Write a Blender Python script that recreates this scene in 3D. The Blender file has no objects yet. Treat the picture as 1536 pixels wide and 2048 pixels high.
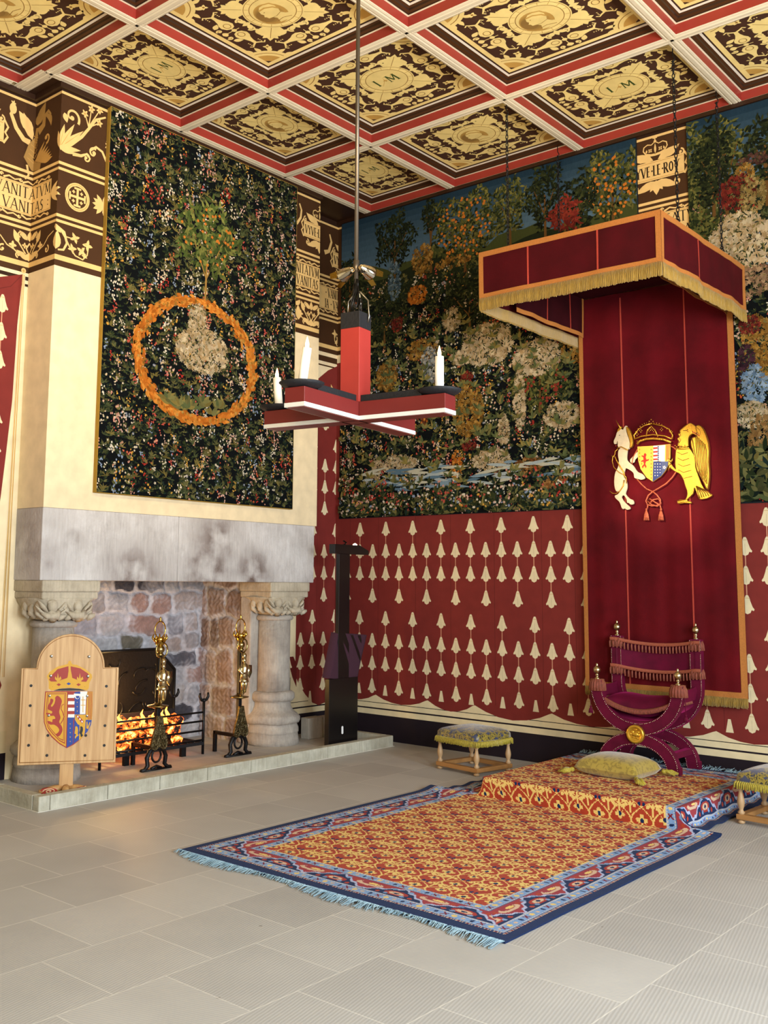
import bpy, math, random
import numpy as np
from mathutils import Vector, Matrix
from math import sin, cos, pi, sqrt, atan2, hypot
random.seed(11)
RN = random.Random(5)
sc = bpy.context.scene
COL = sc.collection
PI = pi

# ---------------------------------------------------------------- camera numbers (calibrated on room edges)
EYE = 1.55
CX, CY, FPX = 644.056, 914.292, 2016.167
_a, _b, _c = [math.radians(v) for v in (6.9593, .6655, 41.7172)]
FW = Vector((-sin(_c)*cos(_a), cos(_c)*cos(_a), sin(_a)))
_rt = Vector((cos(_c), sin(_c), 0)); _up = _rt.cross(FW)
RT = _rt*cos(_b) + _up*sin(_b); UP = -_rt*sin(_b) + _up*cos(_b)
def at(px, py, ax, v):
    """pixel of the photograph -> point on the room plane ax = v"""
    d = FW*FPX + RT*(px-CX) + UP*(CY-py)
    i = 'XYZ'.index(ax); o = Vector((0, 0, EYE))
    return o + d*((v-o[i])/d[i])

# ---------------------------------------------------------------- room numbers (metres)
YB = 7.988        # back wall
XB = -6.56        # front of chimney breast and lintel
XR = -6.92        # recessed left wall
ZC = 5.41         # underside of ceiling ribs
BY0, BY1 = 4.235, 7.29   # breast sides

def lin(h):
    h = h.lstrip('#'); o = []
    for k in (0, 2, 4):
        c = int(h[k:k+2], 16)/255
        o.append(c/12.92 if c <= .04045 else ((c+.055)/1.055)**2.4)
    return (o[0], o[1], o[2], 1.0)
def mixc(a, b, t): return tuple(a[i]*(1-t)+b[i]*t for i in range(4))

# ---------------------------------------------------------------- materials
MATS = {}
def nt(name):
    m = bpy.data.materials.new(name); m.use_nodes = True
    t = m.node_tree; b = t.nodes['Principled BSDF']
    return m, t, b
def mat(name, color=None, gain=1, rough=.6, metal=0, col=False, noise=0, nscale=20, bump=0, bscale=80, sheen=0, sheencol=None,
        emis=None, estr=0, spec=.5, stretch=None, coat=0):
    if name in MATS: return MATS[name]
    m, t, b = nt(name); N = t.nodes.new; L = t.links.new
    b.inputs['Roughness'].default_value = rough; b.inputs['Metallic'].default_value = metal
    b.inputs['Specular IOR Level'].default_value = spec
    if coat: b.inputs['Coat Weight'].default_value = coat; b.inputs['Coat Roughness'].default_value = .25
    src = None
    if col:
        a = N('ShaderNodeAttribute'); a.attribute_name = 'Col'; src = a.outputs['Color']
    else:
        r = N('ShaderNodeRGB'); r.outputs[0].default_value = lin(color) if isinstance(color, str) else color; src = r.outputs[0]
    tc = N('ShaderNodeTexCoord'); mp = N('ShaderNodeMapping'); L(tc.outputs['Object'], mp.inputs[0])
    if stretch: mp.inputs['Scale'].default_value = stretch
    if noise:
        n = N('ShaderNodeTexNoise'); n.inputs['Scale'].default_value = nscale; n.inputs['Detail'].default_value = 6
        L(mp.outputs[0], n.inputs['Vector'])
        mr = N('ShaderNodeMapRange'); mr.inputs['From Min'].default_value = .3; mr.inputs['From Max'].default_value = .7
        mr.inputs['To Min'].default_value = gain*(1-noise); mr.inputs['To Max'].default_value = gain*(1+noise*.6)
        L(n.outputs['Fac'], mr.inputs['Value'])
        mx = N('ShaderNodeVectorMath'); mx.operation = 'SCALE'; L(src, mx.inputs[0]); L(mr.outputs[0], mx.inputs['Scale'])
        src = mx.outputs[0]
    L(src, b.inputs['Base Color'])
    if bump:
        n2 = N('ShaderNodeTexNoise'); n2.inputs['Scale'].default_value = bscale; n2.inputs['Detail'].default_value = 5
        L(mp.outputs[0], n2.inputs['Vector'])
        bp = N('ShaderNodeBump'); bp.inputs['Strength'].default_value = bump; bp.inputs['Distance'].default_value = .01
        L(n2.outputs['Fac'], bp.inputs['Height']); L(bp.outputs[0], b.inputs['Normal'])
    if sheen:
        b.inputs['Sheen Weight'].default_value = sheen; b.inputs['Sheen Roughness'].default_value = .35
        if sheencol: b.inputs['Sheen Tint'].default_value = lin(sheencol)
    if emis:
        b.inputs['Emission Color'].default_value = lin(emis); b.inputs['Emission Strength'].default_value = estr
    MATS[name] = m
    return m

mat('paint', col=True, rough=.75, noise=.10, nscale=9, bump=.08, bscale=300, spec=.25)
mat('woven', col=True, gain=.78, rough=.9, noise=.10, nscale=60, bump=.5, bscale=420, spec=.1, stretch=(1, 1, .35))
mat('carpet', col=True, rough=.95, noise=.10, nscale=90, bump=.5, bscale=500, spec=.05, sheen=.06)
mat('gloss_paint', col=True, rough=.4, noise=.05, nscale=12, spec=.4)
mat('stonecol', col=True, rough=.9, noise=.22, nscale=14, bump=.8, bscale=45, spec=.2)
mat('velvet', '#42030a', rough=.8, noise=.28, nscale=5, bump=.12, bscale=200, sheen=.05, sheencol='#c02038', spec=.15)
mat('velvet_spotlit', '#5a0610', rough=.8, noise=.3, nscale=4, bump=.12, bscale=200, sheen=.05, sheencol='#c02038', spec=.15)  # canopy velvet again, base colour raised to carry the spotlight's glow
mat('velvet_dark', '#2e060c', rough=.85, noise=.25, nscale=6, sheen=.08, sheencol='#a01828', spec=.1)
mat('velvet_magenta', '#5c0428', rough=.7, noise=.3, nscale=9, bump=.1, bscale=200, sheen=.4, sheencol='#d03078', spec=.2)
mat('orange_braid', '#b4702c', rough=.7, noise=.15, nscale=120, bump=.6, bscale=400)
mat('seam_red', '#a83828', rough=.7, noise=.1, nscale=100)
mat('gold_fringe', '#a8842c', rough=.55, noise=.35, nscale=60, bump=.6, bscale=300, stretch=(6, 6, .3), sheen=.3)
mat('rose_fringe', '#8e4634', rough=.65, noise=.5, nscale=70, bump=.5, bscale=300, stretch=(3, 3, .5), sheen=.3, sheencol='#ffb070')
mat('rose_braid', '#a4543a', rough=.7, noise=.25, nscale=140, bump=.5, bscale=300)
mat('brass', '#c9a24a', rough=.18, metal=1)
mat('brass_dull', '#a8935e', rough=.25, metal=1, noise=.1)
mat('pale_brass', '#c8b892', rough=.25, metal=1)
mat('stud', '#e8dcc0', rough=.25, metal=.9)
mat('gilt', '#d9a53c', rough=.32, metal=.85, bump=.25, bscale=160)
mat('gold_medal', '#e0b040', rough=.3, metal=.8, bump=.1, bscale=60)
mat('iron', '#0d0d10', rough=.45, metal=.4, bump=.25, bscale=120)
mat('iron_dull', '#17171b', rough=.65, metal=.3, bump=.3, bscale=60)
mat('black_satin', '#100d0e', rough=.28, spec=.5, noise=.05)
mat('dark_metal', '#1b1816', rough=.35, metal=.7)
mat('steel', '#8f8a80', rough=.3, metal=1)
mat('chrome', '#cfc6b4', rough=.12, metal=1)
mat('purple_cloth', '#3e1b2c', rough=.9, noise=.1, nscale=90, bump=.4, bscale=500)
mat('white_plastic', '#e8e8e8', rough=.4)
mat('wax', '#efece2', rough=.5)
mat('rope', '#c0603c', rough=.7, noise=.5, nscale=60, bump=.5, bscale=120)
mat('ermine_white', '#dcc6a0', rough=.75, noise=.1, nscale=40, bump=.2, bscale=300)
mat('flame', '#ffd090', emis='#ffc070', estr=14)
mat('lamp_lens', '#ffe0b0', emis='#ffd8a0', estr=30)
mat('turned_wood', '#b08e66', rough=.5, noise=.18, nscale=14, stretch=(1, 1, .2), bump=.1, bscale=40)
mat('frame_wood', '#a0713e', rough=.5, noise=.18, nscale=14, stretch=(.3, 1, 1), bump=.1, bscale=40)
mat('gold_thread', '#7a5418', rough=.4, metal=.6)
mat('coal', '#1b1512', rough=.9, bump=.8, bscale=40, noise=.4)
mat('ash', '#8a8078', rough=1, noise=.3, nscale=40, bump=.6)
mat('tooled_brass', '#6e6244', rough=.35, metal=1, noise=.6, nscale=60, bump=1, bscale=70)
mat('fireback_iron', '#241f1b', rough=.38, metal=.5, bump=.3, bscale=40)

mat('fire_flame', '#ff9030', emis='#ff9a38', estr=6)
mat('rod_metal', '#5c5348', rough=.4, metal=.8)

def wood_mat():
    m, t, b = nt('sign_wood'); N = t.nodes.new; L = t.links.new
    tc = N('ShaderNodeTexCoord'); mp = N('ShaderNodeMapping'); mp.inputs['Scale'].default_value = (9, 9, .6); L(tc.outputs['Object'], mp.inputs[0])
    n = N('ShaderNodeTexNoise'); n.inputs['Scale'].default_value = 5; n.inputs['Detail'].default_value = 8; L(mp.outputs[0], n.inputs['Vector'])
    cr = N('ShaderNodeValToRGB'); e = cr.color_ramp.elements
    e[0].position = .3; e[0].color = lin('#b98e5c'); e[1].position = .7; e[1].color = lin('#dcb583')
    L(n.outputs['Fac'], cr.inputs[0])
    a = N('ShaderNodeAttribute'); a.attribute_name = 'Col'
    mx = N('ShaderNodeMix'); mx.data_type = 'RGBA'; mx.blend_type = 'MULTIPLY'; mx.inputs[0].default_value = 1
    L(cr.outputs[0], mx.inputs[6]); L(a.outputs['Color'], mx.inputs[7]); L(mx.outputs[2], b.inputs['Base Color'])
    b.inputs['Roughness'].default_value = .5
    MATS['sign_wood'] = m
wood_mat()

def floor_mat():
    m, t, b = nt('stone_tiles'); N = t.nodes.new; L = t.links.new
    tc = N('ShaderNodeTexCoord'); sp = N('ShaderNodeSeparateXYZ'); L(tc.outputs['Object'], sp.inputs[0])
    cb = N('ShaderNodeCombineXYZ')
    ay = N('ShaderNodeMath'); ay.operation = 'ADD'; ay.inputs[1].default_value = 20*.4985-2.725; L(sp.outputs['Y'], ay.inputs[0])
    ax = N('ShaderNodeMath'); ax.operation = 'ADD'; ax.inputs[1].default_value = 3.70+20*.4775; L(sp.outputs['X'], ax.inputs[0])
    L(ay.outputs[0], cb.inputs[0]); L(ax.outputs[0], cb.inputs[1])
    br = N('ShaderNodeTexBrick'); L(cb.outputs[0], br.inputs['Vector'])
    br.inputs['Scale'].default_value = 1; br.inputs['Brick Width'].default_value = .4985; br.inputs['Row Height'].default_value = .4775
    br.inputs['Mortar Size'].default_value = .0035; br.inputs['Mortar Smooth'].default_value = .3; br.inputs['Bias'].default_value = 0
    br.offset = .5; br.offset_frequency = 2
    br.inputs['Color1'].default_value = (0, 0, 0, 1); br.inputs['Color2'].default_value = (1, 1, 1, 1); br.inputs['Mortar'].default_value = (.5, .5, .5, 1)
    cr = N('ShaderNodeValToRGB'); e = cr.color_ramp.elements
    e[0].color = lin('#adaaa5'); e[1].color = lin('#bbb8b2'); L(br.outputs['Color'], cr.inputs[0])
    # tooling: fine parallel strokes across each tile
    def wave(vec, rot, scale):
        mp = N('ShaderNodeMapping'); mp.inputs['Rotation'].default_value = (0, 0, rot); L(vec, mp.inputs[0])
        w = N('ShaderNodeTexWave'); w.wave_type = 'BANDS'; w.bands_direction = 'X'; w.inputs['Scale'].default_value = scale; w.inputs['Phase Offset'].default_value = 0
        w.inputs['Distortion'].default_value = .6; w.inputs['Detail'].default_value = 2; L(mp.outputs[0], w.inputs['Vector'])
        return w.outputs['Fac']
    w1 = wave(tc.outputs['Object'], math.radians(-12), 21); w2 = wave(tc.outputs['Object'], math.radians(72), 21)
    th = N('ShaderNodeMath'); th.operation = 'GREATER_THAN'; th.inputs[1].default_value = .82; L(br.outputs['Color'], th.inputs[0])
    wm = N('ShaderNodeMix'); L(th.outputs[0], wm.inputs[0]); L(w1, wm.inputs[2]); L(w2, wm.inputs[3])
    m1 = N('ShaderNodeMix'); m1.data_type = 'RGBA'; m1.blend_type = 'OVERLAY'; m1.inputs[0].default_value = .07
    L(cr.outputs[0], m1.inputs[6]); L(wm.outputs[0], m1.inputs[7])
    n = N('ShaderNodeTexNoise'); n.inputs['Scale'].default_value = 2.2; n.inputs['Detail'].default_value = 8; L(tc.outputs['Object'], n.inputs['Vector'])
    r2 = N('ShaderNodeMapRange'); r2.inputs[1].default_value = .3; r2.inputs[2].default_value = .7; r2.inputs[3].default_value = .93; r2.inputs[4].default_value = 1.04
    L(n.outputs['Fac'], r2.inputs[0])
    sc1 = N('ShaderNodeVectorMath'); sc1.operation = 'SCALE'; L(m1.outputs[2], sc1.inputs[0]); L(r2.outputs[0], sc1.inputs['Scale'])
    # specks of dirt
    v = N('ShaderNodeTexVoronoi'); v.inputs['Scale'].default_value = 3.2; L(tc.outputs['Object'], v.inputs['Vector'])
    lt = N('ShaderNodeMath'); lt.operation = 'LESS_THAN'; lt.inputs[1].default_value = .028; L(v.outputs['Distance'], lt.inputs[0])
    sm = N('ShaderNodeMath'); sm.operation = 'MULTIPLY'; sm.inputs[1].default_value = .45; L(lt.outputs[0], sm.inputs[0])
    m2 = N('ShaderNodeMix'); m2.data_type = 'RGBA'; L(sm.outputs[0], m2.inputs[0]); L(sc1.outputs[0], m2.inputs[6]); m2.inputs[7].default_value = lin('#5c5142')
    m3 = N('ShaderNodeMix'); m3.data_type = 'RGBA'; L(br.outputs['Fac'], m3.inputs[0]); L(m2.outputs[2], m3.inputs[6]); m3.inputs[7].default_value = lin('#cdc9c0')
    L(m3.outputs[2], b.inputs['Base Color'])
    bp = N('ShaderNodeBump'); bp.inputs['Strength'].default_value = .10; bp.inputs['Distance'].default_value = .003
    L(wm.outputs[0], bp.inputs['Height']); L(bp.outputs[0], b.inputs['Normal'])
    b.inputs['Roughness'].default_value = .55; b.inputs['Specular IOR Level'].default_value = .35
    MATS['stone_tiles'] = m
floor_mat()

def stone_mat(name, c1, c2, stain=None, nsc=3.0):
    """weathered ashlar; stain = list of (x, y, z, radius) scorch marks in world space (object origin at 0)"""
    m, t, b = nt(name); N = t.nodes.new; L = t.links.new
    tc = N('ShaderNodeTexCoord')
    n = N('ShaderNodeTexNoise'); n.inputs['Scale'].default_value = nsc; n.inputs['Detail'].default_value = 9; n.inputs['Roughness'].default_value = .65
    L(tc.outputs['Object'], n.inputs['Vector'])
    cr = N('ShaderNodeValToRGB'); e = cr.color_ramp.elements
    e[0].position = .32; e[0].color = lin(c1); e[1].position = .68; e[1].color = lin(c2); L(n.outputs['Fac'], cr.inputs[0])
    src = cr.outputs[0]
    n3 = N('ShaderNodeTexNoise'); n3.inputs['Scale'].default_value = 60; n3.inputs['Detail'].default_value = 4
    mp = N('ShaderNodeMapping'); mp.inputs['Scale'].default_value = (1, 1, .12); L(tc.outputs['Object'], mp.inputs[0]); L(mp.outputs[0], n3.inputs['Vector'])
    mm = N('ShaderNodeMix'); mm.data_type = 'RGBA'; mm.blend_type = 'OVERLAY'; mm.inputs[0].default_value = .25; L(src, mm.inputs[6]); L(n3.outputs['Fac'], mm.inputs[7]); src = mm.outputs[2]
    if stain:
        acc = None
        n2 = N('ShaderNodeTexNoise'); n2.inputs['Scale'].default_value = 6; n2.inputs['Detail'].default_value = 7; L(tc.outputs['Object'], n2.inputs['Vector'])
        for (x, y, z, r, k) in stain:
            d = N('ShaderNodeVectorMath'); d.operation = 'DISTANCE'; d.inputs[1].default_value = (x, y, z); L(tc.outputs['Object'], d.inputs[0])
            q = N('ShaderNodeMapRange'); q.inputs[1].default_value = 0; q.inputs[2].default_value = r; q.inputs[3].default_value = k; q.inputs[4].default_value = 0
            L(d.outputs['Value'], q.inputs[0])
            if acc is None: acc = q.outputs[0]
            else:
                mxx = N('ShaderNodeMath'); mxx.operation = 'MAXIMUM'; L(acc, mxx.inputs[0]); L(q.outputs[0], mxx.inputs[1]); acc = mxx.outputs[0]
        pr = N('ShaderNodeMapRange'); pr.inputs[1].default_value = .38; pr.inputs[2].default_value = .62; L(n2.outputs['Fac'], pr.inputs[0])
        mu = N('ShaderNodeMath'); mu.operation = 'MULTIPLY'; L(acc, mu.inputs[0]); L(pr.outputs[0], mu.inputs[1])
        mx = N('ShaderNodeMix'); mx.data_type = 'RGBA'; L(mu.outputs[0], mx.inputs[0]); L(src, mx.inputs[6]); mx.inputs[7].default_value = lin('#5a4338'); src = mx.outputs[2]
    L(src, b.inputs['Base Color']); b.inputs['Roughness'].default_value = .9; b.inputs['Specular IOR Level'].default_value = .2
    bp = N('ShaderNodeBump'); bp.inputs['Strength'].default_value = .5; bp.inputs['Distance'].default_value = .012
    n4 = N('ShaderNodeTexNoise'); n4.inputs['Scale'].default_value = 35; n4.inputs['Detail'].default_value = 8; L(tc.outputs['Object'], n4.inputs['Vector'])
    L(n4.outputs['Fac'], bp.inputs['Height']); L(bp.outputs[0], b.inputs['Normal'])
    MATS[name] = m
stone_mat('lintel_stone', '#aea7a2', '#d4cfcb', [(XB, 6.0, 1.88, .40, 1.0), (XB, 5.9, 1.56, .55, 1.1), (XB, 5.1, 1.55, .42, 1.0), (XB, 4.5, 1.82, .14, .9), (XB, 6.45, 1.60, .35, 1.1), (XB, 4.3, 1.65, .12, .5), (XB-.2, BY0, 1.8, .5, .6)])
stone_mat('pillar_stone', '#8f867d', '#b8afa3', None, 4)
stone_mat('capital_stone', '#a0947f', '#c2b6a0', None, 5)
stone_mat('hearth_stone', '#a29a8c', '#bdb5a8', None, 3)
stone_mat('kerb_stone', '#9d9886', '#c2bfae', None, 5)

def masonry_mat():
    pass

# ---------------------------------------------------------------- mesh helpers
class MB:
    """collects coloured faces, links them as ONE mesh object"""
    def __init__(s): s.v = []; s.f = []; s.c = []; s.m = []; s.cur = (1, 1, 1, 1); s.mi = 0
    def face(s, pts, col=None):
        n = len(s.v); s.v.extend([tuple(p) for p in pts]); s.f.append(tuple(range(n, n+len(pts)))); s.c.append(col or s.cur); s.m.append(s.mi)
    def grid(s, rows, col=None, closed=False, cap=False):
        """rows: list of equal-length point lists"""
        n = len(s.v); w = len(rows[0])
        for r in rows: s.v.extend([tuple(p) for p in r])
        for i in range(len(rows)-1):
            for j in range(w if closed else w-1):
                a = n+i*w+j; b = n+i*w+(j+1) % w
                s.f.append((a, b, b+w, a+w)); s.c.append(col(i, j) if callable(col) else (col or s.cur)); s.m.append(s.mi)
        if cap:
            s.f.append(tuple(n+j for j in range(w))[::-1]); s.c.append(s.cur if col is None or callable(col) else col); s.m.append(s.mi)
            k = n+(len(rows)-1)*w; s.f.append(tuple(k+j for j in range(w))); s.c.append(s.cur if col is None or callable(col) else col); s.m.append(s.mi)
    def box(s, x0, x1, y0, y1, z0, z1, col=None, T=None):
        P = [(x0, y0, z0), (x1, y0, z0), (x1, y1, z0), (x0, y1, z0), (x0, y0, z1), (x1, y0, z1), (x1, y1, z1), (x0, y1, z1)]
        if T: P = [tuple(T @ Vector(p)) for p in P]
        n = len(s.v); s.v.extend(P)
        for q in ((0, 3, 2, 1), (4, 5, 6, 7), (0, 1, 5, 4), (1, 2, 6, 5), (2, 3, 7, 6), (3, 0, 4, 7)):
            s.f.append(tuple(n+i for i in q)); s.c.append(col or s.cur); s.m.append(s.mi)
    def tube(s, path, r, n=8, col=None, cap=True, flat=1.0):
        path = [Vector(p) for p in path]; k = len(path); rr = r if isinstance(r, (list, tuple)) else [r]*k
        rows = []; up = None
        for i, p in enumerate(path):
            d = (path[min(i+1, k-1)]-path[max(i-1, 0)])
            if d.length < 1e-9: d = Vector((0, 0, 1))
            d.normalize()
            if up is None: up = Vector((0, 0, 1)) if abs(d.z) < .9 else Vector((1, 0, 0))
            a = d.cross(up)
            if a.length < 1e-6: a = d.orthogonal()
            a.normalize(); b2 = a.cross(d).normalized(); up = b2
            rows.append([p + a*(rr[i]*cos(2*PI*j/n)) + b2*(rr[i]*flat*sin(2*PI*j/n)) for j in range(n)])
        s.grid(rows, col, closed=True, cap=cap)
    def lathe(s, prof, c=(0, 0, 0), n=20, col=None, axis='Z', cap=True):
        rows = []
        for r, z in prof:
            row = []
            for j in range(n):
                a = 2*PI*j/n
                if axis == 'Z': row.append((c[0]+r*cos(a), c[1]+r*sin(a), c[2]+z))
                elif axis == 'X': row.append((c[0]+z, c[1]+r*cos(a), c[2]+r*sin(a)))
                else: row.append((c[0]+r*sin(a), c[1]+z, c[2]+r*cos(a)))
            rows.append(row)
        s.grid(rows, col, closed=True, cap=cap)
    def ball(s, c, r, n=10, col=None, sq=(1, 1, 1)):
        rows = []
        for i in range(n+1):
            t = PI*i/n; t = min(max(t, .02), PI-.02)
            rows.append([(c[0]+r*sq[0]*sin(t)*cos(2*PI*j/(n*2)), c[1]+r*sq[1]*sin(t)*sin(2*PI*j/(n*2)), c[2]-r*sq[2]*cos(t)) for j in range(n*2)])
        s.grid(rows, col, closed=True, cap=True)
    def prism(s, pts, fn, d, col=None):
        """pts 2D outline, fn(u, v, w)->3D, extruded w from 0 to d"""
        a = [fn(u, v, 0) for u, v in pts]; b = [fn(u, v, d) for u, v in pts]; n = len(s.v); k = len(pts)
        s.v.extend([tuple(p) for p in a+b])
        fs = [tuple(range(n, n+k))[::-1], tuple(range(n+k, n+2*k))]+[(n+i, n+(i+1) % k, n+k+(i+1) % k, n+k+i) for i in range(k)]
        for q in fs: s.f.append(q); s.c.append(col or s.cur); s.m.append(s.mi)
    def build(s, name, mats, parent=None, smooth=False, bevel=0, origin=None, weld=False, subsurf=0, label=None):
        me = bpy.data.meshes.new(name)
        vs = s.v
        o_ = origin
        if o_ is not None: vs = [(p[0]-o_[0], p[1]-o_[1], p[2]-o_[2]) for p in vs]
        me.from_pydata(vs, [], s.f)
        if not isinstance(mats, (list, tuple)): mats = [mats]
        for m_ in mats: me.materials.append(MATS[m_] if isinstance(m_, str) else m_)
        if len(mats) > 1: me.polygons.foreach_set('material_index', s.m)
        ca = me.color_attributes.new('Col', 'BYTE_COLOR', 'CORNER')
        tot = np.empty(len(me.polygons), dtype=np.int32); me.polygons.foreach_get('loop_total', tot)
        c = np.repeat(np.array(s.c, dtype=np.float32).reshape(-1, 4), tot, axis=0)
        ca.data.foreach_set('color', c.ravel())
        if smooth: me.polygons.foreach_set('use_smooth', [True]*len(me.polygons))
        me.update()
        o = bpy.data.objects.new(name, me); COL.objects.link(o)
        if o_ is not None: o.location = o_
        if weld:
            w = o.modifiers.new('weld', 'WELD'); w.merge_threshold = 1e-5
        if bevel:
            b = o.modifiers.new('bevel', 'BEVEL'); b.width = bevel; b.segments = 2; b.limit_method = 'ANGLE'; b.angle_limit = .6
        if subsurf:
            ss = o.modifiers.new('sub', 'SUBSURF'); ss.levels = subsurf; ss.render_levels = subsurf
        if parent: setparent(o, parent)
        if label: o['label'] = label
        return o
def setparent(o, p):
    # parts are modelled in world space; keep them there under their thing
    o.parent = p
    w = p.location.copy(); q = p
    while q.parent: q = q.parent; w += q.location
    o.location = Vector(o.location) - w
def tag(o, label, cat, group=None):
    o['label'] = label; o['category'] = cat
    if group: o['group'] = group
    return o
def thing(name, label, cat, loc, group=None):
    o = bpy.data.objects.new(name, None); COL.objects.link(o); o.location = loc; o.empty_display_size = .1
    return tag(o, label, cat, group)
def struct(o): o['kind'] = 'structure'; return o
def copy_tree(o, parent=None):
    c = o.copy(); COL.objects.link(c); c.parent = parent
    for ch in list(o.children): copy_tree(ch, c)
    return c

# ---------------------------------------------------------------- 2-D painter: flat paint shapes on one surface
class Paint:
    def __init__(s, mb, fn, step=.00005, clip=None):
        s.mb = mb; s.fn = fn; s.n = [0]; s.z = [step]; s.step = step; s.clip = clip; s.M = (1, 0, 0, 0, 1, 0); s.layers = None
    def sub(s, x=0, y=0, rot=0, sx=1, sy=None):
        q = Paint(s.mb, s.fn, s.step, s.clip); q.z = s.z; q.n = s.n; q.layers = s.layers
        sy = sx if sy is None else sy; c_, s_ = cos(rot), sin(rot)
        a, b, c, d, e, f = s.M
        A, B, C_, D, E_, F = c_*sx, -s_*sy, x, s_*sx, c_*sy, y
        q.M = (a*A+b*D, a*B+b*E_, a*C_+b*F+c, d*A+e*D, d*B+e*E_, d*C_+e*F+f)
        return q
    def up(s, k=1): s.z[0] += (2.6e-4 if k else 0) if s.layers else s.step*k
    def poly(s, pts, col):
        a, b, c, d, e, f = s.M
        P = [(a*x+b*y+c, d*x+e*y+f) for x, y in pts]
        if s.clip:
            u0, u1, v0, v1 = s.clip
            for ax, lim, sg in ((0, u0, 1), (0, u1, -1), (1, v0, 1), (1, v1, -1)):
                if not P: return
                out = []
                for i in range(len(P)):
                    p, q = P[i-1], P[i]; dp = (p[ax]-lim)*sg; dq = (q[ax]-lim)*sg
                    if (dp >= 0) != (dq >= 0):
                        t = dp/(dp-dq); out.append((p[0]+(q[0]-p[0])*t, p[1]+(q[1]-p[1])*t))
                    if dq >= 0: out.append(q)
                P = out
            if len(P) < 3: return
        s.n[0] += 1
        z = s.z[0] + (1.6e-6*(s.n[0] % 160) if s.layers else 1.6e-6*(s.n[0] % 13))
        ar = sum(P[i-1][0]*P[i][1]-P[i][0]*P[i-1][1] for i in range(len(P)))
        if ar < 0: P = P[::-1]
        s.mb.face([s.fn(x, y, z) for x, y in P], col)
    def rect(s, x0, x1, y0, y1, col): s.poly([(x0, y0), (x1, y0), (x1, y1), (x0, y1)], col)
    def ell(s, x, y, rx, ry, col, n=14, rot=0):
        c_, s_ = cos(rot), sin(rot)
        s.poly([(x+rx*cos(2*PI*i/n)*c_-ry*sin(2*PI*i/n)*s_, y+rx*cos(2*PI*i/n)*s_+ry*sin(2*PI*i/n)*c_) for i in range(n)], col)
    def ring(s, x, y, rx, ry, w, col, n=28, a0=0, a1=2*PI):
        for i in range(n):
            t0 = a0+(a1-a0)*i/n; t1 = a0+(a1-a0)*(i+1)/n
            s.poly([(x+rx*cos(t0), y+ry*sin(t0)), (x+rx*cos(t1), y+ry*sin(t1)), (x+(rx-w)*cos(t1), y+(ry-w)*sin(t1)), (x+(rx-w)*cos(t0), y+(ry-w)*sin(t0))], col)
    def stroke(s, pts, w0, col, w1=None, wf=None):
        k = len(pts); L_ = []; R_ = []
        for i, p in enumerate(pts):
            q0 = pts[max(i-1, 0)]; q1 = pts[min(i+1, k-1)]; dx, dy = q1[0]-q0[0], q1[1]-q0[1]; l = hypot(dx, dy) or 1
            t = i/(k-1); w = wf(t) if wf else (w0+((w1 if w1 is not None else w0)-w0)*t); w /= 2
            L_.append((p[0]-dy/l*w, p[1]+dx/l*w)); R_.append((p[0]+dy/l*w, p[1]-dx/l*w))
        for i in range(k-1): s.poly([L_[i], L_[i+1], R_[i+1], R_[i]], col)
    def leaf(s, x, y, a, l, w, col, n=5):
        c_, s_ = cos(a), sin(a); P = []
        for i in range(n+1): t = i/n; P.append((t*l, w*.5*sin(PI*t**.8)))
        for i in range(n-1, 0, -1): t = i/n; P.append((t*l, -w*.5*sin(PI*t**.8)))
        s.poly([(x+u*c_-v*s_, y+u*s_+v*c_) for u, v in P], col)
    def flower(s, x, y, r, col, c2=None, n=5, rot=0):
        P = []
        for i in range(n*4):
            t = 2*PI*i/(n*4); q = r*(.72+.28*cos(n*t)); P.append((x+q*cos(t+rot), y+q*sin(t+rot)))
        s.poly(P, col)
        if c2: s.z[0] += s.step*.5; s.ell(x, y, r*.3, r*.3, c2, 6); s.z[0] -= s.step*.5
    def spiral(s, x, y, r, a0, turns, w, col, d=1, n=22, k=.15):
        """spiral starting on the rim, ending near its centre"""
        pts = [(x+r*(1-(1-k)*i/n)*cos(a0+d*2*PI*turns*i/n), y+r*(1-(1-k)*i/n)*sin(a0+d*2*PI*turns*i/n)) for i in range(n+1)]
        s.stroke(pts, w, col, w*.6); s.ell(pts[-1][0], pts[-1][1], w*.9, w*.9, col, 8)
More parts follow.
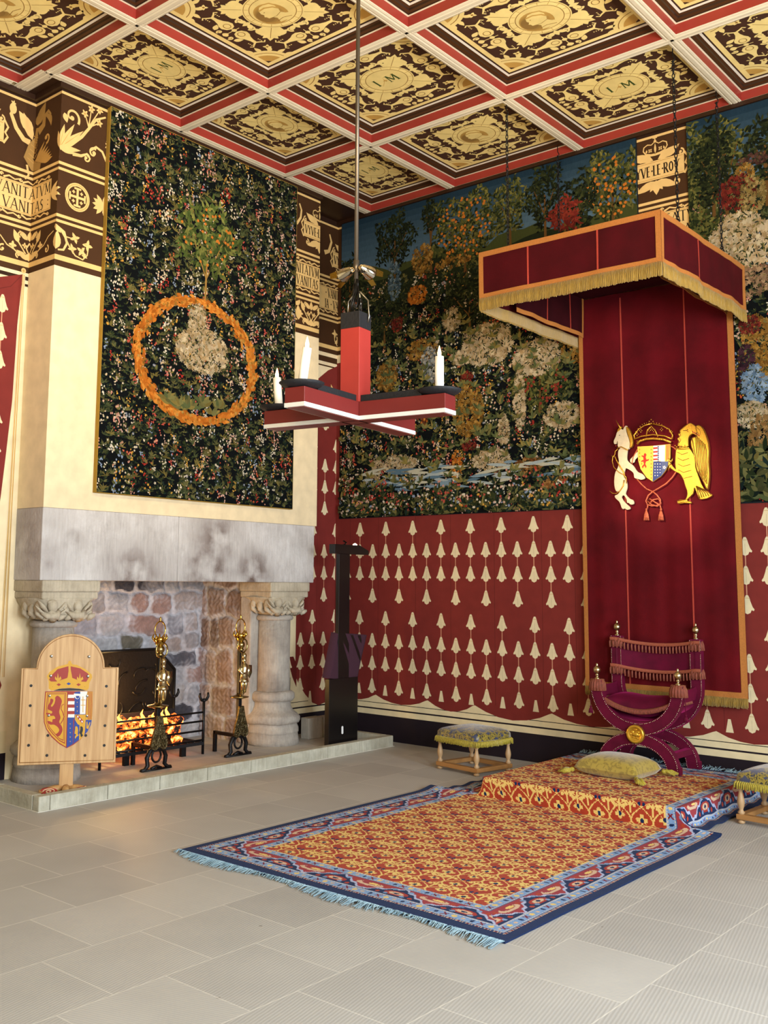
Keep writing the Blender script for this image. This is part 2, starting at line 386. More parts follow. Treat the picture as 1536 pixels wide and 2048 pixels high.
GL = {'V': (.9, [((0, 1), (.45, 0), 1), ((.45, 0), (.9, 1), .5)]), 'Y': (.85, [((0, 1), (.42, .5), 1), ((.85, 1), (.42, .5), .5), ((.42, .5), (.42, 0), 1)]),
      'E': (.6, [((.1, 0), (.1, 1), 1), ((.1, 1), (.6, 1), .5), ((.1, .52), (.5, .52), .5), ((.1, 0), (.6, 0), .5)]),
      'L': (.6, [((.1, 0), (.1, 1), 1), ((.1, 0), (.6, 0), .5)]), 'I': (.25, [((.12, 0), (.12, 1), 1)]),
      'R': (.75, [((.1, 0), (.1, 1), 1), ((.1, 1), (.45, 1), .5), ((.45, 1), (.62, .88), .8), ((.62, .88), (.62, .62), .9), ((.62, .62), (.45, .5), .8), ((.1, .5), (.45, .5), .5), ((.35, .5), (.78, 0), 1)]),
      'O': (.95, None), 'A': (.9, [((0, 0), (.45, 1), .5), ((.45, 1), (.9, 0), 1), ((.2, .35), (.7, .35), .5)]),
      'N': (.9, [((.1, 0), (.1, 1), .6), ((.1, 1), (.8, 0), 1), ((.8, 0), (.8, 1), .6)]), 'T': (.8, [((.4, 0), (.4, 1), 1), ((0, 1), (.8, 1), .5)]),
      'M': (1.1, [((.08, 0), (.15, 1), .6), ((.15, 1), (.55, .15), 1), ((.55, .15), (.95, 1), .6), ((.95, 1), (1.02, 0), 1)]),
      'S': (.6, [((.55, .88), (.32, 1), .6), ((.32, 1), (.08, .8), .9), ((.08, .8), (.12, .62), 1), ((.12, .62), (.5, .4), 1), ((.5, .4), (.52, .18), 1), ((.52, .18), (.28, 0), .9), ((.28, 0), (.02, .12), .6)]),
      '.': (.3, 'dot'), ':': (.3, 'colon'), ' ': (.45, [])}
def text(P, s, x, y, h, col, track=.16, stretch=1, w=.13):
    for ch in s:
        wd, st = GL[ch]
        if ch == 'O':
            P.ring(x+.47*h*stretch, y+.5*h, .46*h*stretch, .5*h, w*h*.9, col, 18)
        elif st == 'dot': P.ell(x+.12*h, y+.5*h, .09*h, .09*h, col, 6)
        elif st == 'colon':
            P.ell(x+.12*h, y+.7*h, .07*h, .07*h, col, 6); P.ell(x+.12*h, y+.3*h, .07*h, .07*h, col, 6)
        else:
            for a, b, k in st:
                A = (x+a[0]*h*stretch, y+a[1]*h); B = (x+b[0]*h*stretch, y+b[1]*h)
                P.stroke([A, B], w*h*k, col)
                for q in (A, B):
                    if abs(q[1]-y) < .01*h or abs(q[1]-y-h) < .01*h:
                        if abs(a[0]-b[0]) < .6 and abs(a[1]-b[1]) > .3: P.rect(q[0]-.13*h, q[0]+.13*h, q[1]-.02*h, q[1]+.02*h, col)
        x += (wd*stretch+track)*h
    return x
# ================================================================ THE ROOM
C_BRN = lin('#40260f'); C_BRN2 = lin('#2c170b'); C_CRM = lin('#dcb878'); C_CRM2 = lin('#b98f4e'); C_INK = lin('#2a1c10')
C_PLA = lin('#e7d3ac'); C_RED = lin('#762722'); C_RED2 = lin('#641e1a'); C_BELL = lin('#dccba4'); C_CORD = lin('#c98e70')
C_SKB = lin('#1e141c'); C_STR = lin('#e0cfa6'); C_WHT = lin('#d9cdb8'); C_CRD = lin('#a33226')

mb = MB(); mb.box(-7.9, 2.6, -3.6, 8.2, -.15, 0)
floor = struct(mb.build('floor', 'stone_tiles'))

fn_back = lambda u, v, w: (u, YB-w, v)
fn_rec = lambda u, v, w: (XR+w, u, v)
fn_brs = lambda u, v, w: (XB+w, u, v)
fn_sdl = lambda u, v, w: (u, BY0-w, v)
fn_sdr = lambda u, v, w: (u, BY1+w, v)

def scroll_leafy(P, s=1.0, mirror=1):
    """acanthus scroll growing right from its root at 0,0"""
    Q = P.sub(0, 0, 0, s*mirror, s)
    for a, l, w in ((1.75, .15, .045), (1.4, .21, .05), (1.08, .27, .05), (.78, .30, .05), (.2, .2, .045), (-.05, .14, .04)):
        Q.leaf(0, 0, a, l, w, C_CRM)
    for a, l in ((1.4, .17), (1.08, .23), (.78, .26)):
        Q.up(.5); Q.stroke([(.02*cos(a), .02*sin(a)), (l*cos(a), l*sin(a))], .006, C_CRM2, .002)
    Q.stroke([(0, 0), (.10, .06), (.2, .16), (.27, .26), (.33, .35), (.42, .40)], .035, C_CRM, .014)
    Q.spiral(.10, .29, .075, -.6, .9, .022, C_CRM, 1)
    Q.leaf(.03, .30, -1.2, .08, .05, C_CRM)
    for x, y, a in ((.22, .36, 2.2), (.28, .42, 1.4), (.36, .44, 1.0), (.36, .33, .2)):
        Q.stroke([(.26, .26), (x, y)], .012, C_CRM, .008); Q.flower(x, y, .036, C_CRM, C_CRM2, 5, a)
    Q.stroke([(.12, -.01), (.2, .0), (.25, .03), (.29, .00)], .03, C_CRM, .012)
    Q.spiral(.25, -.005, .04, 1.6, .9, .016, C_CRM, -1)
    Q.stroke([(.5, -.06), (.45, .02), (.40, .10), (.34, .12), (.29, .08)], .022, C_CRM, .02)
    Q.spiral(.315, .06, .045, 1.0, .9, .02, C_CRM, 1)
    Q.stroke([(.45, .03), (.46, .13), (.44, .2), (.48, .28), (.55, .30)], .016, C_CRM, .012)
    Q.flower(.455, .165, .036, C_CRM, C_CRM2, 5); Q.spiral(.53, .335, .04, -1.2, .8, .014, C_CRM, -1)

def crown(P, s=1.0, col=C_CRM, gap=C_BRN):
    Q = P.sub(0, 0, 0, s)
    Q.stroke([(-.5, .12), (-.25, .04), (0, .02), (.25, .04), (.5, .12)], .13, col)
    for m in (-1, 1):
        Q.stroke([(m*.5, .12), (m*.66, .36), (m*.62, .56), (m*.42, .66), (m*.2, .6), (m*.04, .72)], .07, col, .05)
        Q.flower(m*.28, .30, .13, col, gap, 4, .78); Q.leaf(m*.5, .2, PI/2+m*.2, .2, .1, col)
    Q.leaf(0, .1, PI/2, .55, .12, col); Q.ell(0, .76, .08, .08, col, 10)
    Q.rect(-.03, .03, .80, 1.08, col); Q.rect(-.12, .12, .92, .98, col)
    Q.up(.5); Q.ell(0, .06, .05, .035, C_CRM2, 6)

def plate_roy(P, s=1.0):
    """crowned plate with VYVE.LE.ROY"""
    Q = P.sub(0, 0, 0, s)
    for m in (-1, 1):
        Q.leaf(m*.02, .09, PI/2-m*1.15, .2, .07, C_CRM); Q.leaf(m*.1, .09, PI/2-m*.9, .14, .05, C_CRM)
        Q.spiral(m*.22, .10, .032, PI/2, .9, .014, C_CRM, -m); Q.leaf(0, -.10, -PI/2+m*1.2, .2, .07, C_CRM)
        Q.leaf(0, -.1, -PI/2+m*.6, .1, .05, C_CRM); Q.spiral(m*.19, -.14, .035, PI/2, .9, .016, C_CRM, m)
        Q.stroke([(m*.245, -.09), (m*.28, -.03), (m*.255, 0), (m*.28, .05), (m*.245, .1)], .018, C_CRM)
    Q.leaf(0, -.09, -PI/2, .13, .07, C_CRM)
    Q.up(); Q.rect(-.245, .245, -.085, .085, C_CRM); Q.up(.5)
    Q.rect(-.235, .235, -.075, -.07, C_CRM2); Q.rect(-.235, .235, .07, .075, C_CRM2)
    Q.up(.5); text(Q, 'VYVE.LE.ROY', -.222, -.045, .088, C_INK, .10, .5, .15)
    crown(Q.sub(0, .135), .16)

def grot_line(P, x0, x1, y, s=1.0, up=1):
    """little strapwork scrolls along a plate edge"""
    x = x0; k = 0
    while x < x1-.02:
        m = 1 if k % 2 else -1
        P.stroke([(x, y), (x+.05*s, y+up*.022), (x+.10*s, y+up*.006), (x+.15*s, y+up*.024)], .016, C_CRM, .01)
        P.spiral(x+.15*s, y+up*.018, .018, 0, .8, .01, C_CRM, m, 10); x += .17*s; k += 1

def plate_van(P, x0, x1, r1, r2, tx1, tx2, h=.088, st=.72, tr=.16):
    P.rect(x0, x1, -.125, .125, C_CRM); P.up(.5)
    for yy in (-.117, .112): P.rect(x0+.008, x1-.008, yy, yy+.005, C_CRM2)
    P.rect(x1-.012, x1-.008, -.117, .117, C_CRM2)
    grot_line(P, x0+.02, x1, .132, 1, 1); grot_line(P, x0+.02, x1, -.132, 1, -1)
    text(P, r1, tx1, .014, h, C_INK, tr, st); text(P, r2, tx2, -.104, h, C_INK, tr, st)

def tw_(s, h, st, tr): return sum((GL[c][0]*st+tr)*h for c in s)
def roundel_cross(P):
    P.ell(0, 0, .115, .115, C_CRM, 28); P.up(.5); P.ring(0, 0, .105, .105, .006, C_CRM2, 28); P.ell(0, 0, .088, .088, C_BRN, 26); P.up(.5)
    P.rect(-.07, .07, -.010, .010, C_CRM); P.rect(-.010, .010, -.07, .07, C_CRM)
    for m in (-1, 1):
        P.rect(m*.07-.008, m*.07+.008, -.032, .032, C_CRM); P.rect(-.032, .032, m*.07-.008, m*.07+.008, C_CRM)
        for k in (-1, 1):
            P.rect(m*.037-.014, m*.037+.014, k*.037-.005, k*.037+.005, C_CRM); P.rect(m*.037-.005, m*.037+.005, k*.037-.014, k*.037+.014, C_CRM)

def vine(P, m=1):
    """band of leaves and a curling stem, root at 0,0, about .5 long"""
    Q = P.sub(0, 0, 0, m, 1)
    Q.stroke([(0, .10), (.06, .07), (.11, .01), (.15, -.05), (.2, -.1), (.27, -.115), (.31, -.07), (.32, 0)], .014, C_CRM, .01)
    Q.stroke([(0, .10), (.09, .06), (.12, -.02), (.09, -.08), (.04, -.09)], .03, C_CRM, .014)
    Q.leaf(.02, -.09, 1.5, .15, .08, C_CRM); Q.leaf(.0, .1, -.7, .08, .04, C_CRM); Q.stroke([(.11, .03), (.17, .03)], .01, C_CRM)
    for x, y, r in ((.19, .04, .05), (.17, -.05, .045), (.255, -.05, .05), (.31, .01, .052), (.285, -.085, .03)):
        Q.flower(x, y, r*.5, C_CRM, None, 5, x*20)
        for a in (0.4, 1.9, 3.4, 4.9): Q.leaf(x, y, a+x*9, r*.95, r*.5, C_CRM)
        Q.up(.4); Q.leaf(x, y, x*30, r*.8, r*.12, C_CRM2)

def urn_flower(P):
    for m in (-1, 1):
        P.leaf(0, -.11, PI/2-m*1.1, .13, .05, C_CRM); P.spiral(m*.10, -.085, .025, -PI/2, .8, .014, C_CRM, m)
        P.stroke([(0, -.07), (m*.03, -.02), (0, .03)], .012, C_CRM)
        P.stroke([(m*.03, -.07), (m*.12, .04)], .012, C_CRM); P.leaf(m*.10, .01, PI/2-m*.45, .11, .05, C_CRM)
        P.leaf(m*.02, .05, PI/2-m*.9, .1, .045, C_CRM); P.spiral(m*.085, .085, .026, -PI/2, .9, .012, C_CRM, m)
        P.flower(m*.045, .0, .026, C_CRM, C_CRM2, 4); P.flower(m*.15, -.02, .036, C_CRM, None, 4)
        P.stroke([(m*.06, -.1), (m*.14, -.05), (m*.2, -.03), (m*.26, .03), (m*.33, .06)], .012, C_CRM, .008)
        P.spiral(m*.24, -.07, .035, 1.2, .8, .014, C_CRM, -m)
    P.leaf(0, .04, PI/2, .09, .05, C_CRM); P.leaf(0, -.12, PI/2, .07, .08, C_CRM)

def winged_figure(P):
    """winged figure with a curling tail"""
    Q = P
    dk = lin('#a07c44')
    Q.stroke([(.10, -.24), (0, -.22), (-.05, -.16), (-.02, -.06), (.02, .02), (.03, .10)], .06, dk, wf=lambda t: .03+.055*sin(PI*min(1, t+.12)))
    Q.ell(.035, .165, .033, .04, dk, 12); Q.leaf(.03, .12, 1.0, .2, .1, dk); Q.stroke([(.05, .06), (.12, .1), (.13, .17), (.18, .2), (.22, .16)], .07, dk, .015)
    for k in range(5): Q.leaf(.14+.02*k, .2-.01*k, -.9-.15*k, .1, .03, dk)
    for k in range(7): Q.leaf(.02+.02*k, -.20-.004*k, .9-.12*k, .2-.012*k, .035, C_CRM2)
    Q.spiral(.17, -.02, .05, -1.6, .7, .02, C_CRM2, 1)
    Q.leaf(-.02, .05, 2.3, .2, .1, C_CRM); Q.leaf(-.02, .0, 2.0, .22, .08, C_CRM)
    Q.stroke([(-.04, -.03), (-.10, -.02), (-.17, .05), (-.22, .15), (-.20, .20)], .05, C_CRM, .025)
    Q.ell(-.205, .2, .032, .045, C_CRM, 12); Q.flower(-.205, .245, .025, C_CRM, None, 5)
    Q.stroke([(-.06, -.22), (-.04, -.3), (-.07, -.34)], .02, C_CRM, .014)
    for k in range(6): Q.up(.3); Q.stroke([(-.06+.01*k, -.16+.04*k), (-.0+.01*k, -.19+.04*k), (.04, -.16+.04*k)], .006, C_CRM2)

F_LINES = [(5.33, 5.352, C_CRM), (4.752, 4.776, C_CRM), (4.706, 4.728, C_CRM), (4.328, 4.352, C_CRM), (4.284, 4.306, C_CRM), (3.985, 4.026, C_CRM)]
Z_FB = 3.937
Z1, Z2, Z3 = 5.04, 4.53, 4.155
def frieze_ground(P, u0, u1, cornice=True):
    P.rect(u0, u1, Z_FB, ZC, C_BRN)
    P.up()
    if cornice: P.rect(u0, u1, 5.352, ZC, C_BRN2)
    for a, b, c in F_LINES: P.rect(u0, u1, a, b, c)
    P.up()

def bell(P, x, y, k=1.0, cord=.075):
    """bell-shaped tassel, top at y"""
    h = .142; w = .052*k
    P.poly([(x-.008, y), (x+.008, y), (x+.018*k, y-.02), (x+.024*k, y-.045), (x+w*.75, y-h*.62), (x+w*1.02, y-h*.76), (x+w*.92, y-h*.84), (x+w*.6, y-h*.80),
            (x+w*.42, y-h*.95), (x, y-h*1.02), (x-w*.42, y-h*.95), (x-w*.6, y-h*.80), (x-w*.92, y-h*.84), (x-w*1.02, y-h*.76), (x-w*.75, y-h*.62), (x-.024*k, y-.045), (x-.018*k, y-.02)], C_BELL)
    P.up(.3); P.rect(x-.018*k, x+.018*k, y-.024, y-.021, C_CRM2); P.rect(x-.001, x+.001, y-h*.9, y-.05, lin('#a8987a')); P.up(-.3)
def bells(P, cols, zlo, zhi, ztopA=2.14):
    """cols: list of (u, type); three bells joined by a cord, then a gap"""
    for u, ty in cols:
        base = ztopA - (.222 if ty else 0)
        for k in range(-7, 8):
            g = base + k*.888
            for q in range(3):
                z = g - q*.222
                if z > zhi or z-.15 < zlo-.12: continue
                if q < 2: P.rect(u-.004, u+.004, z-.222, z-.14, C_CORD)
                P.up(.2); bell(P, u, z)
                P.up(-.2)
def skirting(P, u0, u1, hem):
    """painted base, lines and a scalloped lower edge of painted cloth; hem = list of (u, z)"""
    P.rect(u0, u1, 0, .24, C_SKB); P.rect(u0, u1, .24, .62, C_STR); P.up()
    P.rect(u0, u1, .292, .306, C_SKB); P.rect(u0, u1, .352, .358, C_SKB); P.up()
def hemline(u0, u1, seed=1, zc=.40):
    r = random.Random(seed); pts = []; u = u0
    pts.append((u, zc+.02))
    while u < u1:
        w = r.uniform(.45, .75); d = r.uniform(.045, .085)
        for t in (.12, .3, .5, .7, .88):
            pts.append((u+w*t, zc+.01-d*sin(PI*t)))
        pts.append((u+w, zc+.02)); pts.append((u+w+.03, zc+.03)); u += w+.06
    return [(min(a, u1), b) for a, b in pts]

# ---- back wall
mb = MB(); mb.box(-7.9, 2.6, YB, YB+.2, 0, 5.9, C_PLA)
P = Paint(mb, fn_back, clip=(XR, 2.4, 0, ZC))
frieze_ground(P, XR, 2.4)
for x0 in (-5.9, -4.6, -3.30, -2.0, -.7, .6):
    cxx = x0 if x0 != -3.30 else at(1312, 352, 'Y', YB).x
    plate_roy(P.sub(cxx, Z1+.0)); P.up()
    scroll_leafy(P.sub(cxx+.34, Z1-.17)); plate_van(P.sub(cxx+.2, Z2), -.5, .5, '. VANITATVM', 'ET VANITAS', -.46, -.44)
    urn_flower(P.sub(cxx, Z3)); vine(P.sub(cxx+.35, Z3)); P.up()
P.rect(XR, 2.4, 0, Z_FB, C_PLA); P.up()
skirting(P, XR, 2.4, None)
hl = hemline(XR, 2.4, 4)
P.up()
for i in range(len(hl)-1):     # cloth field in vertical strips down to its hem
    P.poly([hl[i], hl[i+1], (hl[i+1][0], 3.85), (hl[i][0], 3.85)], C_RED)
P.up()
r_ = random.Random(3); u = XR+.2
while u < 2.3:                 # painted fold lines of the trompe-l'oeil hanging
    P.rect(u, u+.006, .45, 3.6, C_RED2); u += r_.uniform(.3, .6)
P.up()
bells(P, [(-6.418+.167*k, (k+1) % 2) for k in range(-2, 52)], .46, 3.7)
for k in range(-2, 52):
    if (k+1) % 2 == 0: P.poly([(-6.418+.167*k-.03, .43), (-6.418+.167*k+.03, .43), (-6.418+.167*k+.010, .53), (-6.418+.167*k-.010, .53)], C_BELL)
wall_back = struct(mb.build('wall_back', 'paint'))

# ---- left wall: recess, chimney breast, recess
mb = MB()
mb.box(-7.9, XR, -3.6, 4.0, 0, 5.9, C_PLA); mb.box(-7.9, XR, 7.05, YB+.2, 0, 5.9, C_PLA); mb.box(-7.9, XR, 4.0, 7.05, 1.62, 5.9, C_PLA)
mb.box(-7.9, XR, 6.745, 7.05, 0, 1.62, C_PLA); mb.box(-7.9, XR, 4.0, 4.66, 0, 1.62, C_PLA); mb.box(-7.9, -7.7, 4.0, 7.05, 0, 1.62, C_PLA)
def left_items(P, which):
    """paint laid out along the unrolled wall: s=0 at the inner corner left of the breast"""
    plate_roy(P.sub(-.52, Z1-.02)); P.up(); winged_figure(P.sub(.0, Z1)); P.up(); scroll_leafy(P.sub(.36, Z1-.16)); P.up()
    plate_van(P.sub(0, Z2), -.62, .27, 'VANITATVM:', '. VANITAS :', -.33, -.33); P.up()
    for a in (-.7, -.2, .3, .8): P.leaf(.27, Z2, a, .12, .04, C_CRM)
    P.up()
    urn_flower(P.sub(0, Z3)); vine(P.sub(.345, Z3+.0)); P.up()
u_of = {'rec': BY0, 'sdl': XR, 'brs': BY0-.36}
P = Paint(mb, fn_rec, clip=(-3.5, BY0, 0, ZC)); frieze_ground(P, -3.5, BY0); left_items(P.sub(BY0, 0), 'rec')
for k in range(1, 5): left_items(P.sub(BY0-k*1.3, 0), 'rec')
# red hanging on the recess, its edge falling from a ring
P.up(); P.rect(3.0, BY0, .24, .40, C_STR); P.rect(-3.5, BY0, 0, .24, C_SKB)
P.rect(-3.5, BY0, Z_FB-.06, Z_FB-.03, C_BRN2); P.rect(-3.5, BY0, Z_FB-.11, Z_FB-.09, C_BRN2)
P.up(3)
e = [at(45, 549, 'X', XR), at(34, 650, 'X', XR), at(24, 800, 'X', XR), at(10, 920, 'X', XR), at(0, 1000, 'X', XR)]
edge = [(p.y, p.z) for p in e]
P.poly([(2.6, 3.55), (3.6, 3.72)]+edge+[(edge[-1][0]-.12, 1.2), (edge[-1][0]-.1, .8), (2.6, .45)], C_RED); P.up()
P.poly([(4.06, .60), (4.145, .66), (4.175, .74), (4.15, .80), (4.06, .84)], C_RED)
P.stroke([(edge[0][0], edge[0][1]), (edge[0][0]-.1, edge[0][1]-.12), (edge[0][0]-.3, edge[0][1]-.2)], .008, C_RED2)
for k in range(6): P.stroke([(edge[0][0]+.004*k, edge[0][1]), (edge[0][0]-.02+.006*k, 2.0), (edge[0][0]-.04+.012*k, .8)], .006, (C_CRM, C_CRM2, C_PLA)[k % 3])
P.ell(4.19, 3.95, .022, .022, C_CRM, 12); P.up(.5); P.ell(4.19, 3.95, .010, .010, C_CRM2, 10); P.up()
for u in (4.02, 3.85): bells(P, [(u, 0 if u > 4 else 1)], 1.0, 3.76, 3.72)
P = Paint(mb, fn_sdl, clip=(XR, XB, 2.07, ZC)); frieze_ground(P, XR, XB); left_items(P.sub(XR, 0), 'sdl')
mb.box(-7.9, XB, BY0, BY1, 2.07, 5.9, C_PLA)
mb.box(-7.6, -6.62, 4.3, 7.2, 1.75, 2.07, C_PLA)
P = Paint(mb, fn_brs, clip=(BY0, BY1, 2.07, ZC)); frieze_ground(P, BY0, BY1); left_items(P.sub(BY0-.36, 0), 'brs')
q = at(155, 391, 'X', XB); roundel_cross(P.sub(q.y, Z2)); P.up()
for a in (2.2, 2.7, 3.14, 3.6, 4.1): P.leaf(q.y+.24, Z2, a, .1, .04, C_CRM)
P.rect(q.y+.24, q.y+.27, Z2-.06, Z2+.06, C_CRM); P.ell(q.y+.275, Z2+.06, .03, .03, C_CRM); P.ell(q.y+.275, Z2-.06, .03, .03, C_CRM)
P.up(2)
yr = BY1
# right-hand end of the breast
P.leaf(yr-.38, Z1+.02, 1.7, .16, .06, C_CRM); P.stroke([(yr-.40, Z1-.0), (yr-.34, Z1-.01), (yr-.29, Z1+.06), (yr-.28, Z1+.14), (yr-.31, Z1+.2)], .035, C_CRM, .018); P.up()
plate_roy(P.sub(yr-.01, Z1-.03), .95); P.up(); plate_van(P.sub(yr, Z2), -1.0, .1, 'VANITATVM', 'VANITAS', -tw_('VANITATVM', .092, .5, .12)-.005, -tw_('VANITAS', .092, .5, .12)-.015, .092, .5, .12); P.up()
urn_flower(P.sub(yr-.12, Z3)); P.up(); vine(P.sub(yr-.28, Z3), -1)
# cream side faces and the small return to the right
P = Paint(mb, fn_sdr, clip=(XR, XB, 2.07, ZC)); frieze_ground(P, XR, XB)
P = Paint(mb, fn_rec, clip=(BY1, YB, 0, ZC)); frieze_ground(P, BY1, YB)
for a, b in ((3.90, 3.92), (3.86, 3.87)): pass
u = at(652, 470, 'X', XR).y
P.stroke([(u-.02, Z1-.02), (u+.05, Z1+.01), (u+.09, Z1+.12), (u+.06, Z1+.2)], .05, C_CRM, .02); P.up()
plate_roy(P.sub(u+.36, Z1-.06)); P.up(); plate_van(P.sub(u, Z2), -.2, .9, '. VANIT', 'IA . VA', .0, .0, .092, .42, .08); P.up(); vine(P.sub(u+.47, Z3), -1); P.up()
P.rect(BY1, YB, Z_FB-.30, Z_FB, C_PLA); P.up(); P.rect(BY1, YB, Z_FB-.10, Z_FB-.04, C_BRN); P.rect(BY1, YB, Z_FB-.15, Z_FB-.135, C_BRN); P.up()
P = Paint(mb, fn_rec, clip=(6.93, YB, 0, 3.9)); P.z[0] = .0015
P.rect(6.93, YB, .24, 1.6, C_STR); P.rect(6.93, YB, 0, .24, C_SKB); P.up(); P.rect(6.93, YB, .292, .306, C_SKB); P.rect(6.93, YB, .352, .358, C_SKB)
P.rect(7.30, 7.306, .3, .62, C_SKB); P.rect(7.325, 7.331, .35, .6, C_SKB); P.up()
cl = [(BY1, 3.60), (BY1+.1, 3.57), (BY1+.25, 3.58), (BY1+.4, 3.64), (BY1+.55, 3.75), (YB, 3.82), (YB, .34), (YB-.1, .325), (7.75, .30), (7.66, .33), (7.55, .42), (7.45, .53), (7.37, .62), (7.32, .72), (7.31, .78), (7.36, .80), (7.40, .76), (7.40, 1.7), (7.40, 2.0), (BY1, 2.3)]
P.poly(cl[:5]+[(cl[5][0], cl[5][1]), (YB, 2.3), (BY1, 2.3)], C_RED)
P.poly([(YB, 2.3), (YB, .34), (YB-.1, .325), (7.75, .30), (7.66, .33), (7.55, .42), (7.45, .53), (7.40, .62), (7.40, 2.3)], C_RED); P.poly([(7.10, 2.3), (7.40, 2.3), (7.40, 1.3), (7.3, 1.3), (7.10, 1.5)], C_RED)
P.poly([(7.42, .5), (7.36, .60), (7.31, .72), (7.32, .80), (7.37, .80), (7.42, .72)], C_RED2); P.up()
for k in range(3): P.leaf(YB-.05, 3.5-.06*k, 2.0+.3*k, .12, .04, C_CRM)
P.rect(7.70, 7.706, .5, 3.4, C_RED2)
P.up(); bells(P, [(7.985, 0), (7.81, 1), (7.64, 0), (7.47, 1), (7.30, 0)], .42, 3.5, 2.14)
for k in (7.62,): P.poly([(k-.03, .33), (k+.03, .33), (k+.01, .45), (k-.01, .45)], C_BELL)
wall_left = struct(mb.build('wall_left', 'paint'))

# ---- right and front walls (behind the camera) with deep windows
C_ROOM = lin('#c9b48a')
WIN = [(-2.2, -.8), (.2, 1.8), (3.2, 4.8), (6.2, 7.2)]
mb = MB(); yprev = -3.6
for a, b in WIN:
    mb.box(2.4, 2.6, yprev, a, 0, 5.9, C_ROOM); mb.box(2.4, 2.6, a, b, 0, 1.0, C_ROOM); mb.box(2.4, 2.6, a, b, 4.2, 5.9, C_ROOM); yprev = b
mb.box(2.4, 2.6, yprev, YB+.2, 0, 5.9, C_ROOM)
P = Paint(mb, lambda u, v, w: (2.4-w, u, v)); P.rect(-3.6, YB, 0, .24, C_SKB); P.rect(-3.6, YB, 4.3, ZC, C_BRN)
struct(mb.build('wall_right', 'paint'))
mb = MB(); mb.box(-7.9, 2.6, -3.8, -3.6, 0, 5.9, C_ROOM)
P = Paint(mb, lambda u, v, w: (u, -3.6+w, v)); P.rect(-7, 2.4, 0, .24, C_SKB); P.rect(-7, 2.4, 4.3, ZC, C_BRN)
struct(mb.build('wall_front', 'paint'))
for i, (a, b) in enumerate(WIN):
    mb = MB()
    for y in (a, b-.05, (a+b)/2-.02): mb.box(2.52, 2.57, y, y+.05, 1.0, 4.2, C_BRN)
    for z in (1.0, 2.1, 3.1, 4.15): mb.box(2.52, 2.57, a, b, z, z+.05, C_BRN)
    struct(mb.build('window_%d' % (i+1), 'gloss_paint'))

# ================================================================ CEILING
X0, SX, Y0, SY = -6.819, 1.3816, 8.0127, 1.3076
HR = .044   # half rib
C_CR = lin('#93332a'); C_CW = lin('#cfc3aa'); C_CB = lin('#2e1a0e'); C_CB2 = lin('#42260f'); C_CG = lin('#cfc6b6'); C_CY = lin('#e0c268')
PROF = [(0, 0, C_CW), (.004, .004, C_CR), (.004, .078, C_CW), (.015, .082, C_CB), (.018, .092, C_CB2), (.034, .100, C_CB), (.038, .114, C_CB2), (.050, .120, C_CB), (.052, .122, C_CG), (.068, .128, C_CB), (.076, .136, C_CY)]
mbc = MB()
cells = []
def coffer(x0, x1, y0, y1):
    """profile swept round the opening x0..x1, y0..y1 (y1 nearer the back wall)"""
    for k in range(len(PROF)-1):
        a, za, ca = PROF[k][0], PROF[k][1], PROF[k][2]; b, zb = PROF[k+1][0], PROF[k+1][1]
        A = [(x0+a, y0+a), (x1-a, y0+a), (x1-a, y1-a), (x0+a, y1-a)]; B = [(x0+b, y0+b), (x1-b, y0+b), (x1-b, y1-b), (x0+b, y1-b)]
        c = PROF[k][2] if k else C_CW
        if k == 1: c = C_CR
        for i in range(4):
            j = (i+1) % 4
            mbc.face([(A[i][0], A[i][1], ZC+za), (A[j][0], A[j][1], ZC+za), (B[j][0], B[j][1], ZC+zb), (B[i][0], B[i][1], ZC+zb)], c)
NI, NJ = 7, 9
def ribrect(x0, x1, y0, y1, ax):
    """flat rib with two sunk grooves"""
    prof = [(-HR, 0), (-HR+.014, -.004), (-HR+.022, 0), (-.012, -.006), (.012, -.006), (HR-.022, 0), (HR-.014, -.004), (HR, 0)]
    for (a, za), (b, zb) in zip(prof[:-1], prof[1:]):
        if ax == 'x': m_ = (y0+y1)/2; mbc.face([(x0, m_+a, ZC+za), (x1, m_+a, ZC+za), (x1, m_+b, ZC+zb), (x0, m_+b, ZC+zb)], C_CW)
        else: m_ = (x0+x1)/2; mbc.face([(m_+a, y0, ZC+za), (m_+a, y1, ZC+za), (m_+b, y1, ZC+zb), (m_+b, y0, ZC+zb)], C_CW)
xs = [X0+SX*i for i in range(NI+1)]; ys = [Y0-SY*j for j in range(NJ+1)]
XE = -6.54
for j in range(NJ+1):
    xa = XE if j < 3 else XR-.0
    ribrect(xa, 2.6, ys[j]-HR, ys[j]+HR, 'x')
for i in range(1, NI+1): ribrect(xs[i]-HR, xs[i]+HR, -3.9, YB, 'y')
jB = ys[3]
ribrect(XE-.0, XE+2*HR, jB-HR, YB, 'y'); ribrect(XR, XR+2*HR, -3.9, jB-.12, 'y')
ribrect(XR, XE+HR, jB-HR-.05, jB-HR+.05, 'x')
# walls of the drop behind the outer moulding, and the plain soffits
mbc.face([(XE, jB, ZC), (XE, YB, ZC), (XB, YB, ZC-.002), (XB, jB, ZC-.002)], C_CB)
mbc.box(XR, XE, BY1, YB, ZC, ZC+.05, C_CB)
mbc.box(XR, XE+.02, jB, BY1+.01, ZC+.001, ZC+.03, C_CB)
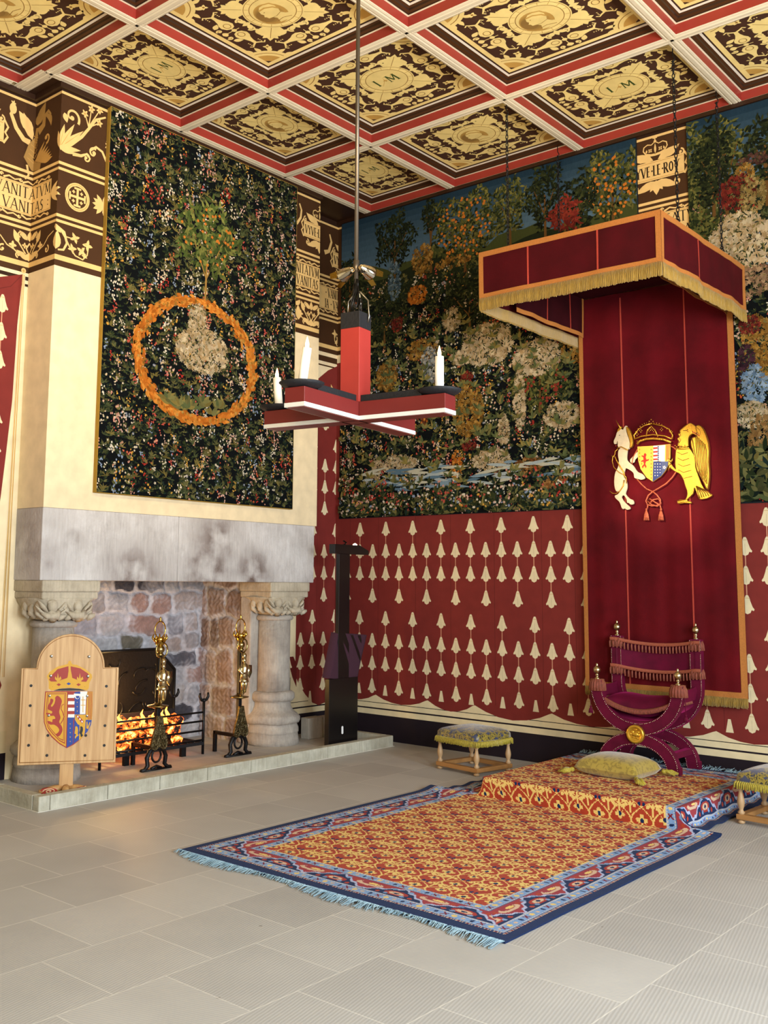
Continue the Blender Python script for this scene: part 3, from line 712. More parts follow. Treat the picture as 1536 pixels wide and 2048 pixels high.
# dark cornice running under the outer moulding
mbc.box(XB, XB+.035, BY0-.035, BY1, 5.365, ZC-.001, C_CB); mbc.box(XR+.035, XB, BY0-.035, BY0, 5.365, ZC-.001, C_CB); mbc.box(XR, XR+.035, -3.5, BY0, 5.365, ZC-.001, C_CB)
mbc.box(XR, 2.4, YB-.03, YB, 5.375, ZC-.001, C_CB)
for i in range(NI):
    for j in range(NJ):
        x0 = xs[i]+HR; x1 = min(xs[i+1]-HR, 2.38); y1 = ys[j]-HR; y0 = ys[j+1]+HR
        if i == 0: x0 = (XE+2*HR) if j < 3 else XR+2*HR
        coffer(x0, x1, y0, y1); cells.append((i, j, x0, x1, y0, y1))
mbc.box(-7.9, 2.6, -3.8, 8.2, ZC+.19, ZC+.3, C_CB)
ceiling = struct(mbc.build('ceiling', 'gloss_paint'))

C_PY = lin('#ecd48a'); C_PY2 = lin('#c0984c'); C_PY3 = lin('#8a6228'); C_PB = lin('#432a1c')
def ceil_panel(kind):
    mb = MB(); W, D = .5, .5
    P0 = Paint(mb, lambda u, v, w: (u, -v, -w), .0002, clip=(-.5, .5, -.5, .5))
    P0.z[0] = 0; P0.rect(-.5, .5, -.5, .5, C_PY); P0.up(); P0.rect(-.465, .465, -.465, .465, C_PB); P0.up()
    P0.clip = (-.465, .465, -.465, .465)
    for sx in (-1, 1):
        for sy in (-1, 1):
            P0.ell(sx*.5, sy*.5, .215, .215, C_PY, 40); P0.up(.5); P0.ring(sx*.5, sy*.5, .185, .185, .006, C_PY3, 36); P0.ell(sx*.5, sy*.5, .15, .15, C_PY2, 36); P0.up(.5); P0.ell(sx*.5, sy*.5, .075, .075, C_PB, 26); P0.up(-1)
            for k in range(9):
                a = atan2(-sy, -sx)+(k-4)*.28; P0.leaf(sx*.5+.2*cos(a), sy*.5+.2*sin(a), a+.5*(1 if k > 4 else -1 if k < 4 else 0), .075, .035, C_PY)
    for q in range(4):
        Q = P0.sub(0, 0, q*PI/2)
        # diagonal acanthus leaf and side scrolls framing the roundel
        D_ = Q.sub(0, 0, PI/4)
        D_.leaf(.19, 0, 0, .175, .09, C_PY)
        for m in (-1, 1):
            for k in range(4): D_.leaf(.19+.03*k, 0, m*(1.15-.12*k), .10-.008*k, .046, C_PY)
            D_.stroke([(.2, m*.02), (.235, m*.07), (.22, m*.12)], .03, C_PY, .02)
        D_.up(.4); D_.stroke([(.2, 0), (.33, 0)], .004, C_PY3); D_.up(-.4)
        for m in (-1, 1):
            Q.spiral(.24, m*.055, .03, 0, 1.0, .015, C_PY, m, 14); Q.leaf(.225, m*.09, m*1.2, .08, .045, C_PY); Q.leaf(.215, m*.02, m*.7, .06, .04, C_PY); Q.leaf(.21, m*.12, m*.9, .07, .04, C_PY)
        Q.leaf(.2, 0, 0, .07, .04, C_PY)
        # pair of gourd-shaped drops
        for m in (-1, 1):
            R_ = Q.sub(.345, 0, m*PI/2, 1.12, 1.5)
            R_.poly([(.018, 0), (.03, .022), (.06, .034), (.09, .030), (.115, .018), (.15, .010), (.19, .008), (.19, -.008), (.15, -.010), (.115, -.018), (.09, -.030), (.06, -.034), (.03, -.022)], C_PY)
            for k in (-1, 1):
                R_.stroke([(.185, k*.004), (.2, k*.022), (.215, k*.034), (.2, k*.046)], .012, C_PY, .008)
                for d in range(3): R_.ell(.165+.014*d, k*.03, .004, .004, C_PY, 6)
            R_.up(.4); R_.ring(.06, 0, .026, .018, .004, C_PY3, 14); R_.up(-.4)
        Q.ell(.345, 0, .018, .018, C_PY, 10); Q.rect(.30, .335, -.003, .003, C_PY); Q.rect(.36, .4, -.003, .003, C_PY)
        Q.flower(.33, .33*.0+.27, .0001, C_PY)
        Q.flower(.325, .30, .032, C_PY, C_PY3, 4, .78)
        Q.leaf(.45, 0, PI, .05, .05, C_PY); Q.spiral(.43, .05, .024, 0, .9, .013, C_PY, 1, 10); Q.spiral(.43, -.05, .024, 0, .9, .013, C_PY, -1, 10);
        Q.leaf(.44, .09, 2.6, .07, .04, C_PY); Q.leaf(.44, -.09, -2.6, .07, .04, C_PY)
    P0.up(); P0.ell(0, 0, .2, .2, C_PY, 44); P0.up(.5); P0.ring(0, 0, .192, .192, .004, C_PY3, 40); P0.ring(0, 0, .155, .155, .005, C_PY3, 40)
    for k in range(16):
        a = k*PI/8; P0.stroke([(.158*cos(a), .158*sin(a)), (.188*cos(a), .188*sin(a))], .004, C_PY2)
    P0.ell(0, 0, .15, .15, lin('#e4cc84'), 40); P0.up(.5)
    if kind == 0:
        text(P0, 'I', -.095, -.045, .095, lin('#3a4a1c'), .1, .9, .15); text(P0, 'M', .01, -.045, .095, lin('#3a4a1c'), .1, .75, .15)
        P0.stroke([(-.07, -.06), (-.02, 0), (.0, .05), (.03, .0), (.08, .06)], .004, C_PY2); P0.flower(-.01, .0, .02, C_PY2, None, 4)
    else:
        for k in range(5): P0.ell(-.03-.012*k, -.02, .11-.014*k, .125-.014*k, mixc(C_PY2, C_PB, .1+.12*k), 24); P0.up(.2)
        sk = lin('#e4cc84')
        P0.poly([(-.045, -.13), (-.03, -.08), (-.045, -.055), (-.075, -.05), (-.078, -.03), (-.088, -.02), (-.074, 0), (-.082, .02), (-.07, .055), (-.04, .085), (0, .09), (.035, .075), (.05, .04), (.045, -.005), (.03, -.04), (.05, -.07), (.1, -.09), (.08, -.12), (.03, -.14)], sk); P0.up(.4)
        P0.stroke([(-.07, .055), (-.02, .06), (.03, .035), (.05, 0)], .014, C_PY2); P0.stroke([(.03, -.04), (-.02, -.06), (-.04, -.055)], .004, C_PY3); P0.ell(-.055, .02, .006, .004, C_PY3, 6)
        P0.stroke([(-.05, -.11), (.0, -.1), (.06, -.12)], .005, C_PY3); P0.stroke([(-.02, .1), (.04, .08), (.06, .03)], .012, C_PY2)
    o = mb.build('painted_panel', 'paint'); return o
pan = [ceil_panel(0), ceil_panel(1)]; used = [False, False]
for (i, j, x0, x1, y0, y1) in cells:
    k = (i+j) % 2
    o = pan[k] if not used[k] else pan[k].copy()
    if used[k]: COL.objects.link(o)
    used[k] = True
    o.location = ((x0+x1)/2, (y0+y1)/2, ZC+.136); o.scale = (x1-x0-.152, y1-y0-.152, 1); o.parent = ceiling
# ================================================================ TAPESTRIES (plain verdure stand-ins)
G = [lin(c) for c in ('#1c2614', '#26301a', '#333c20', '#48492a', '#142019', '#5a5834', '#1c2c28')]
GB = [lin(c) for c in ('#6f6c40', '#80733c', '#535c38')]
FLW = [lin(c) for c in ('#e0cdb0', '#e6d8c0', '#d99a86', '#c9584a', '#b8372c', '#dba445', '#8f9fb8', '#e2b8a4', '#e9dfc8')]
DARK = lin('#0a0e10'); YEL = lin('#c9933a'); ORG = lin('#cf7a2c')
R = random.Random(21)
def shade(c, k): return (min(1, c[0]*k), min(1, c[1]*k), min(1, c[2]*k), 1)
def sprig(P, x, y, s, pal=G, n=5, fl=None):
    n = R.randint(n-2, n+2)
    for k in range(n):
        a = PI/2+R.uniform(-1.5, 1.5); P.leaf(x, y, a, s*R.uniform(.6, 1.2), s*.32, shade(R.choice(pal), R.uniform(.7, 1.4)))
    if fl:
        for k in range(R.randint(2, 5)):
            a = PI/2+R.uniform(-1, 1); d = s*R.uniform(.5, 1.2)
            P.flower(x+d*cos(a), y+d*sin(a), s*.2, fl, None, 5, R.random())
def millefleur(P, u0, u1, v0, v1, n, s=.05, clusters=()):
    for k in range(n):
        x, y = R.uniform(u0, u1), R.uniform(v0, v1); sprig(P, x, y, s*R.uniform(.6, 1.25))
    P.up()
    for k in range(int(n*.30)):
        x, y = R.uniform(u0, u1), R.uniform(v0, v1); c = R.choice(FLW); t = R.random()
        if t < .4:      # spike of small blossoms
            for q in range(R.randint(5, 11)): P.ell(x+R.uniform(-.018, .018), y+R.uniform(-.045, .045), .0055, .0085, shade(c, R.uniform(.75, 1.1)), 6, R.random()*3)
        elif t < .75:
            for q in range(R.randint(2, 4)): P.flower(x+R.uniform(-.04, .04), y+R.uniform(-.04, .04), R.uniform(.008, .014), c, FLW[5], 5, R.random())
        else:
            for q in range(R.randint(3, 6)): P.leaf(x, y, R.uniform(.4, 2.7), .05, .012, shade(R.choice(GB), R.uniform(.7, 1.1)))
    P.up()
def tree(P, x, y, h, cw, ch, pal, fruit=None, trunk='#6a4a24', lean=0, n=240, ls=.035):
    P.stroke([(x, y), (x+lean*.4, y+h*.45), (x+lean, y+h)], .03, lin(trunk), .016)
    for m in (-1, 1): P.stroke([(x+lean*.6, y+h*.6), (x+lean+m*cw*.3, y+h+ch*.1)], .014, lin(trunk), .008)
    for k in range(n):
        a, r = R.uniform(0, 2*PI), sqrt(R.random()); q = (1+.18*sin(5*a+x*9))*r
        px, py = x+lean+cw/2*q*cos(a), y+h+ch/2*q*sin(a)
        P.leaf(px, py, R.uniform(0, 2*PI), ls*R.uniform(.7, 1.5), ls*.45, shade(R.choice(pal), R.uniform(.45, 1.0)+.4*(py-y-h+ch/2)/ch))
    P.up()
    if fruit:
        for k in range(n//12):
            a, r = R.uniform(0, 2*PI), sqrt(R.random())*.9; P.ell(x+lean+cw/2*r*cos(a), y+h+ch/2*r*sin(a), .014, .014, fruit, 8)
    P.up()
def mound(P, x, y, rx, ry, cols, n=120, ps=.03, dark=None):
    n = int(n*1.9); ps = ps*.68
    """rounded bank of overlapping blossoms"""
    for k in range(n):
        a, r = R.uniform(0, 2*PI), sqrt(R.random()); px, py = x+rx*r*cos(a), y+ry*r*sin(a)
        P.flower(px, py, ps*R.uniform(.6, 1.25), shade(R.choice(cols), R.uniform(.55, 1.1)), None, R.choice((5, 6)), R.random()*2)
    P.up()
    for k in range(n//4):
        a, r = R.uniform(0, 2*PI), sqrt(R.random()); P.leaf(x+rx*r*cos(a), y+ry*r*sin(a), R.uniform(0, 6), ps*1.4, ps*.4, shade(R.choice(G+GB), 1))
    P.up()
CREAM = [lin(c) for c in ('#bfa67e', '#cbb592', '#b09468', '#d2c09c')]
OCH = [lin(c) for c in ('#94692a', '#a87c34', '#7a5420', '#b48c48')]
ORN = [lin(c) for c in ('#c97628', '#b5651f', '#d98f3a')]
REDS = [lin(c) for c in ('#74261e', '#8a3426', '#561c18')]

def tapestry_base(mb, fn, u0, u1, v0, v1, t, bg, edge):
    mb.box(*edge)
# left tapestry on the chimney breast
XT = XB+.045
q = [at(220, 205, 'X', XT), at(193, 978, 'X', XT), at(580, 1022, 'X', XT), at(598, 372, 'X', XT)]
TU0, TU1, TV0, TV1 = 4.67, 6.90, (q[1].z+q[2].z)/2-.005, 5.372
mb = MB(); fn = lambda u, v, w: (XT+w, u, v)
mb.box(XB+.001, XT, TU0, TU1, TV0, TV1, lin('#b8923e')); P = Paint(mb, fn, .00025, clip=(TU0+.004, TU1-.004, TV0+.004, TV1-.004)); P.rect(TU0, TU1, TV0, TV1, DARK); P.up(2)
P.layers = 24
millefleur(P, TU0, TU1, TV0, TV1, 4200, .036)
for k in range(620):
    x, y = R.uniform(TU0, TU1), R.uniform(TV0, TV1); c = shade(R.choice(GB), R.uniform(.5, .95))
    for q in range(R.randint(6, 10)): P.leaf(x, y, PI/2+R.uniform(-1.7, 1.7), R.uniform(.03, .065), .008, c)
# red, pink and white drifts
for cx_, cy_, c in [(R.uniform(TU0, TU1), R.uniform(TV0, TV1), R.choice(FLW)) for _ in range(70)]:
    for k in range(14): P.ell(cx_+R.gauss(0, .03), cy_+R.gauss(0, .05), .007, .010, shade(c, R.uniform(.7, 1.1)), 6)
P.up()
tc_ = at(410, 560, 'X', XT)
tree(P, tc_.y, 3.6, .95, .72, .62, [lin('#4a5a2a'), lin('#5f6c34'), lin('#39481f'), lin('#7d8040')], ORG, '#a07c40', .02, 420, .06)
wc = at(396, 722, 'X', XT)
# orange garland laid out as a large oval, cream blossom bank at its heart
for k in range(1100):
    a = R.uniform(0, 2*PI); rr = R.gauss(1, .035); P.leaf(wc.y+.66*rr*cos(a), wc.z+.52*rr*sin(a), a+PI/2+R.uniform(-.5, .5), .06, .028, shade(R.choice(ORN), R.uniform(.7, 1.15)))
P.up()
for k in range(160):
    a = R.uniform(0, 2*PI); rr = R.gauss(1, .05); P.flower(wc.y+.66*rr*cos(a), wc.z+.52*rr*sin(a), .018, shade(R.choice(ORN+OCH), 1.1), None, 5)
P.up()
mound(P, wc.y+.05, wc.z+.10, .30, .20, CREAM, 260, .035); mound(P, wc.y-.02, wc.z+.36, .10, .15, CREAM, 90, .03)
for k in range(16): sprig(P, wc.y+R.uniform(-.35, .35), wc.z-.4+R.uniform(-.05, .05), .11, GB, 7)
P.up()
tap = mb.build('millefleur_tapestry', 'woven')
tag(tap, 'tall dark flowered tapestry with orange oval garland, above the fireplace', 'tapestry')

def verdure(P, u0, u1, v0, v1, kind):
    H = v1-v0; W = u1-u0; P.rect(u0, u1, v0, v1, DARK); P.up(2)
    sky0 = v0+H*.80
    n = 10
    for k in range(n): P.rect(u0, u1, sky0+(v1-sky0)*k/n, sky0+(v1-sky0)*(k+1)/n, mixc(lin('#587488'), lin('#223a4c'), k/(n-1)))
    P.up(2)
    P.poly([(u0, sky0-.1)]+[(u0+W*i/24, sky0+.05+.05*sin(i*.9)+.03*sin(i*2.3)) for i in range(25)]+[(u1, sky0-.1)], lin('#454c26')); P.up()
    P.poly([(u0, sky0-.35)]+[(u0+W*i/24, sky0-.04+.05*sin(i*.7+2)) for i in range(25)]+[(u1, sky0-.35)], lin('#222a18')); P.up(2)
    P.layers = 24
    millefleur(P, u0, u1, v0, sky0-.12, int(1100*W*H/2.2), .042)
# main verdure tapestry left of the canopy, and second one right of it
YT = YB-.016
fn = lambda u, v, w: (u, YT-w, v)
A0, A1 = -6.86, at(1272, 290, 'Y', YT).x
B0 = at(1373, 290, 'Y', YT).x; B1 = .4
V0 = at(675, 1038, 'Y', YT).z+.0; V1 = 5.372
def T(px, py): p = at(px, py, 'Y', YT); return p.x, p.z
mb = MB(); mb.box(A0, A1, YT, YB-.001, V0, V1, lin('#20262a')); P = Paint(mb, fn, .00025, clip=(A0+.003, A1-.003, V0+.003, V1-.003))
verdure(P, A0, A1, V0, V1, 0)
dkp = [lin('#141a10'), lin('#1c2414'), lin('#28301a'), lin('#3a4022')]; yp = [lin('#3a4220'), lin('#56592c'), lin('#747038'), lin('#242c16')]
for px, py, cw, ch, h, pal, fr in [(700, 560, .34, .5, .5, dkp, None), (790, 480, .5, .55, .5, dkp, None), (862, 430, .2, .34, .6, dkp, None), (930, 455, .78, .72, .6, yp, ORG), (1020, 410, .4, .5, .4, yp, None), (1090, 390, .36, .6, .5, dkp, None),
                                   (1225, 370, .62, .62, .5, yp, ORG), (1160, 400, .3, .5, .4, dkp, None), (1130, 430, .3, .3, .3, [REDS[0], REDS[1]], None), (770, 640, .5, .5, .3, dkp, None), (940, 600, .6, .55, .4, dkp, None), (1080, 760, .6, .5, .3, yp, REDS[1])]:
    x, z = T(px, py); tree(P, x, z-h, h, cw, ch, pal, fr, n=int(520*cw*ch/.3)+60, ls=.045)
for px, py, rx, ry, c, n, ps in [(845, 520, .13, .16, OCH, 90, .03), (905, 525, .22, .06, OCH, 50, .025), (835, 590, .12, .10, ORN, 60, .03), (790, 560, .08, .22, [lin('#5a7280'), lin('#7b8e98'), lin('#3c5464')], 90, .028), (795, 650, .07, .08, REDS, 40, .025),
                                 (975, 690, .28, .20, CREAM, 280, .04), (1075, 715, .24, .16, CREAM, 200, .04), (925, 715, .14, .07, CREAM, 60, .03), (1040, 800, .06, .28, CREAM, 90, .03), (1125, 830, .18, .12, CREAM, 110, .034), (905, 640, .10, .12, CREAM, 60, .03),
                                 (775, 755, .13, .15, OCH, 110, .03), (845, 700, .20, .10, OCH, 90, .03), (862, 730, .12, .18, [lin('#9aa0a0'), lin('#6c7478'), lin('#c4beb0')], 110, .026), (850, 820, .05, .18, REDS+ORN, 60, .025),
                                 (938, 820, .17, .26, OCH, 220, .032), (935, 755, .07, .06, REDS, 40, .024), (940, 890, .08, .06, REDS, 40, .024), (915, 935, .06, .16, ORN, 60, .024), (800, 930, .22, .10, CREAM, 110, .03), (755, 935, .07, .12, CREAM, 50, .026),
                                 (985, 920, .20, .10, CREAM, 110, .03), (1010, 860, .06, .14, CREAM, 60, .026), (1060, 930, .14, .08, [lin('#8a5a2c'), lin('#a87a44'), lin('#6c4420')], 60, .026), (1110, 965, .14, .06, [lin('#8a5a2c'), lin('#a87a44')], 50, .026), (1150, 700, .12, .12, OCH, 60, .03)]:
    x, z = T(px, py); mound(P, x, z, rx, ry, c, n, ps)
# stream with ripples
zs = T(900, 950)[1]
for k in range(90):
    x = R.uniform(A0+.3, A1); P.leaf(x, zs+R.uniform(-.10, .08), R.uniform(-.15, .15), R.uniform(.15, .4), .03, R.choice([lin('#7f97a6'), lin('#a9b4b4'), lin('#5b7688'), lin('#c0bda8')]))
P.up()
for k in range(420): sprig(P, R.uniform(A0, A1), V0+abs(R.gauss(0, .15)), .07, G+G+GB, 6, R.choice(FLW+[None, None, None, None, None, None, None]))
P.up()
for k in range(260): sprig(P, R.uniform(A0, A1), V0+R.uniform(.3, 1.9), .075, GB, 6)
tapb = mb.build('verdure_tapestry', 'woven')
tag(tapb, 'wide woodland tapestry with orange trees on back wall left of the canopy', 'tapestry', None)

mb = MB(); mb.box(B0, B1, YT, YB-.001, V0-.01, V1, lin('#20262a')); P = Paint(mb, fn, .00025, clip=(B0+.003, B1-.003, V0, V1-.003))
verdure(P, B0, -1.0, V0-.01, V1, 1); P.rect(-1.0, B1, V0, V1, DARK)
for px, py, cw, ch, h, pal, fr in [(1400, 370, .34, 1.0, .5, yp, None), (1450, 300, .34, .5, .7, yp, None), (1425, 330, .3, .7, .5, dkp, None), (1530, 290, .3, .5, .5, dkp, None), (1410, 470, .3, .3, .2, yp, None)]:
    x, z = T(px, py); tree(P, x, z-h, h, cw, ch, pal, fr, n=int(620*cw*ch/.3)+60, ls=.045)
for px, py, rx, ry, c, n, ps in [(1505, 320, .12, .05, [lin('#4a2f28'), lin('#6a463a')], 40, .025), (1490, 345, .08, .07, OCH, 40, .025), (1475, 385, .16, .14, REDS, 110, .03), (1505, 390, .10, .16, [lin('#a8905a'), lin('#8a7440')], 70, .028), (1478, 450, .16, .10, CREAM, 120, .035), (1500, 490, .2, .2, CREAM, 220, .04),
                                 (1440, 490, .10, .12, CREAM, 80, .03), (1510, 560, .18, .12, [lin('#8c6c50'), lin('#a88a68')], 90, .03), (1515, 700, .13, .28, OCH, 160, .034), (1495, 740, .07, .2, [lin('#4a2a34'), lin('#331c26')], 80, .03), (1510, 770, .10, .16, [lin('#6f8ba8'), lin('#93a8bc')], 90, .03), (1500, 650, .08, .08, REDS, 50, .025),
                                 (1505, 830, .12, .10, CREAM, 90, .03), (1525, 880, .1, .2, [lin('#a8824e'), lin('#8c6638')], 110, .03)]:
    x, z = T(px, py); mound(P, x, z, rx, ry, c, n, ps)
for k in range(120): sprig(P, R.uniform(B0, -1.2), V0+R.uniform(0, .4), .11, GB+G, 7)
tapc = mb.build('verdure_tapestry', 'woven')
tag(tapc, 'woodland tapestry on the back wall right of the canopy, cut off by photo edge', 'tapestry', None)

# ================================================================ CANOPY AND CLOTH OF ESTATE
YN = 7.928          # plane of the hanging banner
CXL, CXR, CYF = -4.085, -2.655, 6.36
CT, CB, CFR = 4.045, 3.685, 3.585
canopy = thing('velvet_canopy', 'crimson velvet throne canopy with gold fringe, hanging from four chains', 'canopy', ((CXL+CXR)/2, (CYF+YN)/2, CB))
def cloth(fn, u0, u1, v0, v1, amp, n=60, m=10, seed=0, thick=.006, fade=True, freq=1.0):
    """wavy cloth panel, both faces; fn(u, v, w)"""
    r = random.Random(seed); ph = [r.uniform(0, 6) for _ in range(4)]
    def w(u, v):
        t = (v1-v)/(v1-v0) if fade else 1
        return amp*(.25+.75*t)*(sin(freq*9*u+ph[0])+.6*sin(freq*17*u+ph[1]+1.2*t)+.35*sin(freq*31*u+ph[2]+2*t))
    return w
def panel(mb, fn, u0, u1, v0, v1, w, n=60, m=8, t=.005, col=None):
    for s_ in (0, t):
        rows = [[fn(u0+(u1-u0)*i/n, v0+(v1-v0)*j/m, w(u0+(u1-u0)*i/n, v0+(v1-v0)*j/m)+s_) for i in range(n+1)] for j in range(m+1)]
        mb.grid(rows, col)
    for j0 in (0, m):
        v = v0+(v1-v0)*j0/m
        mb.grid([[fn(u0+(u1-u0)*i/n, v, w(u0+(u1-u0)*i/n, v)+s_) for i in range(n+1)] for s_ in (0, t)], col)
    for i0 in (0, n):
        u = u0+(u1-u0)*i0/n
        mb.grid([[fn(u, v0+(v1-v0)*j/m, w(u, v0+(v1-v0)*j/m)+s_) for j in range(m+1)] for s_ in (0, t)], col)
def fringe(mb, fn, u0, u1, v0, v1, w, pitch=.0095):
    """hanging bullion fringe as many thin cords, gathered in small bunches"""
    r = random.Random(2); n = int(abs(u1-u0)/pitch); panel(mb, fn, u0, u1, v0+.012, v1, w, max(8, n//3), 1, .003)
    for i in range(n):
        u = u0+(u1-u0)*(i+.5)/n; g = .004*sin(i*.9); l = v0+r.uniform(0, .008)
        mb.tube([fn(u, v1, w(u, v1)-.003), fn(u+g, (v0+v1)/2, w(u, v1)-.006-.003*cos(i*.9)), fn(u+g*.6+r.uniform(-.002, .002), l, w(u, v0)-.005)], [.0035, .005, .0042], 5)
def valance(nm, fn, u0, u1, seed, seams, amp=.006, wlabel=None):
    w = cloth(fn, u0, u1, CB, CT, amp, seed=seed)
    mb = MB(); panel(mb, fn, u0, u1, CB, CT, w, 70, 10, .006); v = mb.build('valance', 'velvet', canopy, smooth=True)
    mb = MB(); tw = .036
    off = lambda k: (lambda u, vv: w(u, vv)-k)
    panel(mb, fn, u0, u1, CT-tw, CT+.004, off(.004), 70, 1, .004); panel(mb, fn, u0, u1, CB-.004, CB+tw, off(.004), 70, 1, .004)
    panel(mb, fn, u0-.001, u0+tw, CB, CT, off(.0045), 4, 10, .004); panel(mb, fn, u1-tw, u1+.001, CB, CT, off(.0045), 4, 10, .004)
    mb.build('braid', 'orange_braid', v, smooth=True)
    for s_ in seams:
        mb = MB(); panel(mb, fn, s_-.006, s_+.006, CB+tw, CT-tw, off(.003), 2, 10, .003)
        mb.build('seam', 'seam_red', v)
    mb = MB(); fringe(mb, fn, u0, u1, CFR, CB+.005, off(.002)); mb.build('fringe', 'gold_fringe', v, smooth=True)
f_front = lambda u, v, w: (u, CYF+w, v)
f_right = lambda u, v, w: (CXR-w, u, v)
f_left = lambda u, v, w: (CXL+w, u, v)
s1, s2 = at(1056, 520, 'Y', CYF).x, at(1195, 490, 'Y', CYF).x
valance('f', f_front, CXL, CXR, 1, [s1, s2], .0035)
valance('r', f_right, CYF+.012, YN+.03, 2, [7.0], .009)
valance('l', f_left, CYF+.012, YN+.03, 3, [], .006)
# inner lining flaps hanging inside the side valances
for X_, lab, u0_, u1_ in ((-4.0, 'l', 6.75, 7.86), (-2.76, 'r', 6.6, 7.86)):
    fnI = (lambda X: (lambda u, v, w: (X+w, u, v)))(X_)
    wI = cloth(fnI, 0, 1, 3.66, 4.0, .007, seed=7)
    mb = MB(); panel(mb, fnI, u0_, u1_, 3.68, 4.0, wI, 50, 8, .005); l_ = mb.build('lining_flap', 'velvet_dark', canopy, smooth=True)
    mb = MB()
    wO = lambda u, v: wI(u, v)+(.006 if X_ < -3 else -.006)
    panel(mb, fnI, u0_, u1_, 3.655, 3.69, wO, 50, 1, .004); panel(mb, fnI, u1_-.02, u1_+.008, 3.66, 4.0, wO, 3, 8, .004)
    mb.build('braid', 'orange_braid', l_, smooth=True)
    for yy in (7.25, 7.62): mb = MB(); panel(mb, fnI, yy-.005, yy+.005, 3.69, 4.0, wO, 2, 8, .003); mb.build('seam', 'seam_red', l_)
# roof cloth sagging inside a wooden frame
mb = MB(); rows = []
for i in range(25):
    for_ = []
    for j in range(25):
        u, v = i/24, j/24; s_ = sin(PI*u)*sin(PI*v)
        for_.append((CXL+.02+(CXR-CXL-.04)*u, CYF+.02+(YN-CYF-.02)*v, CT-.03-.07*s_-.012*sin(12*u)*s_))
    rows.append(for_)
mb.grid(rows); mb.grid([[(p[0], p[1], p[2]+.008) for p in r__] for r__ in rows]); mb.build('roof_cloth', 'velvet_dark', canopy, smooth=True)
mb = MB()
for x in (CXL+.02, CXR-.05): mb.box(x, x+.03, CYF+.015, YN+.03, CT-.022, CT-.002)
for y in (CYF+.015, YN): mb.box(CXL+.02, CXR-.02, y, y+.03, CT-.022, CT-.002)
mb.build('frame', 'frame_wood', canopy)

# chains
def chain(px, py, botx, boty, label):
    p = at(px, py, 'Z', ZC)
    t = thing('hanging_chain', label, 'chain', (p.x, p.y, CT), 'chains holding the canopy')
    mb = MB(); z = ZC-.09; k = 0; L_ = .036
    zb = CT+.055
    while z > zb+.02:
        pts = []
        for i in range(13):
            a = 2*PI*i/12; u, v = .0095*cos(a), .021*sin(a)
            pts.append((p.x+(u if k % 2 else 0), p.y+(0 if k % 2 else u), z-.02+v))
        mb.tube(pts, .0036, 6, cap=False); z -= .0335; k += 1
    mb.build('links', 'iron', t, smooth=True)
    mb = MB(); mb.tube([(p.x, p.y, ZC+.002), (p.x, p.y, ZC-.055), (p.x+.012, p.y, ZC-.075), (p.x+.012, p.y, ZC-.095), (p.x, p.y, ZC-.108), (p.x-.012, p.y, ZC-.095)], .004, 8); mb.build('ceiling_hook', 'iron', t, smooth=True)
    mb = MB(); mb.tube([(p.x-.014, p.y, z-.0), (p.x, p.y, z+.012), (p.x+.014, p.y, z), (p.x+.008, p.y, z-.02), (p.x, p.y, z-.03), (p.x, p.y, CT-.01)], .004, 8); mb.build('canopy_hook', 'iron', t, smooth=True)
chain(1345, 97, 0, 0, 'black chain from ceiling to front right corner of the canopy')
chain(1432, 182, 0, 0, 'black chain to rear right corner of the canopy')
chain(1115, 292, 0, 0, 'black chain to rear left corner of the canopy')
chain(1013, 209, 0, 0, 'black chain to front left corner of the canopy, leftmost of the four')

# banner
bx0, bx1 = at(1160, 800, 'Y', YN).x, at(1482, 1000, 'Y', YN).x
bx0 = (at(1153, 700, 'Y', YN).x+at(1178, 1400, 'Y', YN).x)/2; bx1 = (at(1467, 640, 'Y', YN).x+at(1495, 1400, 'Y', YN).x)/2
bz0 = at(1450, 1395, 'Y', YN).z
fb = lambda u, v, w: (u, YN+w, v)
banner = thing('cloth_of_estate', 'long crimson velvet hanging with orange borders and embroidered arms, behind the throne', 'wall hanging', ((bx0+bx1)/2, YN, bz0))
r_ = random.Random(9)
def wb(u, v):
    t = (4.0-v)/3.4; return .006*sin(7*u+1.3*t)+.004*sin(19*u+2*t+1)+.003*sin(41*u+1)*t
mb = MB(); panel(mb, fb, bx0, bx1, bz0, 4.01, wb, 90, 60, .008); vel = mb.build('velvet_panel', 'velvet_spotlit', banner, smooth=True)
mb = MB(); tw = .045; o_ = lambda k: (lambda u, v: wb(u, v)-k)
panel(mb, fb, bx0, bx0+tw*.8, bz0, 3.95, o_(.004), 3, 60, .004); panel(mb, fb, bx1-tw, bx1, bz0, 3.95, o_(.004), 3, 60, .004); panel(mb, fb, bx0, bx1, bz0, bz0+tw, o_(.0045), 60, 1, .004)
mb.build('border_braid', 'orange_braid', banner, smooth=True)
for sx in (at(1247, 860, 'Y', YN).x, at(1376, 850, 'Y', YN).x): mb = MB(); panel(mb, fb, sx-.0055, sx+.0055, bz0+tw, 3.97, o_(.004), 2, 60, .004); mb.build('seam_ribbon', 'seam_red', banner)
mb = MB(); fringe(mb, fb, bx0, bx1, bz0-.075, bz0+.004, o_(.003)); mb.build('fringe', 'gold_fringe', banner, smooth=True)

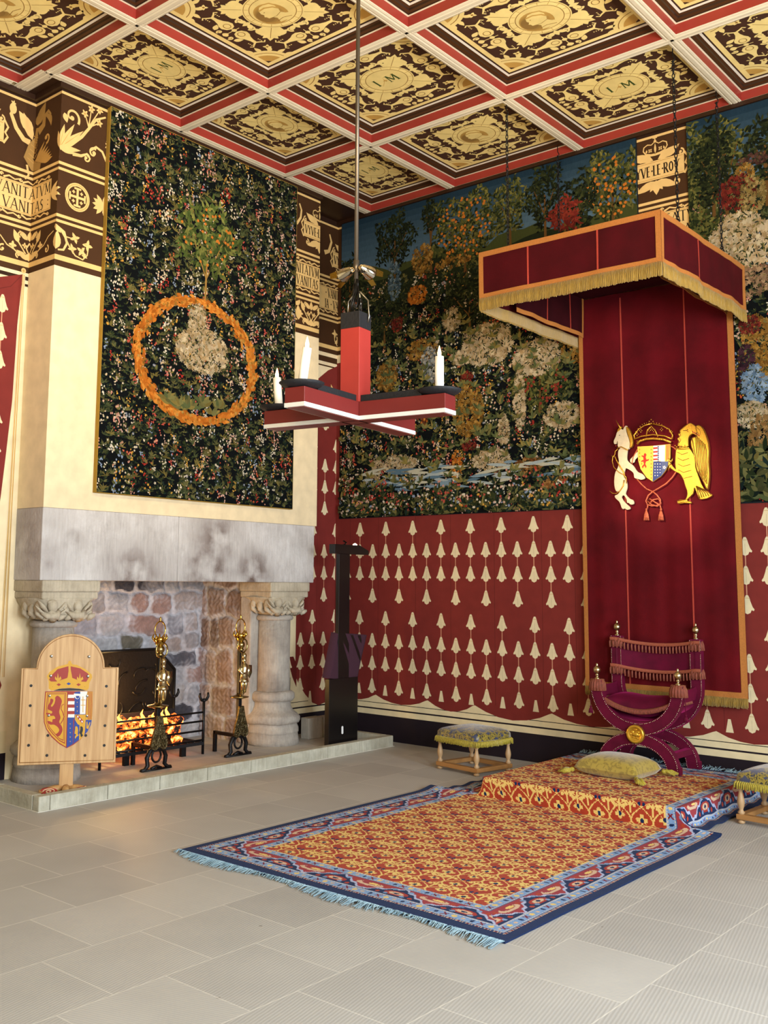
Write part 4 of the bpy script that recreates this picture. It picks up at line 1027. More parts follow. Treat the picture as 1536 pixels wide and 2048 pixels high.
# embroidered arms, raised work
YE = YN-.024
S_ = 260/1536.
def E2(x, y): p = at(1200+x*S_, 820+y*S_, 'Y', YE); return (p.x, p.z)
fe = lambda u, v, w: (u, YE-w, v)
def relief(name, outlines, material, parent, d=.014, z0=0, bevel=.004, label=None):
    mb = MB()
    for item in outlines:
        pts, dd = item if isinstance(item, tuple) and isinstance(item[0], list) else (item, d)
        mb.prism([E2(*p) for p in pts], lambda u, v, w: fe(u, v, w+z0), dd)
    return mb.build(name, material, parent, bevel=bevel, label=label)
def smooth(pts, n=4):
    """closed Catmull-Rom through outline points"""
    out = []; k = len(pts)
    for i in range(k):
        p0, p1, p2, p3 = pts[i-1], pts[i], pts[(i+1) % k], pts[(i+2) % k]
        for j in range(n):
            t = j/n; out.append(tuple(.5*((2*p1[a])+(-p0[a]+p2[a])*t+(2*p0[a]-5*p1[a]+4*p2[a]-p3[a])*t*t+(-p0[a]+3*p1[a]-3*p2[a]+p3[a])*t**3) for a in (0, 1)))
    return out
def rel_tube(mb, pts, r, n=6, zz=.02, flat=1):
    mb.tube([(lambda q: fe(q[0], q[1], zz))(E2(*p)) for p in pts], r, n, flat=flat)
# unicorn supporter
uni_body = smooth([(232, 470), (222, 540), (232, 600), (220, 680), (190, 740), (178, 820), (180, 900), (200, 960), (240, 970), (215, 1000), (188, 1012), (190, 1040), (240, 1090), (262, 1150), (280, 1172), (300, 1165), (330, 1180), (362, 1170), (362, 1150), (330, 1120), (290, 1080), (262, 1030), (290, 1010), (320, 1050), (330, 1095), (350, 1100), (370, 1118), (400, 1115), (408, 1095), (395, 1065), (360, 1050), (320, 1010), (310, 980), (328, 920), (322, 850), (290, 780), (300, 720), (320, 690), (400, 740), (415, 800), (450, 815), (500, 825), (540, 805), (510, 760), (450, 730), (400, 660), (340, 610), (325, 570), (330, 500), (330, 460), (290, 445)], 3)
uni_head = smooth([(240, 235), (215, 270), (200, 320), (178, 370), (185, 405), (205, 400), (215, 370), (225, 385), (225, 430), (250, 455), (330, 470), (360, 450), (368, 400), (350, 330), (325, 260), (325, 190), (300, 210), (288, 235), (262, 228)], 3)
uni = relief('unicorn_supporter', [(uni_body, .016), (uni_head, .026)], 'ermine_white', banner, bevel=.004, label='cream padded unicorn with gold mane and chain')
relief('mane', [smooth([(325, 205), (350, 215), (375, 260), (395, 320), (402, 380), (395, 430), (370, 450), (372, 400), (362, 340), (340, 275)], 3), smooth([(228, 235), (250, 205), (270, 200), (262, 232), (240, 250), (222, 262)], 2)], 'gilt', uni, .03)
relief('foreleg_tuft', [smooth([(460, 490), (420, 520), (385, 560), (360, 590), (370, 625), (410, 620), (420, 590), (450, 560), (475, 530)], 3)], 'ermine_white', uni, .012)
mb = MB(); rel_tube(mb, [(262, 228), (235, 175), (205, 122)], [.006, .004, .0015], 8, .03); mb.build('horn', 'gilt', uni, smooth=True)
mb = MB(); rel_tube(mb, [(222, 455), (270, 440), (330, 468), (350, 480)], .005, 6, .03); rel_tube(mb, [(225, 465), (195, 490), (190, 530), (165, 560), (160, 610), (180, 680), (240, 740), (300, 770), (325, 800), (330, 870)], .0035, 6, .024); rel_tube(mb, [(150, 545), (190, 555), (215, 610), (250, 670), (290, 730), (310, 800)], .0055, 6, .02); rel_tube(mb, [(300, 830), (290, 900), (250, 960), (200, 990), (160, 985), (130, 960)], .004, 6, .022)
mb.build('gold_chain', 'gilt', uni, smooth=True)
mb = MB(); mb.ball(fe(*E2(248, 303), .027), .0035, 6); mb.build('eye', 'iron', uni); mb = MB(); mb.ball(fe(*E2(200, 425), .018), .004, 6, sq=(1, 1, 1.6)); mb.build('tongue', 'seam_red', uni)
# eagle supporter
eb = smooth([(920, 460), (905, 520), (900, 640), (905, 700), (850, 640), (830, 600), (815, 640), (835, 680), (900, 730), (960, 760), (1000, 830), (1020, 900), (1045, 980), (1020, 1060), (960, 1060), (925, 1085), (945, 1110), (1010, 1100), (1085, 1105), (1085, 1085), (1040, 1060), (1110, 990), (1125, 920), (1150, 970), (1185, 1050), (1230, 1055), (1290, 1040), (1335, 1005), (1270, 960), (1220, 900), (1180, 800), (1140, 680), (1130, 560), (1100, 500), (1060, 450), (990, 440)], 3)
eh = smooth([(1085, 160), (1035, 185), (985, 225), (960, 250), (965, 275), (940, 290), (955, 320), (932, 345), (950, 375), (940, 425), (1050, 440), (1058, 380), (1062, 330), (1095, 290), (1130, 292), (1165, 315), (1150, 280), (1170, 272), (1200, 300), (1198, 250), (1165, 215), (1130, 185)], 3)
eg = relief('eagle_supporter', [(eb, .018), (eh, .026)], 'gilt', banner, bevel=.004, label='gold embroidered eagle with raised wing')
WG = smooth([(1150, 205), (1185, 185), (1225, 215), (1255, 270), (1290, 370), (1305, 480), (1300, 620), (1308, 760), (1295, 900), (1280, 945), (1245, 860), (1200, 780), (1160, 690), (1140, 580), (1120, 500), (1098, 430), (1095, 370), (1120, 330), (1160, 320), (1165, 270)], 3)
relief('wing', [WG], 'gilt', eg, .03)
mb = MB()
for k in range(7): rel_tube(mb, [(1150+18*k, 300+18*k), (1160+19*k, 480), (1175+18*k, 640), (1195+14*k, 780+16*k)], .0032, 5, .032)
rel_tube(mb, [(1085, 350), (1105, 330), (1120, 420), (1140, 520), (1165, 640), (1205, 780), (1250, 870), (1285, 945)], .003, 5, .034); rel_tube(mb, [(1000, 250), (1040, 245), (1060, 262)], .003, 5, .028); mb.ball(fe(*E2(1050, 235), .028), .004, 5)
for k in range(5): rel_tube(mb, [(925+4*k, 500+70*k), (980+6*k, 530+70*k), (1050+12*k, 505+70*k)], .0022, 5, .019)
rel_tube(mb, [(950, 270), (970, 300), (950, 330), (972, 360), (950, 395)], .0025, 5, .028)
for k in range(6): rel_tube(mb, [(1150, 900), (1170+25*k, 980-2*k), (1190+26*k, 1045-8*k)], .0035, 5, .02)
for o_l in (eh, WG): rel_tube(mb, o_l+[o_l[0]], .0024, 5, .029 if o_l is eh else .033)
rel_tube(mb, eb+[eb[0]], .0022, 5, .019)
mb.build('feather_cord', 'gold_thread', eg, smooth=True)
mb = MB()
for k in range(9): mb.ball(fe(*E2(905+19*k, 425+(k % 2)*14), .03), .0055, 5)
rel_tube(mb, [(905, 455), (990, 465), (1070, 450)], .005, 6, .03); mb.build('collar_crown', 'gold_medal', eg, smooth=True)
mb = MB(); rel_tube(mb, [(1105, 258), (1150, 285), (1195, 312)], .0035, 5, .03); mb.build('tongue', 'seam_red', eg)
mb = MB()
for a, b in (((1045, 1075), (930, 1105)), ((1045, 1075), (1090, 1100)), ((1040, 1070), (920, 1075)), ((850, 620), (820, 570)), ((850, 620), (870, 570)), ((845, 640), (815, 720))): rel_tube(mb, [a, b], [.007, .003], 6, .018)
mb.build('talons', 'gilt', eg, smooth=True)
# crown
mb = MB()
rel_tube(mb, [(450, 405), (480, 370), (560, 345), (640, 340), (760, 350), (850, 385)], .0085, 8, .02, 1.2)
rel_tube(mb, [(435, 345), (500, 315), (640, 295), (780, 310), (858, 345)], .006, 6, .026)
for m in ((415, 300, 470, 230, 540, 185, 620, 165), (870, 300, 830, 230, 750, 190, 625, 165)):
    rel_tube(mb, [(m[0]+(10 if m[0] < 600 else -10), 350), (m[0], m[1]), (m[2], m[3]), (m[4], m[5]), (m[6], m[7])], .006, 6, .022)
    for k in range(9):
        t = k/8; mb.ball(fe(*E2(m[0]+(m[6]-m[0])*t, m[1]+(m[7]-m[1])*t-55*sin(PI*t)), .03), .0042, 5)
rel_tube(mb, [(560, 320), (575, 240), (620, 195), (665, 240), (700, 320)], .005, 6, .026)
for x, y in ((500, 250), (745, 235), (455, 290), (860, 265), (600, 245), (650, 245), (625, 215)):
    for a in range(4): mb.ball(fe(*E2(x+13*cos(a*PI/2), y+16*sin(a*PI/2)), .03), .0045, 5)
for a in range(4): mb.ball(fe(*E2(620+22*cos(a*PI/2), 140+22*sin(a*PI/2)), .026), .0055, 5)
mb.ball(fe(*E2(620, 165), .03), .006, 6)
for k in range(11): mb.ball(fe(*E2(460+38*k, 372-38*sin(PI*k/10)), .034), .0035, 5, col=None)
cr = mb.build('crown', 'gilt', banner, smooth=True, label='gold embroidered crown above the shield')
# shield of arms
sh = [(452, 435), (640, 425), (838, 405), (835, 560), (820, 640), (780, 720), (720, 790), (632, 848), (560, 800), (490, 700), (462, 600)]
mb = MB(); mb.prism([E2(*p) for p in smooth(sh, 1)], lambda u, v, w: fe(u, v, w), .016, lin('#d8a83c'))
P = Paint(mb, lambda u, v, w: fe(u, v, .016+w), .0003); 
def PP(pts, c): P.poly([E2(*p) for p in pts], c)
cR, cY, cW, cB_ = lin('#b02018'), lin('#e6b444'), lin('#ece4d4'), lin('#2c3c74')
PP([(452, 435), (635, 425), (632, 848), (560, 800), (490, 700), (462, 600)], cY); PP([(640, 425), (730, 420), (725, 600), (640, 610)], cW); PP([(730, 420), (780, 415), (775, 610), (725, 610)], cW)
PP([(780, 415), (838, 405), (835, 560), (830, 610), (775, 610)], cY); PP([(640, 610), (735, 610), (735, 780), (632, 848)], cB_); PP([(735, 610), (828, 610), (820, 640), (780, 720), (735, 780)], lin('#4a567c')); P.up()
for k in range(4): PP([(640, 445+44*k), (690, 441+44*k), (690, 461+44*k), (640, 465+44*k)], cR)
for k in range(3): PP([(792+16*k, 415-2*k), (800+16*k, 414-2*k), (797+14*k, 605-16*k), (789+14*k, 608-16*k)], cR)
for k in range(8): p = E2(698, 438+25*k); P.ell(p[0], p[1], .006, .009, cB_, 8)
for k in range(5):
    for q in range(3):
        p = E2(660+30*q, 640+34*k)
        if 640+34*k < 840-48*q*.9: P.flower(p[0], p[1], .0055, cW, None, 4)
p = E2(770, 680); P.flower(p[0], p[1], .016, cW, cB_, 5)
for k in range(9):
    for xx in (478, 615):
        x_ = xx+(max(0, 478+50*k-600)*.30 if xx == 478 and k > 3 else 0); p = E2(x_, 470+42*k)
        if k < 6 or xx > 500: P.rect(p[0]-.006, p[0]+.006, p[1]-.0015, p[1]+.0015, cR); P.rect(p[0]-.0015, p[0]+.0015, p[1]-.007, p[1]+.007, cR)
lion = [(530, 520), (545, 510), (560, 530), (550, 560), (560, 590), (590, 580), (585, 600), (555, 610), (545, 640), (560, 670), (550, 690), (535, 660), (510, 690), (505, 670), (530, 640), (520, 610), (495, 620), (500, 600), (525, 590), (520, 560), (500, 550), (505, 535), (525, 545)]
PP(lion, cR)
mb.build('shield', 'gloss_paint', banner, label='quartered shield of arms, red lion on gold')
# cord and tassels
mb = MB()
rel_tube(mb, [(385, 640), (400, 560), (450, 465)], .0045, 6, .012); rel_tube(mb, [(905, 470), (870, 440), (840, 430)], .0045, 6, .012)
rel_tube(mb, [(445, 820), (500, 880), (560, 935), (630, 965), (700, 925), (790, 870), (860, 800), (905, 735)], .0055, 7, .014)
rel_tube(mb, [(632, 965), (580, 1010), (552, 1075), (570, 1120), (620, 1135), (680, 1130), (730, 1100), (700, 1050), (640, 1060), (590, 1110)], .0055, 7, .016)
rope = mb.build('knotted_cord', 'rope', banner, smooth=True); mb = MB()
rel_tube(mb, [(632, 965), (685, 1005), (725, 1060), (725, 1110), (690, 1140), (620, 1120), (570, 1075), (600, 1050), (660, 1090), (710, 1120)], .0055, 7, .02)
rel_tube(mb, [(575, 1120), (565, 1170)], .005, 6, .014); rel_tube(mb, [(715, 1120), (730, 1170)], .005, 6, .014)
mb.build('knot_loop', 'rope', rope, smooth=True)
for tx in (558, 730):
    mb = MB(); c0 = fe(*E2(tx, 1175), .016)
    mb.ball(c0, .009, 7)
    for k in range(14):
        a = 2*PI*k/14; e_ = fe(*E2(tx+30*cos(a), 1305), .016+.010*sin(a)); mb.tube([(c0[0], c0[1], c0[2]-.004), ((c0[0]+e_[0])/2+.004*cos(a), (c0[1]+e_[1])/2, (c0[2]+e_[2])/2), e_], [.004, .0042, .003], 5)
    mb.build('tassel', 'rope', rope, smooth=True)
# ================================================================ DAIS, RUG
DZ = .138
DX0, DX1, DY0, DY1 = -4.13, -2.675, 6.43, YB-.03
mb = MB(); mb.box(DX0+.012, DX1-.012, DY0+.012, DY1, 0, DZ-.008); dais = mb.build('dais', 'frame_wood', bevel=.01)
tag(dais, 'low platform under the throne, wholly covered by the long patterned rug', 'platform')

def rug():
    g = .0062
    UW = 2.15; x0 = -4.585          # outer left edge on the floor
    y0 = 3.955; LF = DY0-y0; LT = LF+DZ+(DY1-.05-DY0)
    nu = int(UW/g); nv = int(LT/g)
    u = (np.arange(nu+1))*UW/nu; v = np.arange(nv+1)*LT/nv
    U, V = np.meshgrid((u[:-1]+u[1:])/2, (v[:-1]+v[1:])/2)
    # ---- pattern
    col = np.zeros(U.shape+(3,))
    def C(h): return np.array(lin(h)[:3])
    B = .335
    de = np.minimum(np.minimum(U, UW-U), np.minimum(np.maximum(V-.03, 0), LT-V))   # distance from the edge
    along = np.where(np.minimum(U, UW-U) < np.minimum(np.maximum(V-.03, 0), LT-V), V, U)
    navy, blue, red, tan, yel, dred = C('#1d2f58'), C('#82a4d0'), C('#b04430'), C('#d8b89a'), C('#eccb78'), C('#7c2530')
    field = C('#b0432d'); white = C('#d8cdb8')
    col[:] = field
    # field: ogival lattice with palmettes
    P_, Q_ = .295, .30
    fu = U-UW/2; fv = V-.4
    def per(a, p): return (a/p - np.floor(a/p+.5))*p
    ogee = .25*P_*np.cos(2*PI*fv/Q_)
    for sg in (1, -1):
        d = np.abs(per(fu-sg*ogee-sg*P_*.25*0, P_*.5 if False else P_)-0)
        col[np.abs(per(fu-sg*(ogee), P_)) < .0058] = yel
        col[np.abs(per(fu+P_/2-sg*(ogee), P_)) < .0058] = yel
    def pal(cu, cv, s, flip=1):
        x = per(fu-cu, P_)/s; y = per(fv-cv, Q_)/s*flip
        r = np.hypot(x, y); th = np.arctan2(x, y)
        body = (r < 1.0*(.55+.45*np.abs(np.cos(2.5*th)))) & (np.abs(th) < 2.2)
        col[body] = yel
        stem = (np.abs(x) < .16) & (y < 0) & (y > -1.9); col[stem] = yel
        for sx in (-1, 1):
            lf = ((x-sx*.8)**2/.28+(y+.95+.2*sx*x)**2/.10) < 1; col[lf] = yel
        col[((x)**2/.07+(y-.12)**2/.14) < 1] = navy
    def spr(cu, cv, s):
        x = per(fu-cu, P_)/s; y = per(fv-cv, Q_)/s
        a = np.abs(x); col[(np.abs(a-y*.8) < .22) & (np.abs(y) < 1)] = yel; col[(a < .2) & (np.abs(y) < 1.2)] = yel
        col[(np.hypot(a-.9, y-.2) < .38)] = yel
    pal(0, .0, .042); pal(P_/2, Q_/2, .042); pal(P_/2, .03, .035, -1); pal(0, Q_/2+.03, .035, -1)
    spr(P_*.25, Q_*.25, .034); spr(-P_*.25, -Q_*.25, .034); spr(P_*.25, -Q_*.25, .030); spr(-P_*.25, Q_*.25, .030)
    for cu, cv in ((.0, .1), (P_/2, Q_/2+.1)):
        for m in (-1, 1): col[(per(fu-cu-m*.014, P_)/.010)**2+(per(fv-cv, Q_)/.017)**2 < 1] = navy
    # borders (distance from edge)
    front = (V < .38) & (de < B)
    def band(a, b, c): m = (de >= a) & (de < b); col[m] = c; return m
    band(0, .048, navy); m = band(.048, .07, tan)
    ph = per(along, .05); col[m & (np.abs(ph) < .006)] = dred; col[m & (np.abs(np.abs(ph)-.018) < .004)] = navy*1.6
    for a, b in ((.07, .125), (.275, .325)):
        m = band(a, b, blue); mid = (a+b)/2; dd = de-mid
        ph = per(along, .20)
        col[m & ((ph/.015)**2+(dd/.014)**2 < 1)] = yel
        ph = per(along+.05, .20); col[m & ((np.abs(np.abs(ph)-np.abs(dd)) < .006) & (np.abs(ph) < .016))] = dred
        ph = per(along+.10, .20); col[m & ((ph/.009)**2+(dd/.015)**2 < 1)] = navy
        ph = per(along+.15, .20); col[m & ((ph/.012)**2+(dd/.010)**2 < 1)] = tan
        ph = per(along, .018)
        col[m & (np.abs(de-a) < .006) & (np.abs(ph) < .005)] = white; col[m & (np.abs(de-b) < .006) & (np.abs(ph) < .005)] = white
        band(b-.0001, b+.005, C('#b9bcc8')); band(a-.005, a, C('#4d648f'))
    m = band(.130, .270, navy); mid = .20; dd = de-mid; p = .40
    ph = per(along, p)
    zig = (dd/.065) ; tri = np.abs(ph)/(p/2)*2-1
    cart = m & (zig > tri+.12*np.sin(along*90)); col[cart] = C('#a03c44')
    edge = m & (np.abs(zig-(tri+.12*np.sin(along*90))) < .13); col[edge] = C('#b4bcdc')
    x = ph; r = np.hypot(x/1.5, dd-.0); 
    cr = m & (((x)/.085)**2+((dd-.02)/.030)**2 < 1) & (((x)/.06)**2+((dd-.032)/.022)**2 > 1); col[cr] = tan
    col[m & (((x-.02)/.035)**2+((dd-.03)/.012)**2 < 1)] = yel
    ph2 = per(along+p/2, p)
    cr = m & ((ph2/.07)**2+((dd+.02)/.032)**2 < 1); col[cr] = C('#a8382e'); col[m & ((ph2/.045)**2+((dd+.02)/.020)**2 < 1)] = tan; col[m & ((ph2/.018)**2+((dd+.02)/.010)**2 < 1)] = navy
    for off, cc in ((.1, red), (-.1, red), (.15, blue), (-.15, blue*.8)):
        ph3 = per(along+off, p); col[m & ((ph3/.016)**2+((dd-.035)/.014)**2 < 1)] = cc; col[m & ((ph3/.014)**2+((dd+.045)/.012)**2 < 1)] = cc
    rng = np.random.default_rng(3)
    col *= (1+.10*(rng.random(U.shape)-.5))[..., None]
    # ---- shape
    def ss(a, b, x): t = np.clip((x-a)/(b-a), 0, 1); return t*t*(3-2*t)
    UU, VV = np.meshgrid(u, v)
    # path along Y
    r = .02
    Yp = np.interp(v, [0, LF-.0, LF+DZ, LT], [y0, DY0-.004, DY0+.004, DY0+(LT-LF-DZ)]); Dr = ss(LF-.012, LF+DZ+.012, v)
    Yp = Yp-.010*np.sin(PI*np.clip((v-LF+.03)/(DZ+.06), 0, 1))
    # path across X when draped over the platform
    Xf = x0+u
    a0 = DX0-x0+.05; a1 = DX1-x0       # u where the dais edges lie
    uu = np.array([0, a0-DZ-.02, a0, a1, a1+DZ+.02, UW]); xx = np.array([x0+.12, DX0-.018, DX0-.002, DX1+.002, DX1+.022, DX1+.022+(UW-a1-DZ-.02)])
    Xd = np.interp(u, uu, xx); Sz = ss(a0-DZ-.02, a0+.01, u)*(1-ss(a1-.01, a1+DZ+.02, u))
    X = Xf[None, :]*(1-Dr[:, None])+Xd[None, :]*Dr[:, None]
    Y = np.repeat(Yp[:, None], nu+1, 1); 
    Z = .010+DZ*Sz[None, :]*Dr[:, None]
    # the riser only rises over the platform itself; side flaps ripple
    ed = (1-Sz)[None, :]*Dr[:, None]
    Z = Z+.012*ed*(.5+.5*np.sin(VV*26+UU*9))*np.clip(1, 0, 1)+.0025*np.sin(VV*7+1)*np.sin(UU*5)*(1-Dr[:, None])
    Z = np.maximum(Z, .008)
    # little kink where the right-hand border turns up at the step
    k = np.exp(-((VV-LF-.02)/.06)**2)*ss(UW-.42, UW-.1, UU); Z = Z+.03*k; X = X+.03*k
    k2 = np.exp(-((VV-LF-.0)/.10)**2)*(1-ss(.1, .4, UU)); Z = Z+.02*k2
    co = np.stack([X, Y, Z], -1).reshape(-1, 3)
    idx = np.arange((nu+1)*(nv+1)).reshape(nv+1, nu+1)
    q = np.stack([idx[:-1, :-1], idx[:-1, 1:], idx[1:, 1:], idx[1:, :-1]], -1).reshape(-1, 4)
    me = bpy.data.meshes.new('pile'); me.vertices.add(len(co)); me.vertices.foreach_set('co', co.ravel().astype(np.float32))
    me.loops.add(q.size); me.loops.foreach_set('vertex_index', q.ravel().astype(np.int32)); me.polygons.add(len(q))
    me.polygons.foreach_set('loop_start', np.arange(0, q.size, 4, dtype=np.int32)); me.polygons.foreach_set('use_smooth', np.ones(len(q), dtype=bool))
    me.update(calc_edges=True); me.validate()
    ca = me.color_attributes.new('Col', 'BYTE_COLOR', 'CORNER')
    cc = np.concatenate([np.clip(col, 0, 1), np.ones(col.shape[:2]+(1,))], -1).reshape(-1, 4)
    ca.data.foreach_set('color', np.repeat(cc, 4, axis=0).astype(np.float32).ravel())
    me.materials.append(MATS['carpet'])
    t = thing('patterned_rug', 'long red and yellow rug with blue borders, running up over the platform', 'rug', (-3.4, y0, 0))
    o = bpy.data.objects.new('pile', me); COL.objects.link(o); setparent(o, t)
    # thin underside edge
    mb = MB()
    ring_i = [(0, j) for j in range(0, nu+1, 4)]+[(i, nu) for i in range(0, nv+1, 4)]
    mb.grid([[(X[i, j], Y[i, j]+.0005, Z[i, j]) for i, j in ring_i], [(X[i, j], Y[i, j], max(.0005, Z[i, j]-.010)) for i, j in ring_i]], lin('#16264a'))
    ring_i = [(i, 0) for i in range(0, nv+1, 4)]
    mb.grid([[(X[i, j], Y[i, j], Z[i, j]) for i, j in ring_i], [(X[i, j], Y[i, j], max(.0005, Z[i, j]-.010)) for i, j in ring_i]], lin('#16264a'))
    mb.build('edge_binding', 'carpet', t)
    rr = random.Random(8)
    mb = MB(); fc = [lin('#8fa9b4'), lin('#a3bcc6'), lin('#7b97a6')]
    for k in range(620):
        j = rr.uniform(0, nu); jj = int(j); xx_ = X[0, jj]; l = rr.uniform(.035, .075)*(1.0+.5*sin(xx_*7)); dx = rr.gauss(0, .018)
        mb.tube([(xx_, y0+.004, .010), (xx_+dx*.4, y0-l*.4, .012+rr.random()*.006), (xx_+dx, y0-l, .003+rr.random()*.004)], [.0028, .0022, .0012], 4, rr.choice(fc))
    mb.build('front_fringe', 'carpet', t)
    mb = MB()
    for k in range(420):
        jj = int(rr.uniform(nu*.1, nu)); xx_ = X[nv, jj]; z_ = Z[nv, jj]; l = rr.uniform(.03, .055)
        mb.tube([(xx_, Y[nv, jj]-.004, z_), (xx_+rr.gauss(0, .008), Y[nv, jj]+.02, z_+.006), (xx_+rr.gauss(0, .015), min(YB-.012, Y[nv, jj]+l), z_+rr.uniform(.004, .028))], [.0028, .0024, .0014], 4, rr.choice(fc))
    mb.build('rear_fringe', 'carpet', t)
rug()
TOPZ = DZ+.012

# ================================================================ THRONE
XC = -3.428
YFc, YRc = 7.50, 7.87
throne = thing('throne_chair', 'magenta velvet x-frame throne with brass studs, on the rug-covered platform', 'throne', (XC, (YFc+YRc)/2, TOPZ))
HB = .325; HL = .272; ZA = .80   # half-width of the frame, top of arm posts
zh = at(1265, 1466, 'Y', YFc).z
def arc_pts(rear):
    zt = ZA+.0
    up = []   # centreline of the upper U, left post top -> right post top
    ztop = (1.125 if rear else zt)
    zc, b = .76, .76-(zh+.035)
    up.append((-HB, ztop)); up.append((-HB, (ztop+zc)/2)) if rear else None
    for k in range(25): a = PI+PI*k/24; up.append((HB*cos(a), zc+b*sin(a)))
    if rear: up.append((HB, (ztop+zc)/2))
    up.append((HB, ztop))
    lo = []; b2 = (zh-.035)-(TOPZ+.03)
    lo.append((-HL-.01, TOPZ)); 
    for k in range(25): a = PI-PI*k/24; lo.append((HL*cos(a), TOPZ+.03+b2*sin(a)))
    lo.append((HL+.01, TOPZ))
    return up, lo
def beam(mb, pts, w, y0, y1):
    """flat bent board following pts in the X-Z plane; returns inner and outer edge lines"""
    k = len(pts); A, B_ = [], []
    for i, p in enumerate(pts):
        q0, q1 = pts[max(i-1, 0)], pts[min(i+1, k-1)]; dx, dz = q1[0]-q0[0], q1[1]-q0[1]; l = hypot(dx, dz)
        A.append((p[0]-dz/l*w/2, p[1]+dx/l*w/2)); B_.append((p[0]+dz/l*w/2, p[1]-dx/l*w/2))
    rows = [[(XC+a[0], y0, a[1]), (XC+b[0], y0, b[1]), (XC+b[0], y1, b[1]), (XC+a[0], y1, a[1])] for a, b in zip(A, B_)]
    mb.grid(rows, closed=True, cap=True); return A, B_
def resample(pts, step):
    out = [pts[0]]; acc = 0
    for a, b in zip(pts[:-1], pts[1:]):
        L_ = hypot(b[0]-a[0], b[1]-a[1]); 
        if L_ < 1e-9: continue
        t = step-acc
        while t <= L_: out.append((a[0]+(b[0]-a[0])*t/L_, a[1]+(b[1]-a[1])*t/L_)); t += step
        acc = L_-(t-step)
    return out
for rear, yc in ((0, YFc), (1, YRc)):
    up_, lo_ = arc_pts(rear); mb = MB(); w = .094; d = .028
    e = [beam(mb, up_, w, yc-d, yc+d), beam(mb, lo_, w*1.0, yc-d, yc+d)]
    for m in (-1, 1):   # little heel on each foot
        mb.box(XC+m*HL-.045+(.012*m), XC+m*HL+.045+(.012*m), yc-d-.001, yc+d+.001, TOPZ, TOPZ+.055)
    mb.lathe([(.055, -d-.004), (.06, -d), (.06, d), (.055, d+.004)], (XC, yc, zh), 24, axis='Y')
    fr = mb.build('rear_frame' if rear else 'front_frame', 'velvet_magenta', throne, bevel=.006)
    mb = MB()
    for A, B_ in e:
        for line, s_ in ((A, 1), (B_, -1)):
            for (x, z) in resample(line, .0135):
                # pull the stud row slightly inside the edge
                cxl = min(pts_ := (up_ if A is e[0][0] else lo_), key=lambda q: (q[0]-x)**2+(q[1]-z)**2)
                x2, z2 = x+(cxl[0]-x)*.14, z+(cxl[1]-z)*.14
                if hypot(x2, z2-zh) > .07: mb.ball((XC+x2, yc-d-.0005, z2), .0035, 3)
    mb.build('stud_row', 'stud', fr, smooth=True)
    # finials
    for m in (-1, 1):
        zt = up_[0][1]
        mb = MB(); mb.lathe([(.020, 0), (.022, .008), (.010, .014), (.009, .026), (.016, .032), (.008, .040), (.014, .046), (.026, .058), (.029, .072), (.025, .088), (.012, .100), (.007, .106), (.009, .112), (.006, .122), (.001, .126)], (XC+m*HB, yc, zt+.002), 18)
        mb.build('finial', 'pale_brass', throne, smooth=True)
        # bunch of tassel fringe wrapped round the post head
        if not rear:
            mb = MB()
            for k in range(16):
                a = 2*PI*k/16; rx, ry = .052, .042
                mb.tube([(XC+m*HB+rx*.75*cos(a), yc+ry*.75*sin(a), zt+.002), (XC+m*HB+rx*cos(a), yc+ry*sin(a), zt-.03), (XC+m*HB+rx*1.15*cos(a), yc+ry*1.15*sin(a), zt-.085)], [.010, .014, .011], 6)
            mb.box(XC+m*HB-.045, XC+m*HB+.045, yc-.034, yc+.034, zt-.008, zt+.003)
            mb.build('post_fringe', 'rose_fringe', throne, smooth=True)
# medallion
mb = MB(); mb.lathe([(.001, -.052), (.045, -.050), (.052, -.056), (.066, -.058), (.070, -.050), (.070, -.026)], (XC, YFc, zh), 36, axis='Y')
def blob(x, z, r, sq=(1, .5, 1)): mb.ball((XC+x, YFc-.052, zh+z), r, 6, sq=sq)
for x, z, r, s_ in ((0, 0, .024, (1.2, .4, .8)), (-.02, .014, .014, (1, .5, 1)), (.018, .018, .015, (1.3, .5, .6)), (.028, -.004, .012, (.7, .5, 1.2)), (-.018, -.02, .012, (1.3, .5, .5)), (.01, -.026, .012, (1.4, .5, .5)), (-.034, .0, .010, (.8, .5, 1.3)), (0, .034, .010, (1.6, .5, .6))): blob(x, z, r, s_)
mb.build('hub_medallion', 'gold_medal', throne, smooth=True)
# rails joining front and rear frames
mb = MB()
for m in (-1, 1):
    mb = MB(); mb.box(XC+m*(HL-.02)-.03, XC+m*(HL-.02)+.03, YFc+.02, YRc-.02, TOPZ+.105, TOPZ+.15); mb.build('side_rail', 'velvet_magenta', throne, bevel=.006)
mb = MB(); mb.box(XC-.03, XC+.03, YFc+.02, YRc-.02, zh-.02, zh+.02)
mb.build('centre_rail', 'velvet_magenta', throne, bevel=.006)
